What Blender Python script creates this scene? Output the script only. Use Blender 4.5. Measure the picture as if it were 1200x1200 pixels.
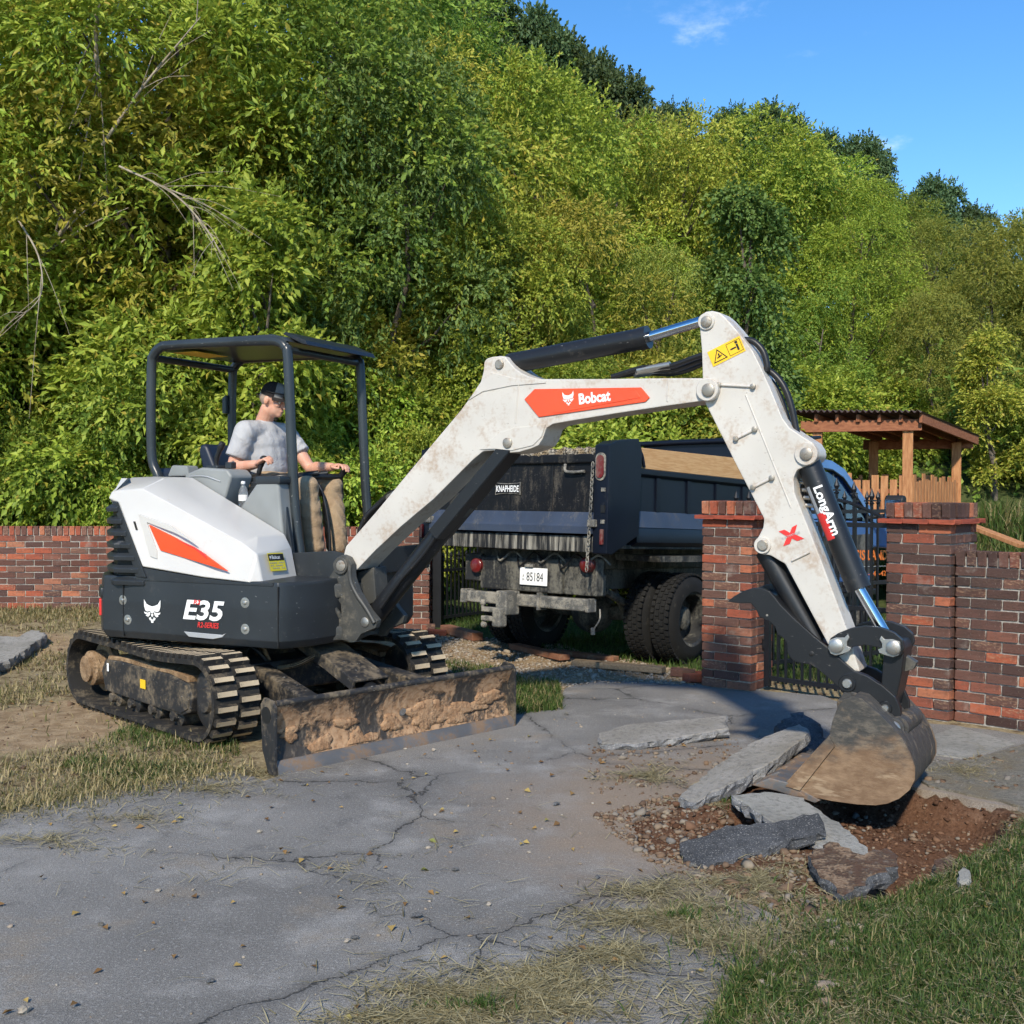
import bpy, bmesh, math, random
import numpy as np
from mathutils import Vector, Matrix

scene = bpy.context.scene
for o in list(bpy.data.objects):
    bpy.data.objects.remove(o)
COL = scene.collection
R = math.radians

# ------------------------------------------------------------------ camera
CAMZ = 1.52
FPX = 1300.0                      # focal length in photo pixels (1200 px wide)
PITCH = math.atan(28 / FPX)       # looking slightly down
cam_d = bpy.data.cameras.new('camera')
cam = bpy.data.objects.new('camera', cam_d)
COL.objects.link(cam)
cam.location = (0, 0, CAMZ)
cam.rotation_euler = (R(90) - PITCH, 0, 0)
cam_d.sensor_width = 36
cam_d.lens = 36 * FPX / 1200
cam_d.clip_start = 0.05
cam_d.clip_end = 3000
scene.camera = cam

# ------------------------------------------------------------------ sky, sun, exposure
SUN_EL, SUN_AZ = 38.0, 190.0      # where the sun stands; compass degrees, camera looks to 0
world = bpy.data.worlds.new('World')
scene.world = world
world.use_nodes = True
wn, wl = world.node_tree.nodes, world.node_tree.links
wn.clear()
w_out = wn.new('ShaderNodeOutputWorld')
w_bg = wn.new('ShaderNodeBackground')
w_sky = wn.new('ShaderNodeTexSky')
w_sky.sky_type = 'NISHITA'
w_sky.sun_disc = False
w_sky.sun_elevation = R(SUN_EL)
w_sky.sun_rotation = R(SUN_AZ)
w_sky.altitude = 600
w_sky.air_density = 1.0
w_sky.dust_density = 0.05
w_sky.ozone_density = 3.0
w_bg.inputs['Strength'].default_value = 0.11
# a few small drifting clouds
w_co = wn.new('ShaderNodeTexCoord')
def w_math(op, a, b=None, c=None):
    n = wn.new('ShaderNodeMath'); n.operation = op
    for i, q in enumerate((a, b, c)):
        if q is None: continue
        if isinstance(q, (int, float)): n.inputs[i].default_value = q
        else: wl.new(q, n.inputs[i])
    return n.outputs[0]
w_map = wn.new('ShaderNodeMapping')
w_map.inputs['Scale'].default_value = (1.0, 1.0, 2.0)
wl.new(w_co.outputs['Generated'], w_map.inputs['Vector'])
w_n = wn.new('ShaderNodeTexNoise')
w_n.inputs['Scale'].default_value = 9.5
w_n.inputs['Detail'].default_value = 7
w_n.inputs['Roughness'].default_value = 0.62
wl.new(w_map.outputs[0], w_n.inputs['Vector'])
w_n2 = wn.new('ShaderNodeTexNoise')
w_n2.inputs['Scale'].default_value = 2.1
w_n2.inputs['Detail'].default_value = 2
wl.new(w_map.outputs[0], w_n2.inputs['Vector'])
cl = w_math('SMOOTHSTEP' if False else 'MULTIPLY', w_n.outputs['Fac'], 1.0)
mr = wn.new('ShaderNodeMapRange'); mr.interpolation_type = 'SMOOTHSTEP'
wl.new(cl, mr.inputs['Value'])
mr.inputs['From Min'].default_value = 0.60; mr.inputs['From Max'].default_value = 0.80
mr2 = wn.new('ShaderNodeMapRange'); mr2.interpolation_type = 'SMOOTHSTEP'
wl.new(w_n2.outputs['Fac'], mr2.inputs['Value'])
mr2.inputs['From Min'].default_value = 0.42; mr2.inputs['From Max'].default_value = 0.62
cfac = w_math('MULTIPLY', mr.outputs[0], mr2.outputs[0])
cfac = w_math('MULTIPLY', cfac, 0.75)
w_mix = wn.new('ShaderNodeMix'); w_mix.data_type = 'RGBA'
wl.new(cfac, w_mix.inputs['Factor'])
w_hs = wn.new('ShaderNodeHueSaturation')
w_hs.inputs['Saturation'].default_value = 1.25
wl.new(w_sky.outputs[0], w_hs.inputs['Color'])
wl.new(w_hs.outputs[0], w_mix.inputs['A'])
w_mix.inputs['B'].default_value = (7.0, 7.4, 8.0, 1)
wl.new(w_mix.outputs['Result'], w_bg.inputs['Color'])
wl.new(w_bg.outputs[0], w_out.inputs['Surface'])

sun_d = bpy.data.lights.new('sun', 'SUN')
sun = bpy.data.objects.new('sun', sun_d)
COL.objects.link(sun)
sun_d.energy = 2.7
sun_d.angle = R(3.0)
sun_d.color = (1.0, 0.91, 0.76)
_sd = Vector((math.sin(R(SUN_AZ)) * math.cos(R(SUN_EL)), math.cos(R(SUN_AZ)) * math.cos(R(SUN_EL)), math.sin(R(SUN_EL))))
sun.rotation_euler = _sd.to_track_quat('Z', 'Y').to_euler()
sun.location = _sd * 30

scene.view_settings.view_transform = 'Standard'
scene.view_settings.look = 'None'
scene.view_settings.exposure = 1.02
scene.view_settings.gamma = 1.0
scene.view_settings.use_curve_mapping = False
scene.render.engine = 'CYCLES'
scene.cycles.use_denoising = True
scene.cycles.use_adaptive_sampling = True
scene.cycles.adaptive_threshold = 0.03
scene.cycles.max_bounces = 7
scene.cycles.diffuse_bounces = 4
scene.cycles.glossy_bounces = 2
scene.cycles.transmission_bounces = 6
scene.cycles.transparent_max_bounces = 6

# ------------------------------------------------------------------ pixel -> place
_F = Vector((0, math.cos(PITCH), -math.sin(PITCH)))
_U = Vector((0, math.sin(PITCH), math.cos(PITCH)))
EYE = Vector((0, 0, CAMZ))
def ray(px, py):
    return _F + Vector((1, 0, 0)) * ((px - 600) / FPX) + _U * ((600 - py) / FPX)
def gnd(px, py, z=0.0):
    d = ray(px, py)
    t = (z - CAMZ) / d.z
    return EYE + d * t
def on_depth(px, py, y):
    d = ray(px, py)
    return EYE + d * (y / d.y)
class Frame:
    """upright frame: origin P0 on plan, s along heading, v to the left of it, z up"""
    def __init__(self, x, y, deg, z=0.0):
        self.o = Vector((x, y, z)); a = R(deg); self.deg = deg
        self.d = Vector((math.cos(a), math.sin(a), 0)); self.n = Vector((-math.sin(a), math.cos(a), 0))
    def w(self, s, v, z):
        return self.o + self.d * s + self.n * v + Vector((0, 0, z))
    def px(self, px, py, v):
        """where the ray through a photo pixel meets the upright plane at offset v: (s, z)"""
        d = ray(px, py); q = self.o + self.n * v
        t = (q - EYE).dot(self.n) / d.dot(self.n)
        p = EYE + d * t
        return ((p - self.o).dot(self.d), p.z - self.o.z)

# ------------------------------------------------------------------ materials
def _n(nt, typ, **kw):
    n = nt.nodes.new(typ)
    for k, q in kw.items(): setattr(n, k, q)
    return n
def _set(nt, sock, q):
    if q is None: return
    if hasattr(q, 'is_output') or isinstance(q, bpy.types.NodeSocket): nt.links.new(q, sock)
    else: sock.default_value = q
def c4(c): return (c[0], c[1], c[2], 1.0)
class NT:
    def __init__(self, name):
        self.m = bpy.data.materials.new(name); self.m.use_nodes = True
        self.t = self.m.node_tree; self.t.nodes.clear()
        self.out = _n(self.t, 'ShaderNodeOutputMaterial')
        self.co = _n(self.t, 'ShaderNodeTexCoord')
        self.P = self.co.outputs['Object']
    def noise(self, scale, detail=5, rough=.6, vec=None, dist=0.0, out='Fac'):
        n = _n(self.t, 'ShaderNodeTexNoise')
        n.inputs['Scale'].default_value = scale; n.inputs['Detail'].default_value = detail
        n.inputs['Roughness'].default_value = rough; n.inputs['Distortion'].default_value = dist
        self.t.links.new(vec or self.P, n.inputs['Vector'])
        return n.outputs[out]
    def vor(self, scale, feature='F1', vec=None, out='Distance', rnd=1.0):
        n = _n(self.t, 'ShaderNodeTexVoronoi', feature=feature)
        n.inputs['Scale'].default_value = scale; n.inputs['Randomness'].default_value = rnd
        self.t.links.new(vec or self.P, n.inputs['Vector'])
        return n.outputs[out]
    def mapping(self, vec=None, scale=(1, 1, 1), loc=(0, 0, 0), rot=(0, 0, 0)):
        n = _n(self.t, 'ShaderNodeMapping')
        self.t.links.new(vec or self.P, n.inputs['Vector'])
        n.inputs['Scale'].default_value = scale; n.inputs['Location'].default_value = loc; n.inputs['Rotation'].default_value = rot
        return n.outputs[0]
    def ramp(self, fac, a, b, smooth=True, lo=0.0, hi=1.0):
        n = _n(self.t, 'ShaderNodeMapRange', interpolation_type='SMOOTHSTEP' if smooth else 'LINEAR')
        _set(self.t, n.inputs['Value'], fac)
        n.inputs['From Min'].default_value = a; n.inputs['From Max'].default_value = b
        n.inputs['To Min'].default_value = lo; n.inputs['To Max'].default_value = hi
        return n.outputs[0]
    def mix(self, fac, a, b, mode='MIX'):
        n = _n(self.t, 'ShaderNodeMix', data_type='RGBA', blend_type=mode)
        _set(self.t, n.inputs['Factor'], fac)
        for s, q in (('A', a), ('B', b)):
            _set(self.t, n.inputs[s], c4(q) if isinstance(q, (tuple, list)) else q)
        return n.outputs['Result']
    def colors(self, fac, stops, const=False):
        n = _n(self.t, 'ShaderNodeValToRGB'); r = n.color_ramp
        if const: r.interpolation = 'CONSTANT'
        while len(r.elements) < len(stops): r.elements.new(0.5)
        for e, (p, c) in zip(r.elements, stops): e.position = p; e.color = c4(c)
        _set(self.t, n.inputs[0], fac)
        return n.outputs[0]
    def math(self, op, a, b=None):
        n = _n(self.t, 'ShaderNodeMath', operation=op)
        _set(self.t, n.inputs[0], a); _set(self.t, n.inputs[1], b)
        return n.outputs[0]
    def attr(self, name, out='Fac'):
        n = _n(self.t, 'ShaderNodeAttribute', attribute_name=name); return n.outputs[out]
    def objrand(self):
        return _n(self.t, 'ShaderNodeObjectInfo').outputs['Random']
    def island(self):
        return _n(self.t, 'ShaderNodeNewGeometry').outputs['Random Per Island']
    def bump(self, h, strength=.3, dist=.01, normal=None):
        n = _n(self.t, 'ShaderNodeBump')
        n.inputs['Strength'].default_value = strength; n.inputs['Distance'].default_value = dist
        _set(self.t, n.inputs['Height'], h)
        if normal is not None: _set(self.t, n.inputs['Normal'], normal)
        return n.outputs[0]
    def principled(self, col, rough=.5, metal=0.0, normal=None, spec=.5, coat=0.0, trans=0.0, ior=1.45, alpha=None):
        n = _n(self.t, 'ShaderNodeBsdfPrincipled')
        _set(self.t, n.inputs['Base Color'], c4(col) if isinstance(col, (tuple, list)) else col)
        _set(self.t, n.inputs['Roughness'], rough); _set(self.t, n.inputs['Metallic'], metal)
        n.inputs['Specular IOR Level'].default_value = spec; n.inputs['Coat Weight'].default_value = coat
        n.inputs['Coat Roughness'].default_value = .08
        n.inputs['Transmission Weight'].default_value = trans; n.inputs['IOR'].default_value = ior
        if normal is not None: _set(self.t, n.inputs['Normal'], normal)
        return n.outputs[0]
    def done(self, sh):
        self.t.links.new(sh, self.out.inputs['Surface']); return self.m

def paint(name, col, rough=.4, metal=0.0, dirt=(.32, .25, .17), amt=.25, dscale=4.0, scratch=0.0, scol=(.45, .43, .4),
          bump=.05, coat=0.0, var=.12, spec=.5, streak=False):
    m = NT(name)
    v = m.noise(3.0, 2)
    base = m.mix(m.ramp(v, .3, .7), tuple(c * (1 - var) for c in col), tuple(min(1, c * (1 + var)) for c in col))
    vec = m.mapping(scale=(1, 1, .25)) if streak else None
    d = m.noise(dscale, 6, .72, vec=vec)
    d2 = m.noise(dscale * 9, 2, .6)
    dd = m.math('ADD', m.math('MULTIPLY', d, .75), m.math('MULTIPLY', d2, .25))
    t0 = .70 - .34 * amt
    df = m.ramp(dd, t0 - .06, t0 + .12)
    cc = m.mix(m.math('MULTIPLY', df, min(1, .45 + amt * .55)), base, dirt)
    rr = m.ramp(df, 0, 1, False, rough, min(.95, rough + .35))
    if scratch > 0:
        s = m.noise(26, 4, .75, vec=m.mapping(scale=(1, 1, 3.0)))
        sf = m.ramp(s, .68 - scratch * .1, .72 - scratch * .1)
        cc = m.mix(m.math('MULTIPLY', sf, .8), cc, scol)
    nb = m.bump(dd, bump * 4, .004)
    return m.done(m.principled(cc, rr, metal, nb, spec, coat))

M = {}
M['white'] = paint('white_paint', (.53, .515, .485), .34, amt=.18, dscale=3.5, dirt=(.42, .33, .24), coat=.15, var=.03)
M['white_arm'] = paint('white_paint_worn', (.54, .51, .46), .42, amt=.46, dscale=5, dirt=(.36, .26, .18), scratch=.25, scol=(.22, .17, .14), var=.05)
M['black_panel'] = paint('charcoal_plastic', (.022, .026, .030), .42, amt=.22, dscale=5, dirt=(.10, .095, .085), scratch=.1, scol=(.25, .25, .24))
M['black'] = paint('black_paint', (.012, .013, .015), .38, amt=.22, dscale=6, dirt=(.11, .095, .075), scratch=.2, scol=(.2, .19, .18))
M['frame_dark'] = paint('dusty_black_steel', (.020, .020, .021), .55, amt=.55, dscale=5, dirt=(.20, .155, .10), scratch=.2)
M['casting'] = paint('grey_black_casting', (.050, .050, .046), .5, amt=.40, dscale=6, dirt=(.17, .15, .115), scratch=.3, scol=(.3, .29, .27))
M['tube'] = paint('charcoal_tube', (.028, .034, .038), .30, amt=.12, dscale=6, dirt=(.12, .115, .10), scratch=.15)
M['rubber'] = paint('rubber', (.020, .019, .018), .75, amt=.45, dscale=9, dirt=(.17, .135, .09), spec=.3)
def mud_mat():
    m = NT('dried_mud'); a = m.noise(6, 6, .7); b_ = m.noise(38, 4, .7)
    c = m.mix(m.ramp(a, .35, .65), (.20, .125, .07), (.38, .26, .155)); c = m.mix(m.ramp(b_, .52, .68), c, (.13, .085, .05)); c = m.mix(m.math('MULTIPLY', m.ramp(a, .62, .7), .7), c, (.05, .045, .04))
    return m.done(m.principled(c, .95, 0, m.bump(m.math('ADD', a, b_), 1.0, .015), .15))
M['mud'] = mud_mat()
M['lugmud'] = paint('lug_mud', (.46, .37, .25), .95, amt=.35, dscale=14, dirt=(.05, .045, .04), bump=.3, spec=.2)
M['grey'] = paint('grey_plastic', (.22, .23, .225), .5, amt=.15, dscale=5, dirt=(.28, .25, .2))
M['chrome'] = paint('chrome_rod', (.62, .64, .66), .12, metal=1.0, amt=.05, var=.05, bump=0)
M['steel'] = paint('bare_steel', (.42, .41, .38), .42, metal=.85, amt=.35, dscale=9, dirt=(.26, .2, .14))
M['pin'] = paint('pin_steel', (.36, .33, .28), .45, metal=.6, amt=.5, dscale=30, dirt=(.16, .11, .07))
M['red'] = paint('red_orange_panel', (.78, .075, .018), .36, amt=.06, coat=.2, var=.05)
M['yellow'] = paint('yellow_decal', (.82, .50, .02), .5, amt=.06, var=.04)
M['yellow2'] = paint('yellow_sticker', (.78, .66, .05), .5, amt=.06, var=.04)
M['ink'] = paint('black_ink', (.012, .012, .012), .5, amt=.0)
M['white_ink'] = paint('white_ink', (.82, .82, .80), .5, amt=.05, var=.03)
M['red_ink'] = paint('red_ink', (.66, .035, .03), .5, amt=.05, var=.03)
M['orange_ink'] = paint('orange_ink', (.85, .20, .03), .5, amt=.05, var=.03)
M['grey_ink'] = paint('grey_ink', (.35, .36, .37), .5, amt=.05)
M['hose'] = paint('hose_rubber', (.012, .012, .013), .42, amt=.15, dscale=12)
M['seat'] = paint('seat_vinyl', (.012, .018, .035), .45, amt=.1)
M['orange_plastic'] = paint('orange_knob', (.62, .09, .02), .4, amt=.1)
# bucket and blade: steel under mud
def muddy_steel(name, base, mudc, mudc2, thr, scale):
    m = NT(name)
    a = m.noise(scale, 9, .62, dist=.4); b = m.noise(scale * 7, 5, .6)
    h = m.math('ADD', m.math('MULTIPLY', a, .8), m.math('MULTIPLY', b, .2))
    f = m.ramp(h, thr - .05, thr + .05)
    mc = m.mix(m.ramp(b, .35, .65), mudc, mudc2)
    st = m.mix(m.ramp(m.noise(30, 5, .7, vec=m.mapping(scale=(1, 1, .3))), .5, .72), base, (.16, .13, .10))
    col = m.mix(f, st, mc)
    nb = m.bump(m.math('ADD', m.math('MULTIPLY', f, .7), m.math('MULTIPLY', b, .5)), .7, .02)
    return m.done(m.principled(col, m.ramp(f, 0, 1, False, .5, .95), 0, nb, .35))
def bucket_mat():
    m = NT('bucket_side_steel')
    sep = _n(m.t, 'ShaderNodeSeparateXYZ'); m.t.links.new(m.P, sep.inputs[0])
    a = m.noise(4, 6, .65, vec=m.mapping(scale=(1, 1, 2.0), rot=(0, R(20), 0))); b_ = m.noise(11, 7, .72, vec=m.mapping(scale=(1, 1, 2.2), rot=(0, R(-25), 0)))
    lvl = m.math('ADD', sep.outputs[2], m.math('MULTIPLY', m.math('SUBTRACT', a, .5), .45))
    f = m.ramp(lvl, .36, .22)
    st = m.mix(m.ramp(b_, .45, .7), (.050, .048, .044), (.135, .115, .09))
    st = m.mix(m.math('MULTIPLY', m.ramp(m.noise(9, 5, .7), .56, .70), .6), st, (.20, .15, .10))
    md = m.mix(m.ramp(b_, .35, .68), (.155, .095, .055), (.25, .165, .10))
    md = m.mix(m.math('MULTIPLY', m.ramp(m.noise(3.5, 5, .6, vec=m.mapping(scale=(1, 1, 5), loc=(2, 1, 4))), .58, .64), .7), md, (.34, .25, .16))
    return m.done(m.principled(m.mix(f, st, md), m.ramp(f, 0, 1, False, .5, .85), 0, m.bump(b_, .4, .01), .35))
M['bucket'] = bucket_mat()
M['bucket_dark'] = muddy_steel('bucket_back_steel', (.055, .053, .05), (.16, .12, .085), (.22, .16, .1), .60, 4)
M['blade'] = muddy_steel('blade_face', (.045, .040, .036), (.30, .175, .095), (.42, .27, .16), .50, 4.2)
M['edge'] = paint('worn_edge_steel', (.17, .165, .16), .5, metal=.5, amt=.62, dscale=6, dirt=(.27, .17, .10), bump=.2)

M['clod'] = muddy_steel('soil_clod', (.09, .05, .03), (.15, .09, .055), (.24, .17, .11), .5, 14)
# ------------------------------------------------------------------ mesh building
def mesh_from(name, verts, faces, mats, fm=None, smooth=None, bevel=0.0, bseg=2, base=Vector((0, 0, 0))):
    me = bpy.data.meshes.new(name)
    me.from_pydata([tuple(Vector(q) - base) for q in verts], [], faces)
    for mm in mats: me.materials.append(mm)
    if fm: me.polygons.foreach_set('material_index', fm)
    bm = bmesh.new(); bm.from_mesh(me)
    bmesh.ops.recalc_face_normals(bm, faces=bm.faces)
    if bevel > 0:
        es = [e for e in bm.edges if len(e.link_faces) == 2 and e.calc_face_angle(0) > R(25)]
        bmesh.ops.bevel(bm, geom=es, offset=bevel, segments=bseg, profile=.5, affect='EDGES', clamp_overlap=True)
    bm.to_mesh(me); bm.free()
    if smooth is not None:
        me.polygons.foreach_set('use_smooth', [True] * len(me.polygons))
        me.set_sharp_from_angle(angle=R(smooth))
    me.update()
    return me
class B:
    def __init__(self):
        self.v, self.f, self.m = [], [], []
    def add(self, vs, fs, mi=0):
        o = len(self.v); self.v += [Vector(q) for q in vs]
        self.f += [tuple(i + o for i in f) for f in fs]; self.m += [mi] * len(fs); return self
    def box(self, c, hx, hy, hz, ax=None, mi=0):
        """box at c with half sizes along axes ax=(X,Y,Z)"""
        X, Y, Z = ax if ax else (Vector((1, 0, 0)), Vector((0, 1, 0)), Vector((0, 0, 1)))
        c = Vector(c)
        vs = [c + X * hx * i + Y * hy * j + Z * hz * k for k in (-1, 1) for j in (-1, 1) for i in (-1, 1)]
        return self.add(vs, [(0, 2, 3, 1), (4, 5, 7, 6), (0, 1, 5, 4), (2, 6, 7, 3), (0, 4, 6, 2), (1, 3, 7, 5)], mi)
    def fbox(self, fr, s0, s1, v0, v1, z0, z1, mi=0):
        vs = [fr.w(s, v, z) for z in (z0, z1) for v in (v0, v1) for s in (s0, s1)]
        return self.add(vs, [(0, 2, 3, 1), (4, 5, 7, 6), (0, 1, 5, 4), (2, 6, 7, 3), (0, 4, 6, 2), (1, 3, 7, 5)], mi)
    def prism(self, pts, fn0, fn1, mi=0, mi_side=None):
        """polygon pts (2d) mapped by fn0 and fn1 to two caps"""
        n = len(pts)
        vs = [fn0(*p) for p in pts] + [fn1(*p) for p in pts]
        self.add(vs, [tuple(range(n))[::-1], tuple(range(n, 2 * n))], mi)
        o = len(self.v) - 2 * n
        for i in range(n):
            j = (i + 1) % n
            self.f.append((o + i, o + j, o + n + j, o + n + i)); self.m.append(mi if mi_side is None else mi_side)
        return self
    def sv(self, fr, pts, v0, v1, mi=0):
        return self.prism(pts, lambda s, z: fr.w(s, v0, z), lambda s, z: fr.w(s, v1, z), mi)
    def plan(self, fr, pts, z0, z1, mi=0):
        return self.prism(pts, lambda s, v: fr.w(s, v, z0), lambda s, v: fr.w(s, v, z1), mi)
    def cyl(self, p0, p1, r0, r1=None, n=20, mi=0, caps=True):
        return self.tube([p0, p1], [r0, r0 if r1 is None else r1], n, mi, caps)
    def tube(self, pts, r, n=12, mi=0, caps=True, closed=False):
        pts = [Vector(p) for p in pts]; k = len(pts)
        rr = r if isinstance(r, (list, tuple)) else [r] * k
        T = []
        for i in range(k):
            a = pts[i - 1] if (i > 0 or closed) else pts[i]; b = pts[(i + 1) % k] if (i < k - 1 or closed) else pts[i]
            t = (b - a); t = t.normalized() if t.length > 1e-9 else Vector((0, 0, 1)); T.append(t)
        ref = Vector((0, 0, 1)) if abs(T[0].z) < .9 else Vector((1, 0, 0))
        N = (ref - T[0] * ref.dot(T[0])).normalized()
        o = len(self.v)
        for i in range(k):
            N = (N - T[i] * N.dot(T[i]))
            N = N.normalized() if N.length > 1e-6 else T[i].orthogonal().normalized()
            Bn = T[i].cross(N)
            for j in range(n):
                a = 2 * math.pi * j / n
                self.v.append(pts[i] + (N * math.cos(a) + Bn * math.sin(a)) * rr[i])
        for i in range(k if closed else k - 1):
            i2 = (i + 1) % k
            for j in range(n):
                j2 = (j + 1) % n
                self.f.append((o + i * n + j, o + i * n + j2, o + i2 * n + j2, o + i2 * n + j)); self.m.append(mi)
        if caps and not closed:
            self.f.append(tuple(o + j for j in range(n))[::-1]); self.m.append(mi)
            self.f.append(tuple(o + (k - 1) * n + j for j in range(n))); self.m.append(mi)
        return self
    def lathe(self, p0, axis, prof, n=28, mi=0):
        """prof: list of (distance along axis, radius)"""
        ax = Vector(axis).normalized(); p0 = Vector(p0)
        return self.tube([p0 + ax * d for d, _ in prof], [max(q, .0005) for _, q in prof], n, mi) if False else self._lathe(p0, ax, prof, n, mi)
    def _lathe(self, p0, ax, prof, n, mi, caps=True):
        N = ax.orthogonal().normalized(); Bn = ax.cross(N); o = len(self.v); k = len(prof)
        for d, q in prof:
            for j in range(n):
                a = 2 * math.pi * j / n
                self.v.append(p0 + ax * d + (N * math.cos(a) + Bn * math.sin(a)) * max(q, .0005))
        for i in range(k - 1):
            for j in range(n):
                j2 = (j + 1) % n
                self.f.append((o + i * n + j, o + i * n + j2, o + (i + 1) * n + j2, o + (i + 1) * n + j)); self.m.append(mi)
        if not caps: return self
        self.f.append(tuple(o + j for j in range(n))[::-1]); self.m.append(mi)
        self.f.append(tuple(o + (k - 1) * n + j for j in range(n))); self.m.append(mi)
        return self
    def ball(self, c, rx, ry=None, rz=None, ax=None, nu=16, nv=10, mi=0):
        ry = rx if ry is None else ry; rz = rx if rz is None else rz
        X, Y, Z = ax if ax else (Vector((1, 0, 0)), Vector((0, 1, 0)), Vector((0, 0, 1)))
        c = Vector(c); o = len(self.v)
        self.v.append(c - Z * rz)
        for i in range(1, nv):
            t = -math.pi / 2 + math.pi * i / nv
            for j in range(nu):
                a = 2 * math.pi * j / nu
                self.v.append(c + X * rx * math.cos(t) * math.cos(a) + Y * ry * math.cos(t) * math.sin(a) + Z * rz * math.sin(t))
        self.v.append(c + Z * rz); top = len(self.v) - 1
        for j in range(nu):
            j2 = (j + 1) % nu
            self.f.append((o, o + 1 + j2, o + 1 + j)); self.m.append(mi)
            for i in range(nv - 2):
                a = o + 1 + i * nu
                self.f.append((a + j, a + j2, a + nu + j2, a + nu + j)); self.m.append(mi)
            a = o + 1 + (nv - 2) * nu
            self.f.append((a + j, a + j2, top)); self.m.append(mi)
        return self
    def build(self, name, mats, parent=None, smooth=None, bevel=0.0, bseg=2):
        if not isinstance(mats, (list, tuple)): mats = [mats]
        root = parent
        while root is not None and root.parent is not None: root = root.parent
        base = root.location.copy() if root is not None else Vector((0, 0, 0))
        if root is None:      # own thing: put its origin at its base
            xs = np.array([tuple(q) for q in self.v])
            base = Vector(((xs[:, 0].min() + xs[:, 0].max()) / 2, (xs[:, 1].min() + xs[:, 1].max()) / 2, xs[:, 2].min()))
        me = mesh_from(name, self.v, self.f, mats, self.m, smooth, bevel, bseg, base)
        ob = bpy.data.objects.new(name, me); COL.objects.link(ob)
        if parent is not None: ob.parent = parent
        else: ob.location = base
        if bevel > 0 and smooth is not None:
            wn_ = ob.modifiers.new('weighted_normal', 'WEIGHTED_NORMAL'); wn_.keep_sharp = True; wn_.weight = 80
        return ob
def tag(o, label=None, cat=None, group=None, kind=None):
    for k, q in (('label', label), ('category', cat), ('group', group), ('kind', kind)):
        if q: o[k] = q
    return o
def thing(name, loc, label, cat, group=None):
    o = bpy.data.objects.new(name, None); COL.objects.link(o); o.location = loc
    o.empty_display_size = .2
    return tag(o, label, cat, group)
def inst(name, me, parent, loc, rot=(0, 0, 0), scale=(1, 1, 1)):
    o = bpy.data.objects.new(name, me); COL.objects.link(o)
    root = parent
    while root.parent is not None: root = root.parent
    o.parent = parent; o.location = Vector(loc) - root.location; o.rotation_euler = rot; o.scale = scale
    return o
def arc(c, r, a0, a1, n):
    return [(c[0] + r * math.cos(R(a0 + (a1 - a0) * i / n)), c[1] + r * math.sin(R(a0 + (a1 - a0) * i / n))) for i in range(n + 1)]
def bez(p0, p1, p2, p3, n=14):
    out = []
    for i in range(n + 1):
        t = i / n
        out.append(p0 * (1 - t) ** 3 + p1 * 3 * t * (1 - t) ** 2 + p2 * 3 * t * t * (1 - t) + p3 * t ** 3)
    return out
def catmull(P, n=6):
    P = [Vector(p) for p in P]; out = []
    for i in range(len(P) - 1):
        a = P[i - 1] if i else P[i] * 2 - P[i + 1]; b, c = P[i], P[i + 1]; d = P[i + 2] if i + 2 < len(P) else c * 2 - b
        for k in range(n):
            t = k / n
            out.append(.5 * ((2 * b) + (c - a) * t + (2 * a - 5 * b + 4 * c - d) * t * t + (-a + 3 * b - 3 * c + d) * t ** 3))
    out.append(P[-1]); return out
def lettering(name, txt, parent, origin, ex, ey, width, height, mat, shear=0.0, depth=.0012, bold=0.0, spacing=1.0):
    """flat raised lettering: origin = lower left, ex/ey unit vectors, stretched to width x height"""
    cu = bpy.data.curves.new(name, 'FONT'); cu.body = txt; cu.size = 1.0; cu.shear = shear; cu.offset = bold
    cu.space_character = spacing; cu.resolution_u = 3
    tmp = bpy.data.objects.new(name, cu); COL.objects.link(tmp)
    dg = bpy.context.evaluated_depsgraph_get()
    me = bpy.data.meshes.new_from_object(tmp.evaluated_get(dg))
    bpy.data.objects.remove(tmp); bpy.data.curves.remove(cu)
    co = np.empty(len(me.vertices) * 3); me.vertices.foreach_get('co', co); co = co.reshape(-1, 3)
    mn, mx = co.min(0), co.max(0)
    u = (co[:, 0] - mn[0]) / (mx[0] - mn[0]) * width; v = (co[:, 1] - mn[1]) / (mx[1] - mn[1]) * height
    ex, ey = Vector(ex), Vector(ey); nn = ex.cross(ey).normalized()
    root = parent
    while root.parent is not None: root = root.parent
    o = Vector(origin) - root.location + nn * depth
    me.vertices.foreach_set('co', np.concatenate([[o.x + ex.x * a + ey.x * b, o.y + ex.y * a + ey.y * b, o.z + ex.z * a + ey.z * b] for a, b in zip(u, v)]))
    me.materials.clear(); me.materials.append(mat); me.update(); me.name = name
    ob = bpy.data.objects.new(name, me); COL.objects.link(ob); ob.parent = parent
    return ob
def sheet(name, polys, parent, origin, ex, ey, mat, depth=.001):
    """thin flat print: polys in (u, v) metres"""
    b = B(); ex, ey = Vector(ex), Vector(ey); nn = ex.cross(ey).normalized()
    for p in polys:
        vs = [Vector(origin) + ex * u + ey * v + nn * depth for u, v in p]
        b.add(vs, [tuple(range(len(p)))])
    root = parent
    while root.parent is not None: root = root.parent
    me = bpy.data.meshes.new(name); me.from_pydata([tuple(q - root.location) for q in b.v], [], b.f); me.materials.append(mat); me.update()
    ob = bpy.data.objects.new(name, me); COL.objects.link(ob); ob.parent = parent
    return ob
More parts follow.
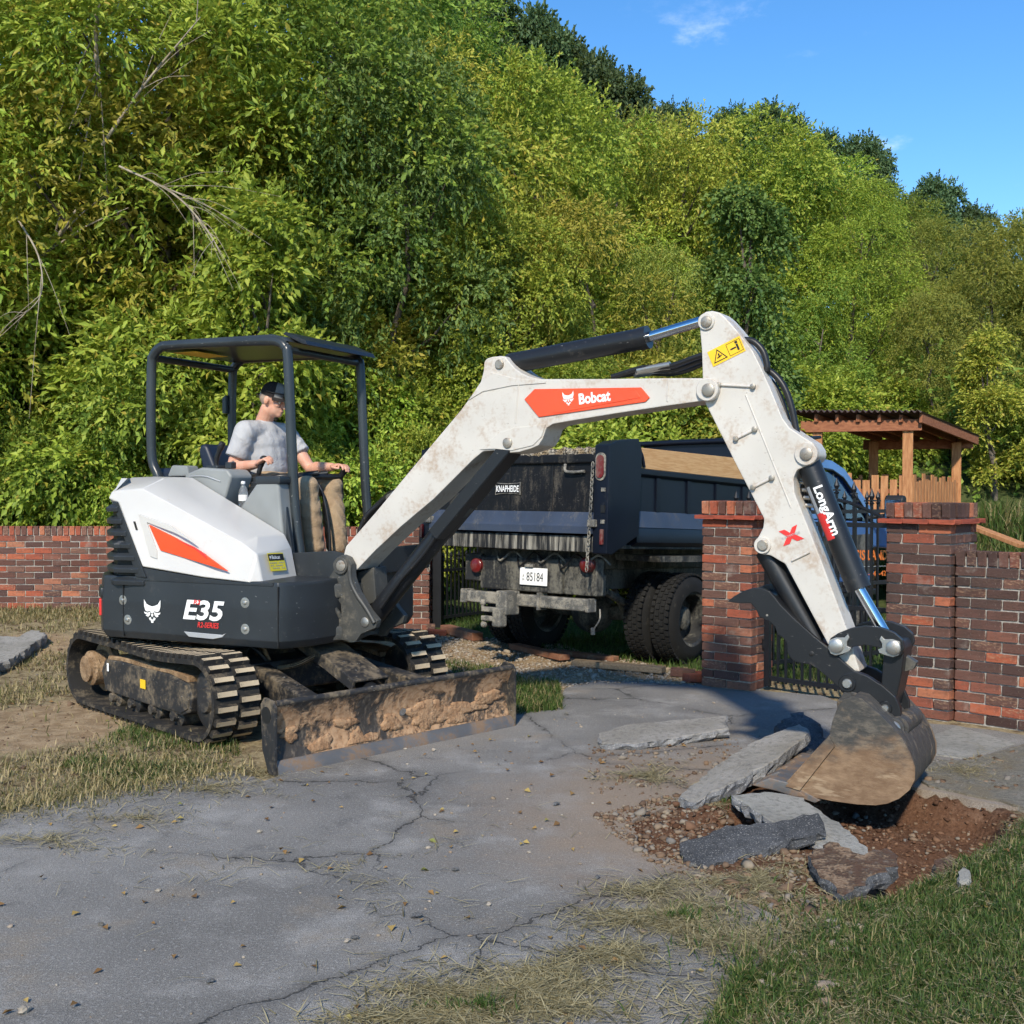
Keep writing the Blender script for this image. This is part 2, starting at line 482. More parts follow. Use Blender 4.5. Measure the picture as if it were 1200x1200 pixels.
def sweep_noise(x, y, seed=0, oct=4, f=1.0):
    """cheap value noise from sines, numpy"""
    rs = np.random.RandomState(seed); out = np.zeros_like(x, dtype=float); a = 1.0
    for k in range(oct):
        for q in range(3):
            t = rs.rand() * 6.283; p = rs.rand() * 6.283; w = f * (1 + .4 * rs.rand())
            out += a * np.sin((x * math.cos(t) + y * math.sin(t)) * w + p) / 3
        a *= .5; f *= 2.1
    return out
def inside(px, py, poly):
    px = np.asarray(px); py = np.asarray(py); c = np.zeros(px.shape, bool); n = len(poly)
    for i in range(n):
        x0, y0 = poly[i][0], poly[i][1]; x1, y1 = poly[(i + 1) % n][0], poly[(i + 1) % n][1]
        k = ((y0 > py) != (y1 > py)) & (px < (x1 - x0) * (py - y0) / (y1 - y0 + 1e-12) + x0)
        c ^= k
    return c
def polydist(px, py, poly):
    d = np.full(np.shape(px), 1e9); n = len(poly)
    for i in range(n):
        x0, y0 = poly[i][0], poly[i][1]; x1, y1 = poly[(i + 1) % n][0], poly[(i + 1) % n][1]
        dx, dy = x1 - x0, y1 - y0; t = np.clip(((px - x0) * dx + (py - y0) * dy) / (dx * dx + dy * dy + 1e-12), 0, 1)
        d = np.minimum(d, np.hypot(px - x0 - t * dx, py - y0 - t * dy))
    return d
# ------------------------------------------------------------------ ground
G = lambda pts: [(gnd(x, y).x, gnd(x, y).y) for x, y in pts]
DRIVE_PX = [(-260, 1000), (-100, 968), (0, 950), (60, 938), (130, 925), (200, 914), (275, 903), (310, 915), (440, 868), (585, 836), (655, 832),
            (664, 806), (700, 797), (770, 799), (822, 801), (880, 808), (960, 815), (1040, 842), (1117, 850), (1300, 875),
            (1300, 975), (1195, 948), (1140, 936), (1080, 925), (1015, 906), (960, 893), (900, 912), (850, 930), (795, 942), (738, 962), (752, 996), (800, 1012),
            (830, 1022), (858, 1050), (916, 1075), (905, 1112), (868, 1150), (838, 1200), (800, 1290), (760, 1420), (-420, 1420)]
def jag(poly, step, amp, seed):
    rnd = random.Random(seed); out = []
    for i in range(len(poly)):
        a, b = Vector(poly[i]), Vector(poly[(i + 1) % len(poly)]); L = (b - a).length; k = max(1, int(L / step))
        nn = Vector((-(b - a).y, (b - a).x)).normalized()
        for q in range(k):
            p = a.lerp(b, q / k); out.append(tuple(p + nn * rnd.uniform(-amp, amp)))
    return out
DRIVE = jag(G(DRIVE_PX), .09, .018, 3)
HOLE = jag(G([(935, 935), (960, 905), (1015, 912), (1080, 927), (1150, 940), (1195, 953), (1188, 978), (1150, 1004), (1105, 1030), (1060, 1052), (1000, 1046), (985, 1010), (930, 985), (850, 975), (800, 965), (850, 945)]), .12, .02, 5)
SOIL = G([(740, 950), (850, 925), (960, 900), (1195, 948), (1190, 985), (1060, 1060), (960, 1050), (900, 1040), (840, 1020), (760, 1000), (690, 985)])
LAWN = G([(820, 1230), (868, 1155), (920, 1112), (968, 1078), (1040, 1062), (1090, 1042), (1170, 1002), (1205, 960), (1420, 950), (1500, 1420), (760, 1420)])
GRAVEL = G([(520, 745), (820, 795), (820, 803), (700, 800), (662, 806), (600, 790), (500, 770), (505, 745)])
PATCH = G([(545, 800), (655, 800), (660, 832), (580, 840)])
SAND = [(gnd(40, 850).x, gnd(40, 850).y, .75), (gnd(95, 830).x, gnd(95, 830).y, .45), (gnd(20, 770).x, gnd(20, 770).y, .6), (gnd(640, 770).x, gnd(640, 770).y, .5)]
def sstep(x, a, b):
    t = np.clip((x - a) / (b - a), 0, 1); return t * t * (3 - 2 * t)
def terrain(x, y):
    x = np.asarray(x, float); y = np.asarray(y, float)
    k = .40 - .10 * sstep(x, -6, 4) - .10 * sstep(x, 4, 26)
    y0 = 12.9 + 2.4 * sstep(x, -1.5, 1.5) - 3.5 * sstep(x, 5.2, 7.5)
    h = np.maximum(0, y - y0); hill = k * (h * h / (h + 2.5))
    hill = np.where(hill > 0, hill + .25 * sweep_noise(x, y, 5, 3, .35) * sstep(h, 0, 5), 0)
    bank = .16 * sstep(y, 8.6, 11.2) * sstep(-x, 2.2, 4.5)
    dip = -.16 * sstep((x - .76) * .64 + (y - 10.2) * .77, .3, 4.5) * sstep(y, 9, 11) * sstep(-np.abs(x - 3), -4.5, -2)
    rough = .012 * sweep_noise(x, y, 8, 4, 3.0) + .008 * sweep_noise(x, y, 9, 2, 17.0)
    z = hill + bank + dip + rough
    ind = inside(x, y, DRIVE); dd = polydist(x, y, DRIVE)
    near = (y < 14) & (np.abs(x) < 9)
    z = np.where(near & ind, -.045 - .02 * np.minimum(dd, .3), z)
    z = np.where(near & ~ind, z * sstep(dd, 0, .35) - .012 * (1 - sstep(dd, 0, .25)), z)
    inh = inside(x, y, HOLE); dh = polydist(x, y, HOLE)
    z = np.where(inh, -.02 - .13 * sstep(dh, 0, .16) + .030 * sweep_noise(x, y, 12, 5, 8), z)
    return z
def grid(n0, fine0, fine1, step, far0, far1):
    a = np.arange(fine0, fine1 + 1e-6, step)
    def ext(s, e):
        out = []; q = step; p = s
        while abs(p - s) < abs(e - s):
            q *= 1.17; p = p + q * (1 if e > s else -1); out.append(p)
        return out
    return np.array(ext(fine0, far0)[::-1] + list(a) + ext(fine1, far1))
gx = grid(0, -6.6, 5.6, .04, -900, 900); gy = grid(0, 3.0, 12.6, .04, -900, 1600)
XX, YY = np.meshgrid(gx, gy)
ZZ = terrain(XX.ravel(), YY.ravel()).reshape(XX.shape)
ZZ = np.where(YY > 95, terrain(XX.ravel(), np.full(XX.size, 95.)).reshape(XX.shape) - (YY - 95) * .02, ZZ)
def sheet_grid(name, X, Y, Z, mat):
    ny, nx = X.shape
    v = np.stack([X.ravel(), Y.ravel(), Z.ravel()], 1)
    i = np.arange(nx * ny).reshape(ny, nx)
    f = np.stack([i[:-1, :-1].ravel(), i[:-1, 1:].ravel(), i[1:, 1:].ravel(), i[1:, :-1].ravel()], 1)
    me = bpy.data.meshes.new(name); me.vertices.add(len(v)); me.vertices.foreach_set('co', v.ravel())
    me.loops.add(f.size); me.loops.foreach_set('vertex_index', f.ravel())
    me.polygons.add(len(f)); me.polygons.foreach_set('loop_start', np.arange(0, f.size, 4)); me.polygons.foreach_set('loop_total', np.full(len(f), 4))
    me.polygons.foreach_set('use_smooth', np.ones(len(f), bool))
    me.materials.append(mat); me.update(calc_edges=True); me.validate()
    o = bpy.data.objects.new(name, me); COL.objects.link(o); return o
def soft(poly, x, y, w):
    i = inside(x, y, poly); d = polydist(x, y, poly)
    return np.where(i, .5 + .5 * np.minimum(1, d / w), .5 - .5 * np.minimum(1, d / w))
def ground_mat():
    m = NT('ground_soil_and_turf')
    n1 = m.noise(1.3, 6, .6); n2 = m.noise(9, 7, .65); n3 = m.noise(60, 5, .7)
    straw = m.mix(m.ramp(n3, .3, .7), (.20, .155, .085), (.36, .29, .17))
    straw = m.mix(m.ramp(n2, .45, .62), straw, (.13, .09, .052))
    green = m.mix(m.ramp(n2, .35, .65), (.040, .060, .018), (.085, .10, .035))
    sand = m.mix(m.ramp(n2, .35, .65), (.24, .165, .095), (.37, .275, .17)); sand = m.mix(m.math('MULTIPLY', m.ramp(n3, .55, .68), .6), sand, (.14, .095, .055))
    soil = m.mix(m.ramp(n3, .35, .7), (.085, .042, .024), (.15, .078, .045))
    soil = m.mix(m.ramp(n2, .5, .68), soil, (.19, .11, .068))
    c = m.mix(m.ramp(m.math('ADD', m.attr('green'), m.math('MULTIPLY', m.math('SUBTRACT', n2, .5), 1.1)), .42, .6), straw, green)
    c = m.mix(m.ramp(m.math('ADD', m.attr('sand'), m.math('ADD', m.math('MULTIPLY', m.math('SUBTRACT', n1, .5), .9), m.math('MULTIPLY', m.math('SUBTRACT', n2, .5), .9))), .45, .65), c, sand)
    c = m.mix(m.ramp(m.math('ADD', m.attr('soil'), m.math('MULTIPLY', m.math('SUBTRACT', n2, .5), .7)), .42, .58), c, soil)
    h = m.math('ADD', m.math('MULTIPLY', n2, .6), m.math('MULTIPLY', n3, .5))
    return m.done(m.principled(c, .95, 0, m.bump(h, .8, .03), .15))
ground = sheet_grid('ground', XX, YY, ZZ, ground_mat()); tag(ground, kind='structure')
fx, fy = XX.ravel(), YY.ravel()
def add_attr(o, name, val):
    a = o.data.attributes.new(name, 'FLOAT', 'POINT'); a.data.foreach_set('value', np.asarray(val, np.float32))
hillm = sstep(fy, 12.6, 13.5)
yard = sstep(fy, 8.3, 9.2) * ((fx * .72 + (fy - 10.1) * .69) > .55)
add_attr(ground, 'green', np.clip(np.maximum.reduce([soft(LAWN, fx, fy, .5) * .72 * (fx > 0), soft(PATCH, fx, fy, .3) * .9, hillm, yard * .95, .18 * np.ones_like(fx)]), 0, 1))
sandv = np.zeros_like(fx)
for x, y, r in SAND: sandv = np.maximum(sandv, 1 - sstep(np.hypot((fx - x), (fy - y) * .8), r * .4, r * 1.2))
add_attr(ground, 'sand', np.maximum(sandv, soft(GRAVEL, fx, fy, .3) * .75) * (1 - hillm))
add_attr(ground, 'soil', np.maximum(soft(SOIL, fx, fy, .12), soft(HOLE, fx, fy, .08)))

def asphalt_mat():
    m = NT('worn_asphalt')
    n1 = m.noise(.55, 4, .6); n2 = m.noise(2.6, 5, .65); n3 = m.noise(75, 3, .75); n4 = m.noise(230, 2, .7)
    c = m.mix(m.ramp(n1, .36, .64), (.175, .166, .152), (.255, .242, .222))
    c = m.mix(m.math('MULTIPLY', m.ramp(n2, .48, .70), .75), c, (.35, .335, .31))
    c = m.mix(m.math('MULTIPLY', m.ramp(m.noise(1.7, 6, .7, vec=m.mapping(loc=(7, 3, 0))), .53, .70), .60), c, (.29, .235, .17))
    c = m.mix(m.math('MULTIPLY', m.ramp(m.noise(3.1, 6, .7, vec=m.mapping(loc=(1, 9, 0))), .55, .70), .55), c, (.105, .101, .096))
    c = m.mix(m.math('MULTIPLY', m.ramp(n3, .52, .66), .55), c, (.42, .41, .385))
    c = m.mix(m.math('MULTIPLY', m.ramp(n4, .52, .40), .65), c, (.038, .038, .038))
    hc_ = gnd(950, 960)
    sp = _n(m.t, 'ShaderNodeVectorMath', operation='DISTANCE'); m.t.links.new(m.P, sp.inputs[0]); sp.inputs[1].default_value = (hc_.x - .1, hc_.y + .1, 0)
    near = m.ramp(m.math('ADD', sp.outputs['Value'], m.math('MULTIPLY', m.math('SUBTRACT', n2, .5), 1.4)), 1.75, .75)
    c = m.mix(m.math('MULTIPLY', near, .75), c, m.mix(n3, (.20, .135, .085), (.33, .26, .19)))
    c = m.mix(m.math('MULTIPLY', m.ramp(m.vor(55), .16, .08), .5), c, (.40, .37, .33))
    dv = _n(m.t, 'ShaderNodeMix', data_type='VECTOR'); dv.inputs['Factor'].default_value = .16
    m.t.links.new(m.P, dv.inputs[4]); m.t.links.new(m.noise(3.5, 5, .7, out='Color'), dv.inputs[5])
    e = m.vor(.95, 'DISTANCE_TO_EDGE', vec=dv.outputs[1])
    msk = m.ramp(m.noise(1.1, 2, .5, vec=m.mapping(loc=(3, 8, 0))), .38, .56)
    wid = m.noise(9, 3, .6)
    ck = m.math('MULTIPLY', m.ramp(m.math('SUBTRACT', e, m.math('MULTIPLY', m.math('SUBTRACT', wid, .45), .012)), .0040, .0004), msk)
    halo = m.math('MULTIPLY', m.ramp(e, .05, .0), m.math('MULTIPLY', msk, .35))
    c = m.mix(halo, c, (.075, .073, .070))
    c = m.mix(m.math('MULTIPLY', ck, .75), c, (.035, .033, .030))
    h = m.math('SUBTRACT', m.math('ADD', m.math('MULTIPLY', n3, .8), m.math('MULTIPLY', n4, .4)), m.math('MULTIPLY', ck, 1.2))
    return m.done(m.principled(c, m.ramp(n2, .3, .7, False, .75, .92), 0, m.bump(h, .75, .008), .25))
M['asphalt'] = asphalt_mat()
b = B(); b.prism(DRIVE, lambda x, y: Vector((x, y, 0)), lambda x, y: Vector((x, y, -.075)))
drv = bpy.data.objects.new('driveway', mesh_from('driveway', b.v, b.f, [M['asphalt']])); COL.objects.link(drv); tag(drv, kind='structure')

def concrete(name, a, bcol, agg):
    m = NT(name)
    n1 = m.noise(2.5, 6, .6); n2 = m.noise(28, 6, .7); n3 = m.noise(140, 3, .7)
    c = m.mix(m.ramp(n1, .35, .65), a, bcol)
    c = m.mix(m.math('MULTIPLY', m.ramp(n2, .5, .62), .6), c, tuple(q * .62 for q in a))
    c = m.mix(m.math('MULTIPLY', m.ramp(n3, .56, .66), agg), c, (.55, .53, .50))
    h = m.math('ADD', n2, m.math('MULTIPLY', n3, .5))
    return m.done(m.principled(c, .92, 0, m.bump(h, .9, .012), .2))
M['conc'] = concrete('broken_concrete_top', (.235, .218, .188), (.31, .29, .26), .2)
M['conc_edge'] = concrete('broken_concrete_edge', (.15, .15, .152), (.25, .248, .245), .7)
M['tar'] = concrete('tar_black_edge', (.05, .052, .056), (.10, .103, .11), .35)
M['pad'] = concrete('concrete_pad', (.24, .232, .205), (.31, .30, .27), .15)

# light concrete pad beside the right wall, a thin sheet on the driveway
pd = G([(1078, 868), (1122, 852), (1190, 872), (1132, 890), (1085, 884)])
b = B(); b.prism(jag(pd, .12, .006, 4), lambda x, y: Vector((x, y, .006)), lambda x, y: Vector((x, y, -.02)))
pad = bpy.data.objects.new('concrete_path', mesh_from('concrete_path', b.v, b.f, [M['pad']])); COL.objects.link(pad); tag(pad, kind='structure')
# old overlay covered in grit at the right
ov = G([(1082, 893), (1135, 893), (1200, 874), (1290, 882), (1290, 968), (1190, 945), (1085, 922), (1075, 905)])
m_ = NT('grit_over_old_asphalt'); q1 = m_.noise(40, 6, .75); q2 = m_.noise(5, 6, .65); q3 = m_.noise(150, 3, .7)
cc_ = m_.mix(m_.ramp(q1, .4, .62), (.15, .14, .115), (.26, .24, .20)); cc_ = m_.mix(m_.ramp(q2, .45, .65), cc_, (.20, .17, .12)); cc_ = m_.mix(m_.math('MULTIPLY', m_.ramp(q3, .58, .68), .6), cc_, (.5, .48, .44))
M['grit'] = m_.done(m_.principled(cc_, .95, 0, m_.bump(m_.math('ADD', q1, q3), .9, .012), .2))
b = B(); b.prism(jag(ov, .07, .015, 6), lambda x, y: Vector((x, y, .012)), lambda x, y: Vector((x, y, -.06)))
ovo = bpy.data.objects.new('grit_path', mesh_from('grit_path', b.v, b.f, [M['grit']])); COL.objects.link(ovo); tag(ovo, kind='structure')
# ------------------------------------------------------------------ brick walls, pillars, iron gates
def brick_mat(name, joined, dim=1.0):
    m = NT(name)
    r = m.island() if joined else m.objrand()
    base = m.colors(r, [(0, (.10, .045, .034)), (.16, (.135, .068, .052)), (.30, (.085, .048, .042)), (.42, (.18, .082, .058)), (.52, (.26, .075, .045)),
                        (.66, (.33, .085, .045)), (.78, (.40, .15, .08)), (.88, (.20, .10, .07)), (1, (.12, .065, .052))])
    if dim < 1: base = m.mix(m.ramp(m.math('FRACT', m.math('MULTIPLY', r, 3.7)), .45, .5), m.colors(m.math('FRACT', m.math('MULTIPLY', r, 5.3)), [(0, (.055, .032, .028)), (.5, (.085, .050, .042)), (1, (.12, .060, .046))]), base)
    n1 = m.noise(18, 6, .7); n2 = m.noise(90, 4, .7)
    tex = m.noise(32, 4, .6, vec=m.mapping(scale=(1, 1, 2.6), rot=(0, R(35), 0)))
    fl = m.math('MULTIPLY', m.ramp(tex, .48, .66), m.ramp(m.math('FRACT', m.math('MULTIPLY', r, 7.31)), .76, .86))
    c = m.mix(m.math('MULTIPLY', fl, .6), base, (.42, .26, .16))
    c = m.mix(m.math('MULTIPLY', m.ramp(n1, .48, .66), .5), c, (.055, .036, .030))
    c = m.mix(m.math('MULTIPLY', m.ramp(n2, .60, .70), .35), c, (.50, .42, .35))
    gp = _n(m.t, 'ShaderNodeNewGeometry').outputs['Position']
    st = m.noise(1.6, 5, .65, vec=gp)
    c = m.mix(m.math('MULTIPLY', m.ramp(st, .50, .68), .45), c, (.045, .035, .030))
    c = m.mix(m.math('MULTIPLY', m.ramp(m.noise(5, 5, .7, vec=gp), .58, .72), .35), c, (.36, .31, .26))
    h = m.math('ADD', m.math('MULTIPLY', tex, .8), n2)
    return m.done(m.principled(c, .88, 0, m.bump(h, .7, .006), .2))
M['brick'] = brick_mat('brick_clay', False)
M['brick_dark_shaded'] = brick_mat('dark_brown_brick_shaded', False, .6)  # browner brick, its colour darkened further to paint in the right side's shade
M['brick_joined'] = brick_mat('brick_clay_field', True)
m_ = NT('red_cap_brick'); q1 = m_.noise(20, 6, .7)
r_ = m_.objrand()
M['brick_red'] = m_.done(m_.principled(m_.mix(m_.math('MULTIPLY', m_.ramp(q1, .45, .68), .5), m_.colors(r_, [(0, (.33, .07, .04)), (.5, (.26, .065, .042)), (1, (.38, .095, .05))]), (.10, .045, .035)), .85, 0, m_.bump(q1, .6, .006), .2))
m_ = NT('mortar'); q1 = m_.noise(60, 5, .7)
M['mortar'] = m_.done(m_.principled(m_.mix(m_.ramp(q1, .35, .65), (.26, .24, .21), (.42, .39, .345)), .95, 0, m_.bump(q1, .6, .006), .1))

def brick_mesh(name, l, d, h, mat, seed):
    rnd = random.Random(seed)
    b = B(); b.box((0, 0, 0), l / 2, d / 2, h / 2)
    me = mesh_from(name, b.v, b.f, [mat], bevel=.004, bseg=1)
    for q in me.vertices: q.co += Vector([rnd.uniform(-.0032, .0032) for _ in range(3)])
    return me
BL, BD, BH, JT = .193, .09, .057, .0107
CH = BH + JT
bm_full = [brick_mesh('brick', BL, BD, BH, M['brick'], i) for i in range(3)]
bm_half = [brick_mesh('half_brick', .0912, BD, BH, M['brick'], 10 + i) for i in range(2)]
bm_row = [brick_mesh('rowlock_brick', BH, BD * 1.02, .098, M['brick'], 20 + i) for i in range(2)]
bm_cap = brick_mesh('cap_brick', BL, .11, .030, M['brick_red'], 30)
RB = random.Random(77)
def lay(parent, fr, me, s, v, z, rot90=False, name='brick'):
    p = fr.w(s, v, z)
    return inst(name, me, parent, p, (RB.uniform(-.006, .006), RB.uniform(-.006, .006), R(fr.deg + (90 if rot90 else 0)) + RB.uniform(-.012, .012)))
def face_courses(parent, fr, s0, s1, v, z0, n, rot90=False, fixed=None, every=None):
    """running bond on the face at offset v (or, rot90, on the face at s=fixed from v=s0 to s1)"""
    k2 = max(1, round((s1 - s0 + JT) / (BL + JT) * 2)); P = (s1 - s0 + JT) / k2 * 2; BLx = P - JT
    for c in range(n):
        z = z0 + CH * (c + .5)
        s = s0 + (0 if c % 2 == 0 else -(P / 2))
        while s < s1 - .03:
            a, e = max(s, s0), min(s + BLx, s1); L = e - a
            if L > .035:
                mid = (a + e) / 2
                me = RB.choice(bm_full) if L > .16 else RB.choice(bm_half)
                base = BL if L > .16 else .0912
                off = RB.uniform(-.005, .004)
                if rot90: p = fr.w(fixed + off, mid, z)
                else: p = fr.w(mid, v + off, z)
                if every is None or every(p):
                    inst('brick', me, parent, p, (0, RB.uniform(-.006, .006), R(fr.deg + (90 if rot90 else 0)) + RB.uniform(-.01, .01)), (L / base, 1, 1))
            s += P
BMAT = {'m': None}
def recolour(t, mat):
    for o in t.children:
        if o.name.split('.')[0] == 'brick':
            o.material_slots[0].link = 'OBJECT'; o.material_slots[0].material = mat
def pillar(name, fr, w, d, n, label, z0=0.0, group=None):
    """front right corner at frame origin; s from -w to 0 along the wall, v from 0 (front) to d (back)"""
    t = thing(name, fr.w(-w / 2, d / 2, z0), label, 'pillar', group)
    H = n * CH
    B().fbox(fr, -w + .012, -.012, .012, d - .012, z0 - .15, z0 + H + .10).build('mortar_core', M['mortar'], t)
    face_courses(t, fr, -w, 0, BD / 2, z0, n)
    # right side, left side, back
    face_courses(t, fr, BD + JT, d - BD - JT, 0, z0, n, True, -BD / 2)
    face_courses(t, fr, BD + JT, d - BD - JT, 0, z0, n, True, -w + BD / 2)
    face_courses(t, fr, -w, 0, d - BD / 2, z0, n)
    # projecting thin red course
    zc = z0 + H + .015; k = max(2, round((w + .09) / (BL + JT))); Lc = (w + .09) / k
    for i in range(k):
        for vv in (-.045 + .055, d + .045 - .055):
            inst('cap_brick', bm_cap, t, fr.w(-w - .045 + Lc * (i + .5), vv, zc), (0, 0, R(fr.deg)), ((Lc - .004) / BL, 1, 1))
    k2 = max(1, round((d - .13) / (BL + JT))); L2 = (d - .13) / k2
    for i in range(k2):
        for ss in (-.01, -w + .01):
            inst('cap_brick', bm_cap, t, fr.w(ss, .065 + L2 * (i + .5), zc), (0, 0, R(fr.deg + 90)), ((L2 - .004) / BL, 1, 1))
    # rowlock top
    zt = z0 + H + .036 + .049; k = round((w + .01) / (BH + JT)); P = (w + .01) / k
    for i in range(k):
        for vv in (BD / 2 - .01, d - BD / 2 + .01):
            lay(t, fr, RB.choice(bm_row), -w - .005 + P * (i + .5), vv, zt)
    k = max(1, round((d - 2 * BD - .005) / (BH + JT))); P = (d - 2 * BD + .01) / k
    for i in range(k):
        for ss in (-BD / 2 + .01, -w + BD / 2 - .01):
            lay(t, fr, RB.choice(bm_row), ss, BD - .002 + P * (i + .5), zt, True)
    B().fbox(fr, -w + .09, -.09, .09, d - .09, z0 + H + .10, z0 + H + .128).build('mortar_bed', M['mortar'], t)
    return t
pc = gnd(880, 811); FM = Frame(pc.x, pc.y, -40)
pillar('brick_pillar', FM, .42, .34, 19, 'reddish brick gate pillar between the dump truck wheels and the iron gate')
pr = gnd(1112, 846); FR_ = Frame(pr.x, pr.y, -44)
recolour(pillar('brick_pillar', FR_, .435, .435, 19, 'dark brown brick gate pillar joined to the low wall with the concrete pad'), M['brick_dark_shaded'])
# low wall running on from the right pillar
FW = Frame(*FR_.w(.012, .05, 0).to_2d(), -44)
t = thing('brick_wall', FW.w(1, .1, 0), 'low dark brown brick wall behind the concrete pad and dug hole', 'wall')
NW = 15
B().fbox(FW, .012, 2.6, .012, .19, -.1, NW * CH + .06).build('mortar_core', M['mortar'], t)
face_courses(t, FW, 0.002, 2.6, BD / 2, 0, NW)
k = int(2.6 / (BH + JT))
for i in range(k):
    lay(t, FW, RB.choice(bm_row), (i + .5) * (BH + JT), BD / 2, NW * CH + .05)
recolour(t, M['brick_dark_shaded'])
b_ = B(); b_.fbox(FW, .003, 2.6, .1, .2, NW * CH - .1, NW * CH + .09); b_.build('wall_back', M['brick_joined'], t)

# left wall, far side, and its end pillar
pl = gnd(503, 737); FLp = Frame(pl.x, pl.y, -6)
pillar('brick_pillar', FLp, .45, .45, 17, 'weathered brick gate pillar beside the boom cylinder and the open black gate', -.02)
FL = Frame(-6.9, 12.28, -2.5)
t = thing('brick_wall', FL.w(2.5, .1, 0), 'long low brick wall under the bushes behind the excavator', 'wall')
NL = 15; LL = 5.62
B().fbox(FL, 0, LL, .012, .19, -.1, NL * CH + .06).build('mortar_core', M['mortar'], t)
vis = lambda p: (-60 < 600 + FPX * p.x / p.y < 128) or (384 < 600 + FPX * p.x / p.y < 470 and p.z > .35)
face_courses(t, FL, 0, LL, BD / 2, .12, NL - 2, every=vis)
k = int(LL / (BH + JT))
for i in range(k):
    p = FL.w((i + .5) * (BH + JT), BD / 2, (NL - 2) * CH + .17)
    if vis(p): inst('brick', RB.choice(bm_row), t, p, (0, 0, R(-2.5)))
bj = B(); P = BL + JT          # the stretch hidden behind the machine
for c in range(NL - 2):
    s = 0 if c % 2 == 0 else -P / 2
    while s < LL - .03:
        p = FL.w(s + BL / 2, BD / 2, .12 + CH * (c + .5))
        if not vis(p) and s > 0 and s + BL < LL: bj.box(p, BL / 2, BD / 2, BH / 2, (FL.d, FL.n, Vector((0, 0, 1))))
        s += P
for i in range(k):
    p = FL.w((i + .5) * (BH + JT), BD / 2, (NL - 2) * CH + .17)
    if not vis(p): bj.box(p, BH / 2, BD / 2, .049, (FL.d, FL.n, Vector((0, 0, 1))))
tag(bj.build('brick_courses', M['brick_joined'], t), kind='stuff')

# iron gates
M['iron'] = paint('black_iron', (.010, .011, .014), .38, amt=.10, dscale=9, dirt=(.09, .08, .07))
def spear(b, p, r=.011):
    z = Vector((0, 0, 1))
    b._lathe(p, z, [(0, .009), (.012, .02), (.022, .009), (.04, .012), (.062, .021), (.085, .013), (.118, .001)], 8, 0)
    for a in (0, 1):
        q = Vector((1, 0, 0)) if a else Vector((0, 1, 0))
        b.box(p + z * .03, .026 if a else .005, .005 if a else .026, .006)
def gate(name, fr, w, h, label, npick, arch=0.0, mid=.5, z0=.06, group=None):
    t = thing(name, fr.w(w / 2, 0, z0), label, 'gate', group)
    for i, s in enumerate((0.02, w - .02)):
        b = B().fbox(fr, s - .02, s + .02, -.02, .02, z0 - .03, z0 + h + .04); b.build('stile', M['iron'], t)
    for z in (z0 + .03, z0 + h * mid, z0 + h - .02):
        B().fbox(fr, .04, w - .04, -.014, .014, z - .016, z + .016).build('rail', M['iron'], t)
    if arch:
        B().tube([fr.w(.03 + (w - .06) * i / 12, 0, z0 + h + arch * math.sin(math.pi * i / 12)) for i in range(13)], .012, 6).build('arched_rail', M['iron'], t)
    for i in range(npick):
        s = .04 + (w - .08) * (i + 1) / (npick + 1)
        zz = z0 + h + (arch * math.sin(math.pi * s / w) if arch else 0) + .04
        b = B().fbox(fr, s - .008, s + .008, -.008, .008, z0, zz); spear(b, fr.w(s, 0, zz)); b.build('picket', M['iron'], t)
        if i < npick:
            s2 = s - (w - .08) / (npick + 1) / 2
            zz = z0 + h * mid + .10
            b = B().fbox(fr, s2 - .007, s2 + .007, -.007, .007, z0, zz); spear(b, fr.w(s2, 0, zz)); b.build('short_picket', M['iron'], t)
    for s in (.0,):
        for z in (.25, .9):
            B().cyl(fr.w(-.012, 0, z0 + z), fr.w(-.012, 0, z0 + z + .07), .016, n=10).build('hinge', M['iron'], t)
    return t
ga = FM.w(.03, .17, 0); gb = FR_.w(-.435 - .03, .2, 0)
dv = gb - ga; FG = Frame(ga.x, ga.y, math.degrees(math.atan2(dv.y, dv.x)))
gate('iron_gate', FG, dv.length, 1.22, 'narrow black iron walk gate closed between the two brick pillars behind the bucket', 6, arch=.16)
lp = FLp.w(.045, .22, 0); FG2 = Frame(lp.x, lp.y, 52)
gate('iron_gate', FG2, 2.2, 1.10, 'open black iron driveway gate leaf behind the truck tailgate and hitch', 15)
rp = FM.w(-.42 - .03, .30, 0); FG3 = Frame(rp.x + .02, rp.y + .06, 28)
gate('iron_gate', FG3, 1.9, 1.28, 'open black iron driveway gate leaf with spear tips beside the dark truck bed', 13)
B().fbox(FLp, .004, .10, .16, .26, -.05, 1.28).build('gate_post', M['iron']) and tag(bpy.context.scene.objects['gate_post'], 'square black iron gate post standing against the weathered brick pillar', 'post')
# ------------------------------------------------------------------ the excavator
CX, CY = -1.80, 7.68
FU = Frame(CX, CY, -45.9)       # undercarriage
FH = Frame(CX, CY, -25)         # house
_bo = FH.w(.89, -.2, 0)
FB = Frame(_bo.x, _bo.y, -30)   # boom plane
EX = thing('excavator', (CX, CY, 0), 'white and black mini excavator on rubber tracks with its arm reaching to the dug hole', 'excavator')
Zv = Vector((0, 0, 1))
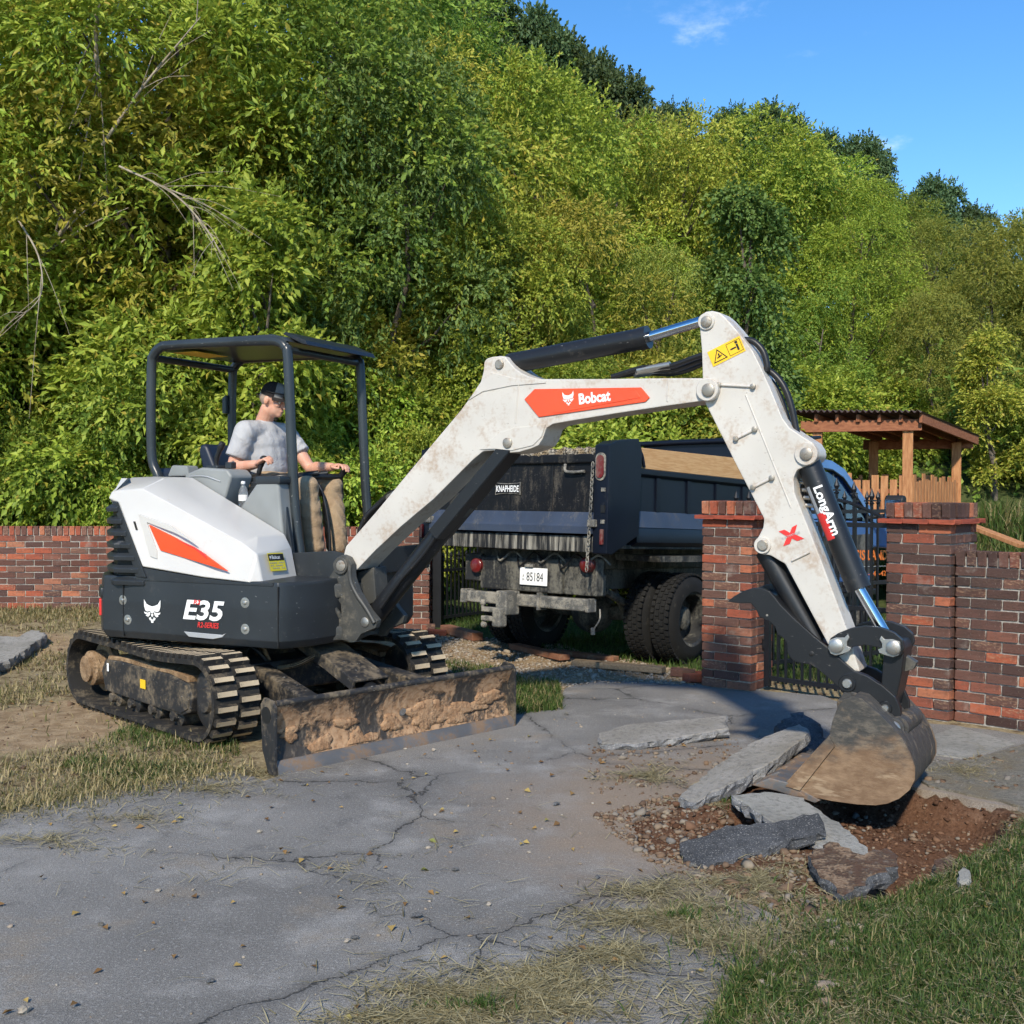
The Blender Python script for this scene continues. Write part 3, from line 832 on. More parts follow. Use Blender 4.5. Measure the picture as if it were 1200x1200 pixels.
# ---- tracks
def track_loop(n=128):
    rc, rf, zr = .225, .225, .268
    sr, sf = -.80, .80
    pts = []
    L1 = sf - sr
    per = 2 * L1 + 2 * math.pi * rc
    for i in range(n):
        q = per * i / n
        if q < L1: p = (sr + q, zr - rc); tn = (1, 0)
        elif q < L1 + math.pi * rc:
            a = (q - L1) / rc - math.pi / 2; p = (sf + rc * math.cos(a), zr + rc * math.sin(a)); tn = (-math.sin(a), math.cos(a))
        elif q < 2 * L1 + math.pi * rc:
            u = q - L1 - math.pi * rc; p = (sf - u, zr + rc - .022 * math.sin(math.pi * u / L1) * (1 + .5 * math.sin(2 * math.pi * u / L1))); tn = (-1, 0)
        else:
            a = (q - 2 * L1 - math.pi * rc) / rc + math.pi / 2; p = (sr + rc * math.cos(a), zr + rc * math.sin(a)); tn = (-math.sin(a), math.cos(a))
        pts.append((p, tn))
    return pts
# one lug block, its worn top caked with mud
b = B()
lz, lw, ll = .030, .066, .021
b.add([(-ll, -lw, 0), (ll, -lw, 0), (ll, lw, 0), (-ll, lw, 0), (-ll * .72, -lw * .95, lz), (ll * .72, -lw * .95, lz), (ll * .72, lw * .95, lz), (-ll * .72, lw * .95, lz)],
      [(0, 1, 5, 4), (1, 2, 6, 5), (2, 3, 7, 6), (3, 0, 4, 7)], 0)
b.f.append((4, 5, 6, 7)); b.m.append(1)
lug_me = mesh_from('track_lug', b.v, b.f, [M['rubber'], M['lugmud']], b.m)
for side in (-1, 1):
    v0 = side * .725; tw = .15
    loop = track_loop(); n = len(loop)
    b = B(); vs = []
    for (s, z), (ts, tz) in loop:
        nx, nz = tz, -ts            # outward
        for (off, vv) in ((.014, -tw), (.014, tw), (-.014, tw), (-.014, -tw)):
            vs.append(FU.w(s + nx * off, v0 + vv, z + nz * off))
    fs = []
    for i in range(n):
        j = (i + 1) % n
        for k in range(4):
            k2 = (k + 1) % 4
            fs.append((i * 4 + k, i * 4 + k2, j * 4 + k2, j * 4 + k))
    b.add(vs, fs)
    trk = b.build('rubber_track', M['rubber'], EX, smooth=40)
    # inner edge lip
    NP = 62; loopL = track_loop(NP * 2)
    for i in range(NP * 2):
        (s, z), (ts, tz) = loopL[i]
        row = -1 if i % 2 == 0 else 1
        nx, nz = tz, -ts
        p = FU.w(s + nx * .013, v0 + row * .076, z + nz * .013)
        X = (FU.d * ts + Zv * tz).normalized(); Zl = (FU.d * nx + Zv * nz).normalized(); Y = Zl.cross(X)
        rot = Matrix((X, Y, Zl)).transposed().to_euler()
        inst('track_lug', lug_me, trk, p, rot, (1, 1, .8 if z < .1 else 1))
    # track frame with rounded ends, rollers, sprocket, idler
    o = side * .055      # outer offset
    fp = [(-.52, .15), (.55, .135), (.66, .17), (.69, .26), (.64, .345), (.40, .375), (.10, .372), (-.30, .378), (-.52, .365), (-.58, .28)]
    fr_ = B().sv(FU, fp, v0 - .10, v0 + .10).build('track_frame', M['frame_dark'], EX, smooth=35, bevel=.014)
    B().sv(FU, [(-.50, .352), (-.28, .368), (.08, .363), (.38, .366), (.62, .338), (.62, .385), (.36, .405), (.20, .392), (.0, .412), (-.3, .402), (-.50, .388)], v0 - .09, v0 + .09).build('caked_mud', M['mud'], fr_, smooth=50, bevel=.012)
    fv = v0 + side * .101
    B().sv(FU, [(.30, .16), (.56, .155), (.64, .19), (.66, .26), (.62, .33), (.36, .35), (.30, .30)], fv - .006, fv + .006).build('cover_plate', M['frame_dark'], fr_, smooth=35, bevel=.005)
    if side < 0:
        ex = FU.d; ey = Zv
        sheet('warning_sticker', [[(0, 0), (.075, 0), (.075, .058), (0, .058)]], fr_, FU.w(.02, fv - .004, .24), ex, ey, M['yellow'], .003)
        sheet('white_sticker', [[(0, 0), (.03, 0), (.03, .055), (0, .055)]], fr_, FU.w(-.47, fv - .004, .29), ex, ey, M['white_ink'], .003)
    b = B(); b._lathe(FU.w(-.80, v0 - side * .07, .268), FU.n * side, [(0, .17), (.05, .17), (.055, .12), (.15, .12), (.16, .105), (.165, .09), (.185, .09), (.19, .07)], 26, 0)
    b.build('drive_sprocket', M['mud'], EX, smooth=35)
    for k in range(13):
        pass
    b = B(); b._lathe(FU.w(.80, v0 - side * .08, .262), FU.n * side, [(0, .15), (.02, .19), (.12, .19), (.14, .15), (.15, .08), (.17, .07)], 26, 0)
    b.build('idler_wheel', M['frame_dark'], EX, smooth=35)
    for s in (-.42, -.14, .15, .44):
        b = B(); b._lathe(FU.w(s, v0 - side * .10, .118), FU.n * side, [(0, .07), (.03, .075), (.13, .075), (.16, .07), (.175, .035), (.205, .03)], 18, 0)
        b.build('track_roller', M['frame_dark'], EX, smooth=35)
    b = B(); b._lathe(FU.w(.02, v0 - .06, .425), FU.n, [(0, .03), (.12, .03)], 14, 0); b.build('carrier_roller', M['mud'], EX, smooth=35)
# ---- centre frame and slew ring
B().plan(FU, [(-.62, -.40), (-.30, -.60), (.30, -.60), (.66, -.38), (.66, .38), (.30, .60), (-.30, .60), (-.62, .40)], .22, .42).build('centre_frame', M['frame_dark'], EX, smooth=35, bevel=.02)
for side in (-1, 1):
    for s0 in (-.45, .25):
        B().fbox(FU, s0, s0 + .2, side * .45 - .12, side * .45 + .16, .20, .37).build('cross_member', M['frame_dark'], EX, bevel=.012)
b = B(); b._lathe(FU.w(0, 0, .40), Zv, [(0, .40), (.06, .42), (.07, .39), (.12, .39), (.13, .45), (.19, .45)], 40, 0); b.build('slew_ring', M['frame_dark'], EX, smooth=35)
# ---- blade
m_ = NT('blade_mud'); q1 = m_.noise(9, 6, .7); q2 = m_.noise(45, 3, .7)
M['blademud'] = m_.done(m_.principled(m_.mix(m_.ramp(q2, .5, .7), m_.mix(m_.ramp(q1, .35, .65), (.27, .155, .085), (.40, .26, .155)), (.19, .11, .065)), .95, 0, m_.bump(m_.math('ADD', q1, q2), 1.0, .012), .15))
BS = 1.70
prof = [(BS, .0), (BS - .035, .05), (BS - .062, .11), (BS - .072, .18), (BS - .062, .25), (BS - .035, .32), (BS - .005, .365)]
back = [(s - .022, z) for s, z in prof[::-1]]
bl = B().sv(FU, prof + back, -.875, .875).build('blade', M['blade'], EX, smooth=35)
B().sv(FU, [(BS + .016, -.012), (BS + .008, .03), (BS - .022, .066), (BS - .034, .066), (BS - .012, .0), (BS - .004, -.012)], -.872, .872).build('cutting_edge', M['edge'], bl, smooth=35)
B().tube([FU.w(BS - .022, -.87, .372), FU.w(BS - .022, .87, .372)], .019, 12).build('top_rail', M['frame_dark'], bl, smooth=40)
for side in (-1, 1):
    vv = side * .875
    pts = [(BS + .004, -.005), (BS + .008, .36), (BS - .02, .392), (BS - .10, .40), (BS - .135, .36), (BS - .12, .12), (BS - .06, -.005)]
    B().sv(FU, pts, vv, vv + side * .018).build('end_plate', M['frame_dark'], bl, smooth=35, bevel=.004)
    b = B(); b._lathe(FU.w(BS - .075, vv + side * .010, .31), FU.n * side, [(0, .045), (.010, .045), (.0105, .030)], 18, 0); b.build('lifting_eye', M['ink'], bl, smooth=35)
rnd = random.Random(5)
for i in range(15):     # slabs of dried mud standing proud of the face
    v = rnd.uniform(-.80, .78); z = rnd.uniform(.085, .20); rv, rz = rnd.uniform(.05, .17), rnd.uniform(.03, .07)
    ph = [rnd.uniform(0, 6.28) for _ in range(5)]
    q = []
    for k in range(30):
        a = k * 2 * math.pi / 30; rr = 1 + .22 * math.sin(2 * a + ph[0]) + .16 * math.sin(3 * a + ph[1]) + .12 * math.sin(5 * a + ph[2]) + .08 * math.sin(9 * a + ph[3])
        q.append((max(-.865, min(.865, v + rv * rr * math.cos(a))), max(.068, min(.31, z + rz * rr * math.sin(a)))))
    fs = lambda z_: BS - .072 + .30 * (abs(z_ - .18) ** 1.45) * 1.55
    bb = B(); n_ = len(q)
    for k_, off in ((1.0, -.012), (.985, .004), (.90, .011), (.55, .014)):
        for a, c in q: bb.v.append(FU.w(fs(c) + off + rnd.uniform(-.002, .002), v + (a - v) * k_, z + (c - z) * k_))
    for r_ in range(3):
        for k in range(n_):
            j = (k + 1) % n_; bb.f.append((r_ * n_ + k, r_ * n_ + j, (r_ + 1) * n_ + j, (r_ + 1) * n_ + k)); bb.m.append(0)
    bb.f.append(tuple(3 * n_ + k for k in range(n_))); bb.m.append(0)
    bb.build('mud_slab', M['blademud'], bl, smooth=70)
for side in (-1, 1):
    P0, P1 = FU.w(.45, side * .30, .36), FU.w(BS - .08, side * .46, .20)
    d = (P1 - P0).normalized(); y = Zv.cross(d).normalized()
    B().box((P0 + P1) / 2, (P1 - P0).length / 2, .055, .075, (d, y, d.cross(y))).build('blade_arm', M['frame_dark'], EX, bevel=.012)
P0, P1 = FU.w(.62, 0.02, .60), FU.w(1.34, 0.02, .355); d = (P1 - P0).normalized(); y = Zv.cross(d).normalized()
B().box((P0 + P1) / 2, (P1 - P0).length / 2, .13, .008, (d, y, d.cross(y))).build('cylinder_guard', M['frame_dark'], EX, bevel=.005)
for sgn in (-1, 1):
    B().box((P0 + P1) / 2 + y * .125 * sgn - d.cross(y) * .03, (P1 - P0).length / 2 - .005, .006, .032, (d, y, d.cross(y))).build('guard_flange', M['frame_dark'], EX)
B().cyl(FU.w(.5, .02, .50), FU.w(1.42, .02, .27), .045).build('blade_cylinder', M['black'], EX, smooth=40)
B().cyl(FU.w(1.40, .02, .275), FU.w(BS - .06, .02, .20), .024).build('cylinder_rod', M['chrome'], EX, smooth=40)
B().cyl(FU.w(BS - .10, -.12, .205), FU.w(BS - .10, .16, .205), .03).build('blade_pin', M['pin'], EX, smooth=40)
for k in range(2):
    h = catmull([FU.w(.35, -.18 - .06 * k, .42), FU.w(.55, -.26 - .06 * k, .50), FU.w(.62, -.22, .38), FU.w(.78, -.16, .40), FU.w(.92, -.10, .47)], 6)
    B().tube(h, .016, 8).build('hydraulic_hose', M['mud'] if k == 0 else M['hose'], EX, smooth=50)

# ---- house skirt
def sk_plan(r, rv, sf, fv, inset=0.0):
    a0 = math.degrees(math.asin(rv / r))
    pts = arc((0, 0), r, 180 + a0, 180 - a0, 22)
    pts = [(p[0], p[1]) for p in pts]     # starts right (v=-rv) round the rear to the left
    pts += [(sf, rv), (sf + .06, rv - .12), (sf + .08, .0), (sf + .15, -.10), (sf + .15, -.33), (sf + .11, -.60), (sf + .05, -rv + .06), (sf, -rv)]
    return pts
plan = sk_plan(.985, .80, .82, 0)
b = B(); n = len(plan)
rings = [(.553, .972), (.60, 1.0), (.78, 1.0), (.80, 1.0), (.93, .992), (.955, .985)]
vs = []
for z, k in rings:
    for s, v in plan: vs.append(FH.w(s * k, v * k, z + (.0 if z < .9 else (.0))))
fs = [tuple(range(n))[::-1], tuple(range((len(rings) - 1) * n, len(rings) * n))]
for r_ in range(len(rings) - 1):
    for i in range(n):
        j = (i + 1) % n
        fs.append((r_ * n + i, r_ * n + j, (r_ + 1) * n + j, (r_ + 1) * n + i))
b.add(vs, fs)
B().sv(FH, [(-.30, .93), (-.30, .955), (-.24, 1.013), (.26, .963), (.60, .944), (.78, .955), (.78, .93)], -.798, -.70).build('skirt_top_rail', M['black_panel'], EX, smooth=30, bevel=.004)
skirt = b.build('lower_skirt', M['black_panel'], EX, smooth=32, bevel=.006)
# rear bumper ledge, with reflectors
a0 = 62
pts = arc((0, 0), 1.0, 180 + 53, 180 - 53, 20); pin = arc((0, 0), .93, 180 - 53, 180 + 53, 20)
B().plan(FH, pts + pin, .80, .875).build('rear_bumper', M['black_panel'], EX, smooth=35, bevel=.02)
for a in (180 + 46, 180 - 46):
    c = Vector((math.cos(R(a)), math.sin(R(a)))); t_ = Vector((-c.y, c.x))
    ctr = FH.w(c.x * .985, c.y * .985, .735)
    X = (FH.d * t_.x + FH.n * t_.y); Y = (FH.d * c.x + FH.n * c.y)
    B().box(ctr, .035, .012, .055, (X, Y, Zv)).build('rear_reflector', M['red_ink'], EX, bevel=.006)
# seams on the skirt side: one near the rear, one at the front corner
for s in (-.40, .818):
    B().fbox(FH, s - .0035, s + .0035, -.8035, -.79, .57, .93).build('panel_seam', M['ink'], skirt)
for (s, z) in [(.572, .825), (.572, .665), (-.395 + .02 - .09 + .06, .80), (-.395 + .03, .675)]:
    b = B(); b._lathe(FH.w(s, -.796, z), -FH.n, [(0, .032), (.004, .032), (.0045, .026), (.0046, .013), (.012, .012), (.014, .008)], 20, 0)
    b.build('bolt', [M['steel']], skirt, smooth=35)
b = B(); b.sv(FH, [(.10, .625), (.40, .62), (.43, .632), (.40, .605), (.33, .590), (.14, .594)], -.806, -.79); b.build('moulded_recess', M['grey_ink'], skirt, bevel=.003)
for k in range(4):
    sa, va = .862, -.70
    p0 = FH.w(.853, -.735, .885 - .035 * k); p1 = FH.w(.915, -.60, .885 - .035 * k)
    B().tube(catmull([p0, (p0 + p1) / 2 + Vector((0, 0, .012)), p1], 5), .008, 6).build('vent_louvre', M['ink'], skirt, smooth=50)
ex, ey = FH.d, Zv
def hp(px, py, v=-.8): s, z = FH.px(px, py, v); return s, z
s0, z0 = hp(215, 725.5); s1, z1 = hp(263.5, 709)
lettering('model_lettering', 'E35', skirt, FH.w(s0, -.8005, z0), ex, ey, s1 - s0, .125, M['white_ink'], shear=.22, bold=.03, depth=.004)
s2, z2 = hp(232, 735); s3, z3 = hp(257, 730)
lettering('series_lettering', 'R2-SERIES', skirt, FH.w(s2, -.8005, z2), ex, ey, s3 - s2, .034, M['red_ink'], shear=.2, bold=.02, depth=.004)
lettering('red_lettering', 'R2', skirt, FH.w(s0 + .085, -.8005, z0 + .098), ex, ey, .055, .028, M['red_ink'], shear=.2, bold=.03, depth=.0055)
CAT = [  # animal head emblem, unit square
    [(.02, 1.0), (.17, .80), (.32, .74), (.50, .70), (.68, .74), (.83, .80), (.98, 1.0), (.97, .70), (.90, .52), (.80, .47), (.62, .50), (.54, .40), (.46, .40), (.38, .50), (.20, .47), (.10, .52), (.03, .70)],
    [(.02, .46), (.22, .42), (.40, .46), (.36, .32), (.26, .24), (.12, .30), (.20, .34), (.06, .38)],
    [(.98, .46), (.78, .42), (.60, .46), (.64, .32), (.74, .24), (.88, .30), (.80, .34), (.94, .38)],
    [(.43, .37), (.57, .37), (.54, .26), (.46, .26)], [(.30, .20), (.42, .24), (.46, .10), (.36, .10)], [(.70, .20), (.58, .24), (.54, .10), (.64, .10)],
    [(.43, .0), (.57, .0), (.57, .14), (.43, .14)]]
def emblem(parent, origin, ex, ey, w, h, mat, depth):
    return sheet('animal_head_emblem', [[(u * w, v * h) for u, v in p] for p in CAT], parent, origin, ex, ey, mat, depth)
sa, za = hp(169, 729); sb, zb = hp(189, 703)
emblem(skirt, FH.w(sa, -.8005, za), ex, ey, sb - sa, zb - za, M['white_ink'], .004)

# ---- engine cover: dark rear core with louvres, white hood
core = arc((0, 0), .905, 180 + 58, 180 - 58, 20) + [(-.34, .72), (-.34, -.72)]
cr = B().plan(FH, core, .86, 1.44).build('rear_grille', M['ink'], EX, smooth=35)
for k in range(7):
    z = .915 + .078 * k
    pts3 = []
    aend = 180 + 60
    for i in range(15):
        a = 180 + 62 - i * 3.4
        pts3.append((math.cos(R(a)) * .925, math.sin(R(a)) * .925))
    sfront = -.19 - .095 * k * .38 - .03
    path = [(sfront, -.79), (sfront - .08, -.795)] + [p for p in pts3 if p[0] < sfront - .1]
    b = B(); vs = []; fs = []
    for s, v in path:
        rr = Vector((s, v)).normalized()
        for off, dz in ((-.02, .0), (.018, -.016), (.022, .012), (-.015, .034)):
            vs.append(FH.w(s + rr.x * off, v + rr.y * off, z + dz))
    for i in range(len(path) - 1):
        for q in range(4):
            fs.append((i * 4 + q, i * 4 + (q + 1) % 4, (i + 1) * 4 + (q + 1) % 4, (i + 1) * 4 + q))
    fs += [(0, 1, 2, 3), tuple(len(vs) - 4 + q for q in (3, 2, 1, 0))]
    b.add(vs, fs); b.build('louvre', M['black_panel'], cr, smooth=40, bevel=.003)
# dark surround strip along the slanted edge of the hood
B().add([FH.w(s, v, z) for s, v, z in [(-.20, -.812, .95), (-.235, -.812, 1.02), (-.44, -.802, 1.435), (-.50, -.79, 1.435), (-.32, -.80, 1.02), (-.30, -.80, .95)]] +
        [FH.w(s, v + .06, z) for s, v, z in [(-.20, -.812, .95), (-.235, -.812, 1.02), (-.44, -.802, 1.435), (-.50, -.79, 1.435), (-.32, -.80, 1.02), (-.30, -.80, .95)]],
        [(0, 1, 2, 3, 4, 5), (11, 10, 9, 8, 7, 6)] + [(i, i + 6, (i + 1) % 6 + 6, (i + 1) % 6) for i in range(6)]).build('grille_surround', M['black_panel'], EX, smooth=35, bevel=.008)
hv = dict(b0=(-.235, -.806, 1.018), b1=(.26, -.808, .968), b2=(.60, -.802, .948), b3=(.66, -.74, .945), r1=(-.43, -.80, 1.425), r2=(-.56, -.765, 1.452),
          c0=(-.55, -.745, 1.497), c1=(-.30, -.738, 1.517), c2=(.50, -.738, 1.185), c3=(.60, -.715, 1.115), t2=(.50, -.30, 1.222), t3=(.555, -.30, 1.13), t1=(-.26, -.30, 1.592), t0=(-.60, -.30, 1.60),
          f3=(.60, -.30, .93), d0=(-.55, -.57, 1.59), d1=(-.27, -.57, 1.585), d2=(.49, -.57, 1.215), d3=(.575, -.55, 1.125),
          i0=(-.60, -.30, 1.40), i1=(-.26, -.30, 1.02))
K = list(hv); ix = {k: i for i, k in enumerate(K)}
b = B(); b.add([FH.w(*hv[k]) for k in K], [tuple(ix[q] for q in f) for f in [
    ('r2', 'r1', 'b0', 'b1', 'b2', 'c3', 'c2', 'c1', 'c0'), ('b2', 'b3', 'c3'), ('c0', 'c1', 'd1', 'd0'), ('c1', 'c2', 'd2', 'd1'), ('c2', 'c3', 'd3', 'd2'),
    ('d0', 'd1', 't1', 't0'), ('d1', 'd2', 't2', 't1'), ('d2', 'd3', 't3', 't2'), ('b3', 'f3', 't3', 'd3', 'c3'), ('t0', 't1', 't2', 't3', 'f3', 'i1', 'i0'),
    ('f3', 'b3', 'b2', 'b1', 'b0', 'i1'), ('i1', 'b0', 'r1', 'r2', 'i0'), ('r2', 'c0', 'd0', 't0', 'i0')]])
hood = b.build('hood', M['white'], EX, smooth=28, bevel=.012, bseg=3)
# rear cap in white
top = arc((0, 0), .92, 180 + 55, 180 - 12, 16)
b = B(); vs = []; n = len(top)
for k, z in ((1.0, 1.432), (1.0, 1.485), (.90, 1.585)):
    for s, v in top: vs.append(FH.w(s * k, v * k, z))
    vs.append(FH.w(-.56, .19 * k, z)); vs.append(FH.w(-.54, -.74 * (k if k < 1 else 1), z))
n += 2
fs = [tuple(range(n))[::-1], tuple(range(2 * n, 3 * n))]
for r_ in range(2):
    for i in range(n):
        j = (i + 1) % n; fs.append((r_ * n + i, r_ * n + j, (r_ + 1) * n + j, (r_ + 1) * n + i))
b.add(vs, fs); b.build('rear_cap', M['white'], EX, smooth=28, bevel=.008)
# red accent panel, with raised white surround
A = [hp(174.5, 615, -.812), hp(188, 645, -.812), hp(267, 669.5, -.812), hp(239, 649, -.812), hp(205, 630, -.812)]
A = [(s, z) for s, z in A]
rp_ = B().sv(FH, A, -.815, -.80).build('red_accent', M['red'], hood, smooth=30, bevel=.003)
S = [hp(162, 602, -.81), hp(176, 652, -.81), hp(184, 655, -.81), hp(184, 646, -.81), hp(172, 612, -.81), hp(206, 625, -.81), hp(230, 638, -.81), hp(200, 616, -.81)]
B().sv(FH, S, -.8125, -.80).build('accent_surround', M['white'], hood, smooth=30, bevel=.003)
B().sv(FH, [hp(205, 631.5, -.816), hp(230, 644.5, -.816), hp(243, 656, -.816), hp(240, 650, -.816), hp(226, 641, -.816)], -.817, -.80).build('accent_dark_rib', M['red_ink'], hood)  # thin rib in a darker red along the accent's upper edge
B().sv(FH, [hp(156.5, 611, -.806), hp(158.5, 611, -.806), hp(161.5, 621, -.806), hp(159.5, 621, -.806)], -.8095, -.80).build('latch_slot', M['ink'], hood)
# dealer sticker on the hood front
q0, q1, q2, q3 = Vector(FH.w(*hv['b3'])), Vector(FH.w(*hv['f3'])), Vector(FH.w(*hv['t3'])), Vector(FH.w(*hv['c3']))
se = (q1 - q0).normalized(); su = ((q2 + q3) / 2 - (q0 + q1) / 2); su = (su - se * su.dot(se)).normalized()
so = q0 + se * .11 + su * .065
nn_ = se.cross(su); so = so + nn_ * .006
stk = sheet('dealer_sticker', [[(0, 0), (.20, 0), (.20, .115), (0, .115)]], hood, so, se, su, M['yellow2'], .004)
sheet('sticker_band', [[(.006, .066), (.194, .066), (.194, .108), (.006, .108)]], hood, so, se, su, M['ink'], .0055)
lettering('sticker_lettering', 'Bobcat', hood, so + se * .045 + su * .075, se, su, .10, .024, M['white_ink'], bold=.02, depth=.007)
emblem(hood, so + se * .015 + su * .073, se, su, .022, .028, M['white_ink'], .007)
for k in range(3):
    tag(sheet('sticker_line', [[(.012 + .022 * q, .0), (.026 + .022 * q, .0), (.026 + .022 * q, .007), (.012 + .022 * q, .007)] for q in range(8) if (q * 7 + k) % 5], hood, so + su * (.014 + .017 * k), se, su, M['grey_ink'], .0055), kind='stuff')

# ---- operator station
B().fbox(FH, -.15, .90, -.28, .78, .93, 1.0).build('cab_floor', M['black_panel'], EX, bevel=.01)
B().sv(FH, [(.50, .95), (.98, .95), (.98, 1.10), (.86, 1.12), (.55, 1.10), (.50, 1.40)], -.29, -.26).build('right_kick_panel', M['black_panel'], EX, smooth=35, bevel=.004)
B().sv(FH, [(.84, .95), (.98, .95), (.98, 1.12), (.93, 1.12)], -.26, .76).build('front_kick_panel', M['black_panel'], EX, smooth=35, bevel=.006)
B().sv(FH, [(-.42, 1.0), (.10, 1.0), (.14, 1.38), (-.40, 1.40)], .02, .60).build('seat_base', M['black_panel'], EX, bevel=.02)
st = B().sv(FH, [(-.40, 1.40), (.12, 1.38), (.17, 1.42), (.14, 1.47), (-.34, 1.46)], .06, .54).build('seat', M['seat'], EX, smooth=35, bevel=.03, bseg=3)
B().sv(FH, [(-.40, 1.42), (-.30, 1.44), (-.36, 1.66), (-.44, 1.83), (-.50, 1.84), (-.52, 1.78), (-.47, 1.6)], .05, .55).build('seat_back', M['seat'], EX, smooth=35, bevel=.035, bseg=3)
B().fbox(FH, -.86, -.50, -.05, .70, 1.35, 1.665).build('rear_tank_cover', M['seat'], EX, smooth=35, bevel=.04, bseg=3)
# grey console to the operator's right
B().sv(FH, [(-.36, 1.46), (-.34, 1.615), (-.20, 1.66), (.02, 1.645), (.06, 1.60), (-.01, 1.42), (-.02, 1.30), (-.36, 1.30)], -.29, -.06).build('side_console', M['grey'], EX, smooth=30, bevel=.018, bseg=3)
b = B(); b.tube(catmull([FH.w(-.30, -.294, 1.60), FH.w(-.16, -.296, 1.60), FH.w(-.03, -.294, 1.565)], 5), .004, 5); b.build('console_groove', M['grey_ink'], EX, smooth=50)
B().sv(FH, [(-.05, 1.0), (-.05, 1.36), (.12, 1.385), (.26, 1.55), (.33, 1.575), (.44, 1.57), (.455, 1.40), (.50, 1.0)], -.29, -.10).build('front_console', M['grey'], EX, smooth=30, bevel=.02, bseg=3)
B().fbox(FH, .26, .46, -.30, -.12, 1.545, 1.60).build('armrest_pad', M['black_panel'], EX, smooth=35, bevel=.015)
# joystick with boot
jb = FH.w(.06, -.02, 1.465)
b = B(); b._lathe(jb, Zv, [(0, .068), (.03, .07), (.04, .056), (.06, .06), (.07, .046), (.09, .05), (.10, .036), (.125, .038), (.135, .022)], 18, 0); b.build('joystick_boot', M['black_panel'], EX, smooth=40)
b = B(); b.tube(catmull([jb + Zv * .12, jb + Zv * .16 + FH.d * .015, jb + Zv * .215 + FH.d * .035, jb + Zv * .25 + FH.d * .055], 4), [.013] * 4 + [.017] * 4 + [.02] * 4 + [.022], 10); b.ball(jb + Zv * .255 + FH.d * .06, .03, .026, .024); b.build('joystick', M['hose'], EX, smooth=50)
lb = FH.w(-.16, -.18, 1.64)
b = B(); b.tube(catmull([lb, lb + Zv * .08 + FH.d * .005, lb + Zv * .14 + FH.d * .03, lb + Zv * .19 + FH.d * .06], 4), [.014] * 4 + [.018] * 5 + [.024] * 3 + [.02], 10); b.build('console_lever', M['hose'], EX, smooth=50)
B().box(lb + Zv * .012 - FH.n * .0, .05, .05, .022, (FH.d, FH.n, Zv)).build('switch_block', M['black_panel'], EX, bevel=.008)
B().box(FH.w(-.06, -.15, 1.675), .026, .028, .022, (FH.d, FH.n, Zv)).build('switch_block', M['black_panel'], EX, bevel=.005)
B().sv(FH, [(-.56, 1.60), (-.36, 1.60), (-.38, 1.675), (-.52, 1.68)], -.22, -.10).build('console_box', M['grey'], EX, smooth=35, bevel=.015)
# travel levers with grip bar
for k, vv in enumerate((.16, .27)):
    p = catmull([FH.w(.46, vv, 1.0), FH.w(.45, vv, 1.25), FH.w(.40, vv, 1.48), FH.w(.33, vv - .01, 1.60)], 5)
    B().tube(p, .011, 8).build('travel_lever', M['hose'], EX, smooth=50)
    B().tube([FH.w(.335, vv - .01, 1.59), FH.w(.30, vv - .02, 1.61), FH.w(.40, vv + .06, 1.625)], .019, 10).build('lever_grip', M['hose'], EX, smooth=50)
B().tube(catmull([FH.w(.10, .0, 1.575), FH.w(.24, .02, 1.60), FH.w(.36, .20, 1.60), FH.w(.42, .44, 1.60)], 5), .022, 10).build('grip_bar', M['hose'], EX, smooth=50)
B().tube([FH.w(.42, .47, 1.45), FH.w(.42, .46, 1.60), FH.w(.47, .45, 1.655)], [.02, .02, .028], 10).build('joystick', M['hose'], EX, smooth=50)
# canopy
def canopy_side(v):
    P = [FH.w(-.66, v, 1.44), FH.w(-.70, v, 1.60), FH.w(-.755, v, 1.72), FH.w(-.765, v, 2.0), FH.w(-.755, v, 2.38), FH.w(-.735, v, 2.46), FH.w(-.67, v, 2.51), FH.w(-.58, v, 2.52),
         FH.w(-.1, v, 2.515), FH.w(.25, v, 2.505), FH.w(.35, v, 2.49), FH.w(.40, v, 2.45), FH.w(.42, v, 2.36), FH.w(.455, v, 1.60), FH.w(.485, v, 1.25), FH.w(.535, v, .96)]
    return B().tube(catmull(P, 4), .034, 14)
cnp = canopy_side(-.15).build('canopy_frame', M['tube'], EX, smooth=60)
canopy_side(.73).build('canopy_frame', M['tube'], EX, smooth=60)
for s, z in ((-.745, 2.44), (.40, 2.44)):
    B().tube([FH.w(s, -.15, z), FH.w(s, .73, z)], .026, 12).build('canopy_crossbar', M['tube'], EX, smooth=60)
rf = B().sv(FH, [(-.72, 2.49), (-.70, 2.535), (-.58, 2.553), (.30, 2.545), (.40, 2.52), (.43, 2.49), (.36, 2.485), (-.60, 2.50)], -.165, .75).build('canopy_roof', M['tube'], EX, smooth=30, bevel=.006)
B().sv(FH, [(.36, 2.565), (.52, 2.50), (.535, 2.47), (.50, 2.475), (.34, 2.55)], -.10, .75).build('roof_visor', M['black'], EX, smooth=30, bevel=.004)
sheet('roof_sticker', [[(0, 0), (.22, 0), (.22, .36), (0, .36)]], rf, FH.w(-.66, .30, 2.487), FH.d, -FH.n, M['yellow'], .006)
B().sv(FH, [(-.80, 2.10), (-.77, 2.10), (-.77, 2.24), (-.80, 2.22)], .66, .70).build('rear_lamp_bracket', M['tube'], EX)
# orange knob lever on the far side
B().tube([FH.w(.62, .62, 1.30), FH.w(.70, .60, 1.33)], .012, 8).build('blade_lever', M['hose'], EX, smooth=50)
B().ball(FH.w(.72, .60, 1.335), .030).build('lever_knob', M['orange_plastic'], EX, smooth=60)

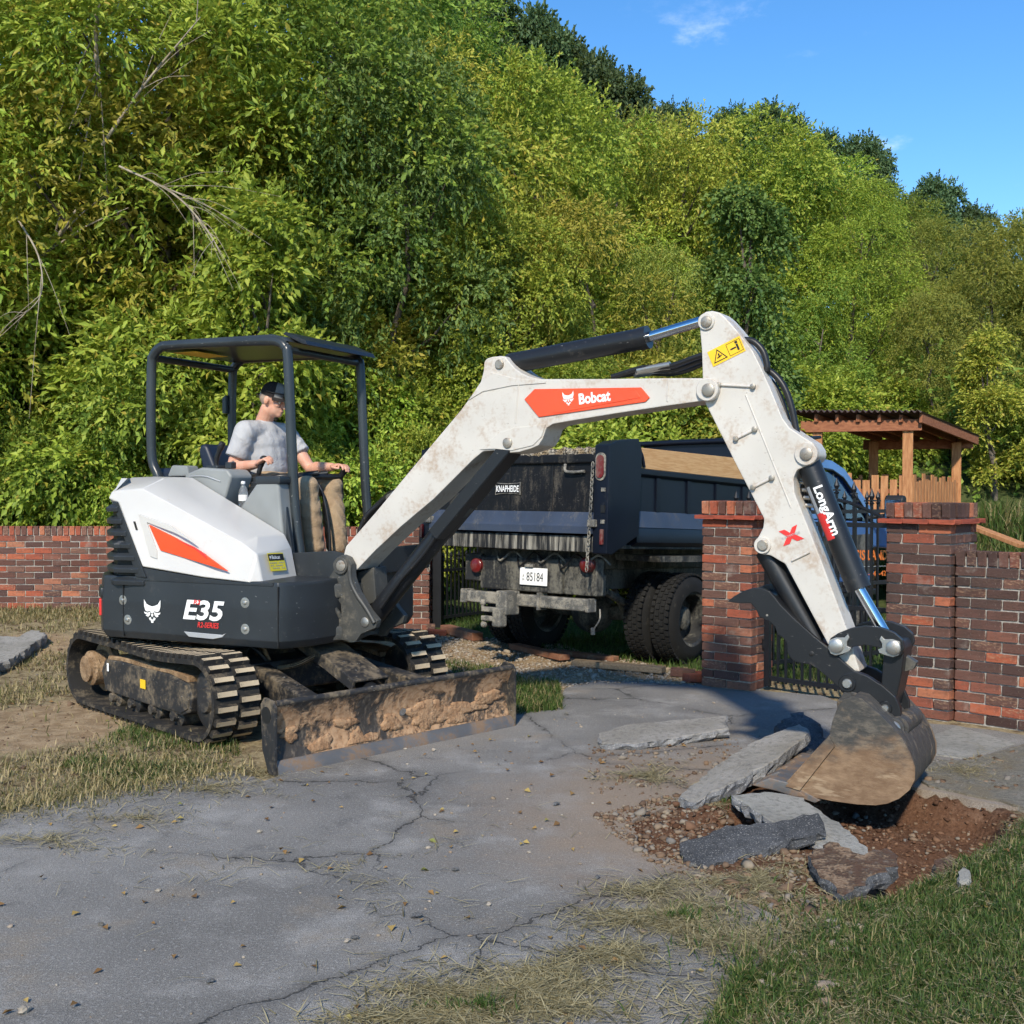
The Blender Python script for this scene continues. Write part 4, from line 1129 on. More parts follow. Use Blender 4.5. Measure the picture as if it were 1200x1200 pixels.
# ---- swing bracket and swing post
def bp(px, py, v): return FB.px(px, py, v)
nose = [(.80, -.48), (.97, -.36), (1.0, -.32), (1.0, -.08), (.93, .06), (.80, .12)]
for z0_, z1_ in ((.565, .66), (.83, .925)):
    B().plan(FH, [(.70, -.5), (.90, -.46), (1.02, -.34), (1.06, -.22), (1.02, -.08), (.90, .04), (.70, .10)], z0_, z1_).build('swing_bracket', M['casting'], EX, smooth=35, bevel=.02)
B().plan(FH, [(.70, -.5), (.84, -.44), (.86, .0), (.70, .08)], .60, .90).build('swing_bracket_web', M['ink'], EX)
B().cyl(FB.w(.06, 0, .54), FB.w(.06, 0, .95), .055).build('swing_pin', M['pin'], EX, smooth=40)
B().cyl(FH.w(.60, -.36, .74), FH.w(.98, -.30, .76), .05).build('swing_cylinder', M['casting'], EX, smooth=40)
b = B().tube(catmull([FH.w(.82, -.40, .70), FH.w(.90, -.42, .80), FH.w(.96, -.38, .74), FH.w(.99, -.30, .62)], 6), .018, 8); b.build('hydraulic_hose', M['casting'], EX, smooth=50)
post_px = [(395, 653), (391, 668), (377, 690), (392, 693), (393, 699), (399, 708), (400, 720), (394, 728), (392, 743), (380, 748), (417, 752), (423, 743), (440, 736), (442, 727), (433, 716), (419, 693), (413, 677), (412, 660), (408, 653), (401, 650)]
for v0_, v1_ in ((-.165, -.120), (.120, .165)):
    P_ = [bp(x, y, -.165) for x, y in post_px]
    B().sv(FB, P_, v0_, v1_).build('swing_post_plate', M['casting'], EX, smooth=35, bevel=.005)
# curved rib on the near plate
B().tube(catmull([FB.w(*[bp(x, y, -.17)[0], -.172, bp(x, y, -.17)[1]]) for x, y in ((410, 662), (411, 680), (418, 696), (430, 714), (439, 730))], 5), .014, 8).build('swing_post_rib', M['casting'], EX, smooth=50)
B().sv(FB, [bp(392, 700, 0), bp(425, 705, 0), bp(432, 745, 0), bp(392, 745, 0)], -.12, .12).build('swing_post_core', M['casting'], EX, smooth=35, bevel=.01)
B().sv(FB, [bp(418, 672, 0), bp(440, 664, 0), bp(443, 705, 0), bp(424, 712, 0)], -.02, .12).build('hose_guide', M['casting'], EX, smooth=35, bevel=.01)
def pin(px, py, v, r, mat='pin', l=.012, name='pivot_pin', boss=None, parent=None):
    s, z = bp(px, py, v); b = B()
    pr_ = [(0, r), (l * .7, r), (l, r * .82)]
    b._lathe(FB.w(s, v, z), -FB.n, pr_, 20, 0); o = b.build(name, M[mat], parent or EX, smooth=35)
    return o
def boss(px, py, v, r, l, mat, parent=None):
    s, z = bp(px, py, v); b = B(); b._lathe(FB.w(s, v + .02, z), -FB.n, [(0, r), (.02 + l, r), (.02 + l + .004, r * .93)], 26, 0)
    return b.build('pin_boss', M[mat], parent or EX, smooth=35)
boss(400, 663, -.165, .055, .012, 'casting'); pin(400, 663, -.177, .034)
pin(428, 729, -.165, .030, 'steel', .01)

# ---- boom
BT = .105
boom_px = [(402, 652), (405, 640), (440, 600), (473, 560), (540, 480), (553, 462), (563, 447), (566, 436), (567, 424), (570, 420), (576, 418), (586, 417), (592, 417.5), (597, 424), (603, 431), (611, 437), (620, 441), (633, 444),
           (700, 444), (780, 443), (822, 443), (832, 447), (838, 457), (832, 468), (824, 470), (780, 476), (720, 485), (665, 494), (648, 497), (640, 502), (636, 514), (631, 522), (622, 526), (608, 530), (594, 531), (580, 528),
           (566, 529), (553, 540), (540, 553), (508, 585), (470, 617), (440, 645), (418, 668), (411, 668)]
boomP = [bp(x, y, -BT) for x, y in boom_px]
boom = B().sv(FB, boomP, -BT, BT).build('boom', M['white_arm'], EX, smooth=30, bevel=.010)
# proud weld seams / reinforcement plates
B().sv(FB, [bp(x, y, -BT) for x, y in [(548, 470), (566, 459), (600, 452), (640, 449), (640, 446), (605, 444), (590, 440), (575, 436), (569, 440), (565, 452)]], -BT - .006, -BT).build('ear_plate', M['white_arm'], boom, smooth=30, bevel=.003)
B().sv(FB, [bp(x, y, -BT) for x, y in [(562, 527), (585, 507), (605, 501), (640, 497), (635, 512), (625, 522), (600, 528), (580, 526)]], -BT - .006, -BT).build('ear_plate', M['white_arm'], boom, smooth=30, bevel=.003)
for q in ([(608, 449), (604, 496)], [(783, 447), (782, 470)]):
    a, c = [FB.w(bp(x, y, -BT)[0], -BT, bp(x, y, -BT)[1]) for x, y in q]
    B().tube([a, c], .005, 6).build('weld_bead', M['white_arm'], boom, smooth=50)
pan = [(615, 468), (627, 456), (752, 454), (762, 466), (757, 471), (632, 489)]
pn = B().sv(FB, [bp(x, y, -BT) for x, y in pan], -BT - .009, -BT).build('red_panel', M['red'], boom, smooth=30, bevel=.004)
B().sv(FB, [bp(x, y, -BT) for x, y in [(648, 458), (745, 456.5), (752, 466), (655, 484), (648, 484)]], -BT - .012, -BT - .008).build('panel_relief', M['red'], pn, smooth=30, bevel=.003)
o0 = FB.w(bp(680, 474.5, -BT)[0], -BT - .012, bp(680, 474.5, -BT)[1]); o1 = FB.w(bp(717, 470, -BT)[0], -BT - .012, bp(717, 470, -BT)[1])
te = (o1 - o0).normalized(); tu = (Zv - te * Zv.dot(te)).normalized()
hB = bp(690, 461, -BT)[1] - bp(690, 474, -BT)[1]
lettering('brand_lettering', 'Bobcat', pn, o0, te, tu, (o1 - o0).length, hB, M['white_ink'], bold=.035, depth=.002)
e0 = FB.w(bp(661, 476, -BT)[0], -BT - .012, bp(661, 476, -BT)[1])
emblem(pn, e0, te, tu, .072, .078, M['white_ink'], .002)
boss(830, 457, -BT, .060, .02, 'white_arm'); pin(830, 457, -BT - .026, .034)
pin(585.5, 427, -BT, .028); pin(595, 519, -BT - .006, .030)
# boom lift cylinder
def rod(px0, px1, v, r, mat, name, n=18, sm=40, parent=None, t0=0.0, t1=1.0):
    a = bp(*px0, v); c = bp(*px1, v); A_ = FB.w(a[0], v, a[1]); C_ = FB.w(c[0], v, c[1])
    return B().cyl(A_.lerp(C_, t0), A_.lerp(C_, t1), r, n=n).build(name, M[mat], parent or EX, smooth=sm)
rod((432, 731), (541, 593), 0, .062, 'black', 'boom_cylinder')
rod((541, 593), (600, 518), 0, .030, 'black', 'cylinder_rod')
rod((538, 597), (546, 587), 0, .068, 'casting', 'cylinder_gland')
a, c = bp(520, 630, -.02), bp(606, 527, -.02)
A_, C_ = FB.w(a[0], -.03, a[1]), FB.w(c[0], -.03, c[1]); dd_ = (C_ - A_).normalized(); up_ = FB.n.cross(dd_)
B().box((A_ + C_) / 2, (C_ - A_).length / 2, .075, .012, (dd_, FB.n, up_)).build('rod_guard', M['black'], EX, bevel=.004)
for sgn in (-1, 1):
    B().box((A_ + C_) / 2 + FB.n * .075 * sgn + up_ * .03 * (1 if up_.z > 0 else -1), (C_ - A_).length / 2, .005, .036, (dd_, FB.n, up_)).build('guard_flange', M['black'], EX)
for k in range(3):
    P_ = [(447, 712 - k * 3), (470, 680 - 4 * k), (495, 652 - 4 * k), (517, 620 - 3 * k)]
    B().tube(catmull([FB.w(bp(x, y, -.07)[0], -.075 + .03 * k, bp(x, y, -.07)[1]) for x, y in P_], 6), .012, 8).build('hydraulic_hose', M['hose'], EX, smooth=50)
s_, z_ = bp(516, 622, -.07); b = B().cyl(FB.w(s_ - .02, -.075, z_ - .02), FB.w(s_ + .035, -.075, z_ + .035), .017); b.build('hose_fitting', M['steel'], EX, smooth=40)
s_, z_ = bp(536, 597, -.07); b = B(); b._lathe(FB.w(s_, -.075, z_), -FB.n, [(0, .018), (.03, .018), (.034, .012)], 12, 0); b.build('hose_fitting', M['steel'], EX, smooth=40)
# arm (crowd) cylinder over the boom
rod((588, 428), (757, 396), 0, .060, 'black', 'arm_cylinder', t0=.06)
rod((757, 396), (831, 374), 0, .028, 'chrome', 'cylinder_rod')
rod((750, 397.5), (760, 395), 0, .064, 'black', 'cylinder_gland')
# hoses at boom front end, silver fittings
for k in range(3):
    P_ = [(715 + 8 * k, 441), (750 + 4 * k, 437 - 2 * k), (790, 437 - 3 * k), (822, 426 - 3 * k), (850, 412)]
    B().tube(catmull([FB.w(bp(x, y, .03)[0], .05 - .05 * k, bp(x, y, .03)[1]) for x, y in P_], 6), .014, 8).build('hydraulic_hose', M['hose'], EX, smooth=50)
    P_ = [(742 + 6 * k, 439 - 1.5 * k), (764 + 5 * k, 436 - 2 * k), (786 + 3 * k, 435 - 3 * k)]
    B().tube([FB.w(bp(x, y, .03)[0], .05 - .05 * k, bp(x, y, .03)[1]) for x, y in P_], .017, 10).build('hose_fitting', M['steel'], EX, smooth=50)
# ---- dipper arm
AT = .085
arm_px = [(819, 376), (821, 369), (827, 365), (834, 364), (843, 366), (850, 372), (860, 383), (870, 395), (882, 411), (890, 427), (902, 453), (917, 490), (925, 501), (940, 511), (953, 519), (958, 527), (959, 535), (955, 541), (946, 546), (934, 551), (930, 560), (931, 577),
          (960, 650), (993, 738), (1003, 772), (1008, 787), (1001, 790), (990, 780), (971, 757), (945, 708), (920, 661), (911, 656), (903, 651), (892, 650), (885, 643), (884, 635), (889, 628), (894, 618), (895, 608), (860, 540), (835, 490), (824, 468), (823, 440), (822, 410)]
arm = B().sv(FB, [bp(x, y, -AT) for x, y in arm_px], -AT, AT).build('dipper_arm', M['white_arm'], EX, smooth=30, bevel=.009)
boss(828, 377, -AT, .045, .008, 'white_arm', arm); pin(828, 377, -AT - .012, .030)
boss(945, 532, -AT, .058, .010, 'white_arm', arm); pin(945, 532, -AT - .014, .032)
boss(894, 639, -AT, .044, .010, 'white_arm', arm); pin(894, 639, -AT - .014, .028)
def strap(p, q, r=.008, ends=True):
    a, c = [FB.w(bp(x, y, -AT)[0], -AT - .004, bp(x, y, -AT)[1]) for x, y in (p, q)]
    o = B().tube([a, c], r, 8).build('guard_strap', M['white_arm'], arm, smooth=50)
    if ends:
        for w_ in (a, c):
            b = B(); b._lathe(w_, -FB.n, [(0, .014), (.014, .014), (.016, .009)], 12, 0); b.build('strap_bolt', M['pin'], arm, smooth=40)
strap((843, 451), (883, 453)); strap((863, 514), (885, 503)); strap((883, 571), (905, 560)); strap((928, 657), (949, 647), .006, False)
a, c = [FB.w(bp(x, y, -AT)[0], -AT, bp(x, y, -AT)[1]) for x, y in ((874, 463), (927, 595))]
B().tube([a, c], .0045, 6).build('weld_bead', M['white_arm'], arm, smooth=50)
# warning sticker
c0_ = FB.w(bp(836, 430, -AT)[0], -AT, bp(836, 430, -AT)[1]); c1_ = FB.w(bp(874, 411, -AT)[0], -AT, bp(874, 411, -AT)[1])
we = (c1_ - c0_).normalized(); wu = (Zv - we * Zv.dot(we)).normalized(); wl_ = (c1_ - c0_).length
sheet('warning_sticker', [[(0, 0), (wl_, 0), (wl_, .085), (0, .085)]], arm, c0_, we, wu, M['yellow'], .003)
def outline(pts, w):
    out = []
    cx = sum(p[0] for p in pts) / len(pts); cy = sum(p[1] for p in pts) / len(pts)
    for i in range(len(pts)):
        a, b_ = pts[i], pts[(i + 1) % len(pts)]
        ia = (a[0] + (cx - a[0]) * w, a[1] + (cy - a[1]) * w); ib = (b_[0] + (cx - b_[0]) * w, b_[1] + (cy - b_[1]) * w)
        out.append([a, b_, ib, ia])
    return out
ink = outline([(.012, .012), (.092, .012), (.052, .077)], .2) + [[(.048, .03), (.056, .03), (.056, .052), (.048, .052)], [(.038, .028), (.066, .034), (.066, .040), (.038, .034)]]
ink += outline([(.104, .010), (wl_ - .006, .010), (wl_ - .006, .075), (.104, .075)], .06) + [[(.118, .036), (.15, .036), (.15, .044), (.118, .044)], [(wl_ - .035, .02), (wl_ - .024, .02), (wl_ - .024, .055), (wl_ - .035, .055)], [(wl_ - .037, .058), (wl_ - .022, .058), (wl_ - .022, .07), (wl_ - .037, .07)]]
sheet('sticker_print', ink, arm, c0_, we, wu, M['ink'], .0045)
# red cross logo on the arm
g0 = FB.w(bp(918, 640, -AT)[0], -AT, bp(918, 640, -AT)[1]); g1 = FB.w(bp(940, 632, -AT)[0], -AT, bp(940, 632, -AT)[1])
ge = (g1 - g0).normalized(); gu = (Zv - ge * Zv.dot(ge)).normalized(); gl = (g1 - g0).length
sheet('cross_logo', [[(0, 0), (.036, 0), (.056, .022), (.076, 0), (gl + .012, 0), (.076, .038), (gl + .004, .078), (.076, .074), (.056, .052), (.036, .076), (.004, .078), (.036, .038)]], arm, g0, ge, gu, M['red_ink'], .003)
lettering('logo_lettering', 'X-CHANGE', arm, g0 + ge * .004 + gu * .033, ge, gu, gl, .011, M['grey_ink'], depth=.005)
# bucket cylinder on the outer side of the arm
rod((944, 534), (1007, 690), -.02, .060, 'black', 'bucket_cylinder')
rod((1007, 690), (1046, 757), -.02, .026, 'chrome', 'cylinder_rod')
a, c = bp(944, 534, -.02), bp(1007, 690, -.02); A_, C_ = FB.w(a[0], -.02, a[1]), FB.w(c[0], -.02, c[1]); cd = (C_ - A_).normalized()
tocam = (EYE - (A_ + C_) / 2); tocam = (tocam - cd * tocam.dot(cd)).normalized(); sd = tocam.cross(cd)
def wrap_label(name, t0, t1, a0, a1, r, mat):
    b = B(); vs = []; k = 8
    for i in range(k + 1):
        an = R(a0 + (a1 - a0) * i / k); nrm = tocam * math.cos(an) + sd * math.sin(an)
        for tt in (t0, t1): vs.append(A_.lerp(C_, tt) + nrm * r)
    b.add(vs, [(2 * i, 2 * i + 1, 2 * i + 3, 2 * i + 2) for i in range(k)])
    return b.build(name, mat, EX, smooth=60)
wrap_label('cylinder_label', .20, .64, -46, 46, .0612, M['black'])
wrap_label('label_red_band', .42, .62, -62, -16, .0616, M['red_ink'])
wrap_label('label_grey_band', .22, .42, -62, -40, .0616, M['grey_ink'])
def curved_text(name, txt, t0, t1, a0, a1, r, mat):
    """lettering that runs down the barrel, bent round it"""
    holder = lettering(name, txt, EX, Vector((0, 0, 0)) + EX.location, Vector((1, 0, 0)), Vector((0, 1, 0)), 1, 1, mat, bold=.03, depth=0)
    bmx = bmesh.new(); bmx.from_mesh(holder.data); bmesh.ops.triangulate(bmx, faces=bmx.faces)
    bmesh.ops.subdivide_edges(bmx, edges=bmx.edges, cuts=3, use_grid_fill=True); bmx.to_mesh(holder.data); bmx.free()
    for q in holder.data.vertices:
        u, w_ = q.co.x, q.co.y
        an = R(a0 + (a1 - a0) * w_); nrm = tocam * math.cos(an) + sd * math.sin(an)
        q.co = A_.lerp(C_, t0 + (t1 - t0) * u) + nrm * r - EX.location
    holder.data.update()
curved_text('cylinder_lettering', 'LongArm', .24, .60, -38, 20, .0625, M['white_ink'])
# hoses round the back of the arm
for k, (P_) in enumerate([[(873, 399), (885, 401), (896, 412), (901, 428), (900, 436)], [(893, 433), (905, 437), (918, 452), (927, 475), (934, 508)], [(893, 441), (904, 450), (914, 470), (921, 492), (924, 504)], [(871, 402), (884, 407), (893, 420), (896, 440)]]):
    B().tube(catmull([FB.w(bp(x, y, 0)[0], -.03 + .03 * k, bp(x, y, 0)[1]) for x, y in P_], 6), .017, 9).build('hydraulic_hose', M['hose'], EX, smooth=50)
for k in range(4):
    P_ = [(936 + 3 * k, 552 + 5 * k), (942 + 3 * k, 563 + 4 * k), (938 + 2 * k, 580 + 7 * k), (946 + 2 * k, 604 + 6 * k)]
    B().tube(catmull([FB.w(bp(x, y, .02)[0], .03 + .012 * k, bp(x, y, .02)[1]) for x, y in P_], 5), .010, 8).build('hydraulic_hose', M['hose'], EX, smooth=50)
    s_, z_ = bp(937 + 2 * k, 565 + 9 * k, .0); B().cyl(FB.w(s_, .02, z_), FB.w(s_ + .05, .02, z_ - .004), .011, n=8).build('hose_fitting', M['steel'], EX, smooth=40)
# thumb cylinder under the arm
rod((897, 645), (957, 752), 0, .055, 'black', 'thumb_cylinder'); rod((957, 752), (972, 775), 0, .026, 'chrome', 'cylinder_rod')
# thumb claw
th_px = [(852, 705), (860, 699), (870, 693), (882, 689), (893, 689), (902, 693), (909, 701), (915, 709), (929, 723), (950, 742), (972, 761), (990, 777), (1004, 789), (1010, 797), (1010, 806), (1003, 812), (993, 813), (985, 808), (974, 797), (962, 787), (951, 779), (938, 777), (929, 774), (923, 766), (922, 753), (917, 747), (911, 743), (908, 734), (900, 727), (890, 723), (886, 714), (880, 707), (868, 707)]
for v0_, v1_ in ((-.135, -.105), (.105, .135)):
    B().sv(FB, [bp(x, y, -.13) for x, y in th_px], v0_, v1_).build('thumb_plate', M['black'], EX, smooth=30, bevel=.005)
B().sv(FB, [bp(x, y, -.13) for x, y in [(885, 695), (905, 700), (940, 738), (970, 765), (960, 772), (930, 755), (905, 725), (888, 712)]], -.105, .105).build('thumb_web', M['black'], EX, smooth=30)
pin(951, 766, -.135, .013, 'ink', .004, 'thumb_hole'); pin(899, 721, -.135, .006, 'pin', .004, 'thumb_bolt')
# bucket links
l1 = [(970, 758), (973, 748), (982, 742), (997, 736), (1014, 733), (1032, 735), (1048, 741), (1058, 750), (1060, 760), (1056, 768), (1048, 770), (1040, 766), (1030, 759), (1015, 756), (1000, 758), (990, 766), (980, 770), (972, 766)]
for v0_, v1_ in ((-.145, -.115), (.115, .145)):
    B().sv(FB, [bp(x, y, -.14) for x, y in l1], v0_, v1_).build('side_link', M['black'], EX, smooth=30, bevel=.005)
for (x, y, q) in ((980, 757, 1), (1047, 759, -1)):
    pts_ = [(x - 9 * q, y + 3), (x - 8 * q, y - 7), (x + 0 * q, y - 10), (x + 10 * q, y - 10), (x + 14 * q, y - 14), (x + 16 * q, y - 10), (x + 13 * q, y - 5), (x + 13 * q, y), (x + 18 * q, y + 2), (x + 16 * q, y + 6), (x + 8 * q, y + 9), (x, y + 11), (x - 6 * q, y + 9)]
    B().sv(FB, [bp(a_, c_, -.15) for a_, c_ in pts_], -.160, -.146).build('pin_retainer', M['steel'], EX, smooth=30, bevel=.003)
    pin(x, y, -.160, .034, 'steel', .014)
l2 = [(1036, 762), (1046, 750), (1056, 752), (1060, 762), (1057, 790), (1050, 822), (1046, 838), (1036, 840), (1030, 832), (1033, 800)]
B().sv(FB, [bp(x, y, -.1) for x, y in l2], -.11, .11).build('bucket_link', M['black'], EX, smooth=30, bevel=.01)
B().sv(FB, [bp(x, y, -.1) for x, y in [(1057, 770), (1071, 779), (1067, 787), (1056, 790)]], -.03, .03).build('link_lug', M['casting'], EX, smooth=30, bevel=.004)
# quick coupler
cp = [(984, 800), (990, 789), (1002, 786), (1016, 791), (1035, 803), (1050, 816), (1056, 830), (1056, 842), (1047, 846), (1036, 842), (1020, 832), (1005, 822), (994, 816), (986, 810)]
for v0_, v1_ in ((-.125, -.095), (.095, .125)):
    B().sv(FB, [bp(x, y, -.12) for x, y in cp], v0_ - .012, v1_ - .012 if v0_ > 0 else v1_).build('coupler_plate', M['black'], EX, smooth=30, bevel=.006)
B().sv(FB, [bp(x, y, -.12) for x, y in [(1000, 800), (1040, 815), (1048, 835), (1010, 820)]], -.095, .095).build('coupler_body', M['casting'], EX, bevel=.01)
for x, y, r in ((993, 801, .042), (1037, 830, .034), (1019, 819, .016)):
    boss(x, y, -.137, r, .006, 'black'); pin(x, y, -.147, r * .55, 'steel', .016)
# bucket
BW = .30
bk_near = [(983, 826), (990, 819), (999, 816), (1010, 819), (1022, 830), (1040, 846), (1056, 864), (1066, 882), (1072, 900), (1072, 914), (1066, 926), (1054, 936), (1040, 942), (1026, 944), (1005, 943), (975, 939), (945, 933), (924, 925), (920, 918), (940, 896), (960, 874), (972, 861), (975, 846), (979, 835)]
bkP = [bp(x, y, -BW) for x, y in bk_near]
for v0_, v1_ in ((-BW, -BW + .018), (BW - .018, BW)):
    B().sv(FB, bkP, v0_, v1_).build('bucket_side', M['bucket'], EX, smooth=30, bevel=.003)
shell = bkP[2:20]
b = B(); vs = []; k = len(shell); cx_ = sum(p[0] for p in shell) / k; cz_ = sum(p[1] for p in shell) / k
for s, z in shell:
    d_ = Vector((cx_ - s, cz_ - z)).normalized() * .014
    for v in (-BW + .019, BW - .019):
        vs.append(FB.w(s + d_.x * .15, v, z + d_.y * .15)); vs.append(FB.w(s + d_.x * 1.2, v, z + d_.y * 1.2))
fs = []
for i in range(k - 1):
    a_, c_ = i * 4, (i + 1) * 4
    fs += [(a_, a_ + 2, c_ + 2, c_), (a_ + 1, c_ + 1, c_ + 3, a_ + 3), (a_, c_, c_ + 1, a_ + 1), (a_ + 2, a_ + 3, c_ + 3, c_ + 2)]
fs += [(0, 1, 3, 2), tuple(4 * (k - 1) + q for q in (0, 2, 3, 1))]
b.add(vs, fs); b.build('bucket_shell', M['bucket_dark'], EX, smooth=40)
for v0_, v1_ in ((-BW - .014, -BW - .001), (BW + .001, BW + .014)):
    B().sv(FB, [bp(x, y, -BW) for x, y in [(972, 862), (979, 874), (938, 926), (921, 921)]], v0_, v1_).build('side_cutter', M['bucket'], EX, smooth=30, bevel=.003)
B().sv(FB, [bp(x, y, -BW) for x, y in [(905, 912), (922, 917), (962, 938), (955, 941), (918, 928)]], -BW - .002, BW + .002).build('cutting_lip', M['edge'], EX, smooth=30, bevel=.004)
for i in range(5):
    v = -BW + .03 + (2 * BW - .06) * i / 4
    B().sv(FB, [bp(x, y, -BW) for x, y in [(880, 920), (902, 911), (925, 917), (946, 934), (932, 934), (910, 927)]], v - .036, v + .036).build('bucket_tooth', M['edge'], EX, smooth=30, bevel=.008)
for v in (-.13, .13):
    B().sv(FB, [bp(x, y, -.13) for x, y in [(983, 840), (981, 822), (992, 808), (1005, 812), (1045, 842), (1062, 846), (1066, 862), (1058, 872), (1040, 852), (1010, 832)]], v - .012, v + .012).build('bucket_ear', M['bucket_dark'], EX, smooth=30, bevel=.004)
pin(1047, 853, -BW * .62, .036, 'steel', .03); boss(1047, 853, -BW * .60, .050, .012, 'bucket_dark')
B().cyl(FB.w(bp(1047, 853, -.18)[0], -.18, bp(1047, 853, -.18)[1]), FB.w(bp(1047, 853, -.18)[0], .2, bp(1047, 853, -.18)[1]), .026).build('bucket_pin', M['pin'], EX, smooth=40)
s_, z_ = bp(1060, 850, 0); B().cyl(FB.w(s_, -.16, z_ + .02), FB.w(s_ + .01, .16, z_ + .02), .05).build('bucket_hook_bar', M['bucket_dark'], EX, smooth=40)
# hose bundle from the machine to the boom
for k in range(7):
    o = .012 * k
    P_ = [FH.w(.88, .02 + .03 * k, .98), FH.w(.84, .03 + .03 * k, 1.12 + o), FH.w(.90, .03 + .028 * k, 1.32 + o), FH.w(1.06, .02 + .022 * k, 1.44 + o * .8), FB.w(.42 + .03 * k, .04 + .012 * k, 1.51)]
    B().tube(catmull(P_, 7), .019, 9).build('hydraulic_hose', M['hose'], EX, smooth=50)
    if k in (0, 2, 4, 6):
        B().tube([P_[3].lerp(P_[4], .25), P_[4] + (P_[4] - P_[3]) * .15], [.022, .020], 10).build('hose_fitting', M['steel'], EX, smooth=50)
# hose tray down the back of the boom
P_ = [(468, 560), (500, 523), (540, 474), (558, 450), (566, 436)]
for k in range(2):
    B().tube(catmull([FB.w(bp(x, y, -BT)[0] - .008, .0 + .05 * k, bp(x, y, -BT)[1] + .012) for x, y in P_], 5), .016, 8).build('hydraulic_hose', M['hose'], EX, smooth=50)
# ------------------------------------------------------------------ dump truck
TX, TY = .764, 10.235
FT = Frame(TX, TY, 50.3)
TR = thing('dump_truck', (TX, TY, 0), 'navy blue dump truck with a dirty black tailgate backed into the gate opening', 'truck')
M['navy'] = paint('navy_bed_paint', (.005, .0075, .015), .38, amt=.15, dscale=4, dirt=(.04, .038, .034), coat=.0, spec=.35, streak=True)
M['blue'] = paint('blue_cab_paint', (.055, .135, .33), .28, amt=.15, dscale=4, dirt=(.2, .2, .19), coat=.4)
M['tailgate'] = paint('black_streaked_tailgate', (.007, .0075, .009), .5, amt=.42, dscale=9, dirt=(.11, .097, .077), spec=.3, streak=True, scratch=.2, scol=(.2, .19, .16))
M['ledge'] = paint('blue_grey_ledge', (.035, .048, .078), .5, amt=.4, dscale=7, dirt=(.13, .125, .115), streak=True)
m_ = NT('streaky_sill'); v_ = m_.mapping(scale=(9, 9, .5)); q1 = m_.noise(3.2, 7, .7, vec=v_); q2 = m_.noise(30, 4, .6)
M['sill'] = m_.done(m_.principled(m_.mix(m_.ramp(q1, .42, .68), (.014, .015, .017), (.34, .32, .27)), .7, 0, m_.bump(q1, .2, .004), .3))
M['truck_black'] = paint('dusty_chassis_black', (.018, .018, .018), .6, amt=.6, dscale=5, dirt=(.17, .16, .13), streak=True)
M['galv'] = paint('dirty_galvanised', (.11, .108, .10), .6, metal=.2, amt=.62, dscale=9, dirt=(.37, .34, .28), scratch=.5, scol=(.05, .045, .04), bump=.2)
M['lamp_red'] = paint('red_lamp', (.13, .010, .010), .3, amt=.5, dirt=(.17, .11, .09), coat=.2)
M['tyre'] = paint('tyre_rubber', (.012, .012, .012), .8, amt=.25, dscale=16, dirt=(.13, .12, .10), spec=.3)
m_ = NT('sawn_plank'); v_ = m_.mapping(scale=(1.2, 1.2, 14)); q1 = m_.noise(6, 5, .6, vec=v_)
M['plank'] = m_.done(m_.principled(m_.mix(m_.ramp(q1, .3, .7), (.50, .27, .11), (.62, .38, .18)), .75, 0, m_.bump(q1, .15, .003), .3))
m_ = NT('mesh_tarp'); q1 = m_.noise(4, 7, .65, dist=.8); q2 = m_.noise(120, 3, .6)
M['tarp'] = m_.done(m_.principled(m_.mix(m_.ramp(q1, .35, .68), (.03, .03, .032), (.26, .26, .25)), .8, 0, m_.bump(q1, .5, .03), .3))
m_ = NT('glass_tint')
gl_ = _n(m_.t, 'ShaderNodeBsdfGlossy'); gl_.inputs['Roughness'].default_value = .03; gl_.inputs['Color'].default_value = (.9, .95, 1, 1)
tr_ = _n(m_.t, 'ShaderNodeBsdfTransparent'); tr_.inputs['Color'].default_value = (.66, .72, .70, 1)
fz = _n(m_.t, 'ShaderNodeFresnel'); fz.inputs['IOR'].default_value = 1.5
mx_ = _n(m_.t, 'ShaderNodeMixShader'); m_.t.links.new(fz.outputs[0], mx_.inputs[0]); m_.t.links.new(tr_.outputs[0], mx_.inputs[1]); m_.t.links.new(gl_.outputs[0], mx_.inputs[2])
M['glass'] = m_.done(mx_.outputs[0])
m_ = NT('debris_crust'); q1 = m_.noise(55, 4, .7); q2 = m_.noise(14, 5, .6)
M['crust'] = m_.done(m_.principled(m_.mix(m_.ramp(q1, .42, .58), (.035, .028, .022), m_.mix(m_.ramp(q2, .4, .6), (.40, .30, .18), (.50, .45, .36))), .95, 0, m_.bump(q1, 1, .03), .2))
B().fbox(FT, -1.1, 2.2, -.50, .50, .80, .985).build('hoist_frame', M['truck_black'], TR, bevel=.01)
B().fbox(FT, -.55, -.50, -.98, -.50, .42, .93).build('mud_flap', M['tyre'], TR) if False else None
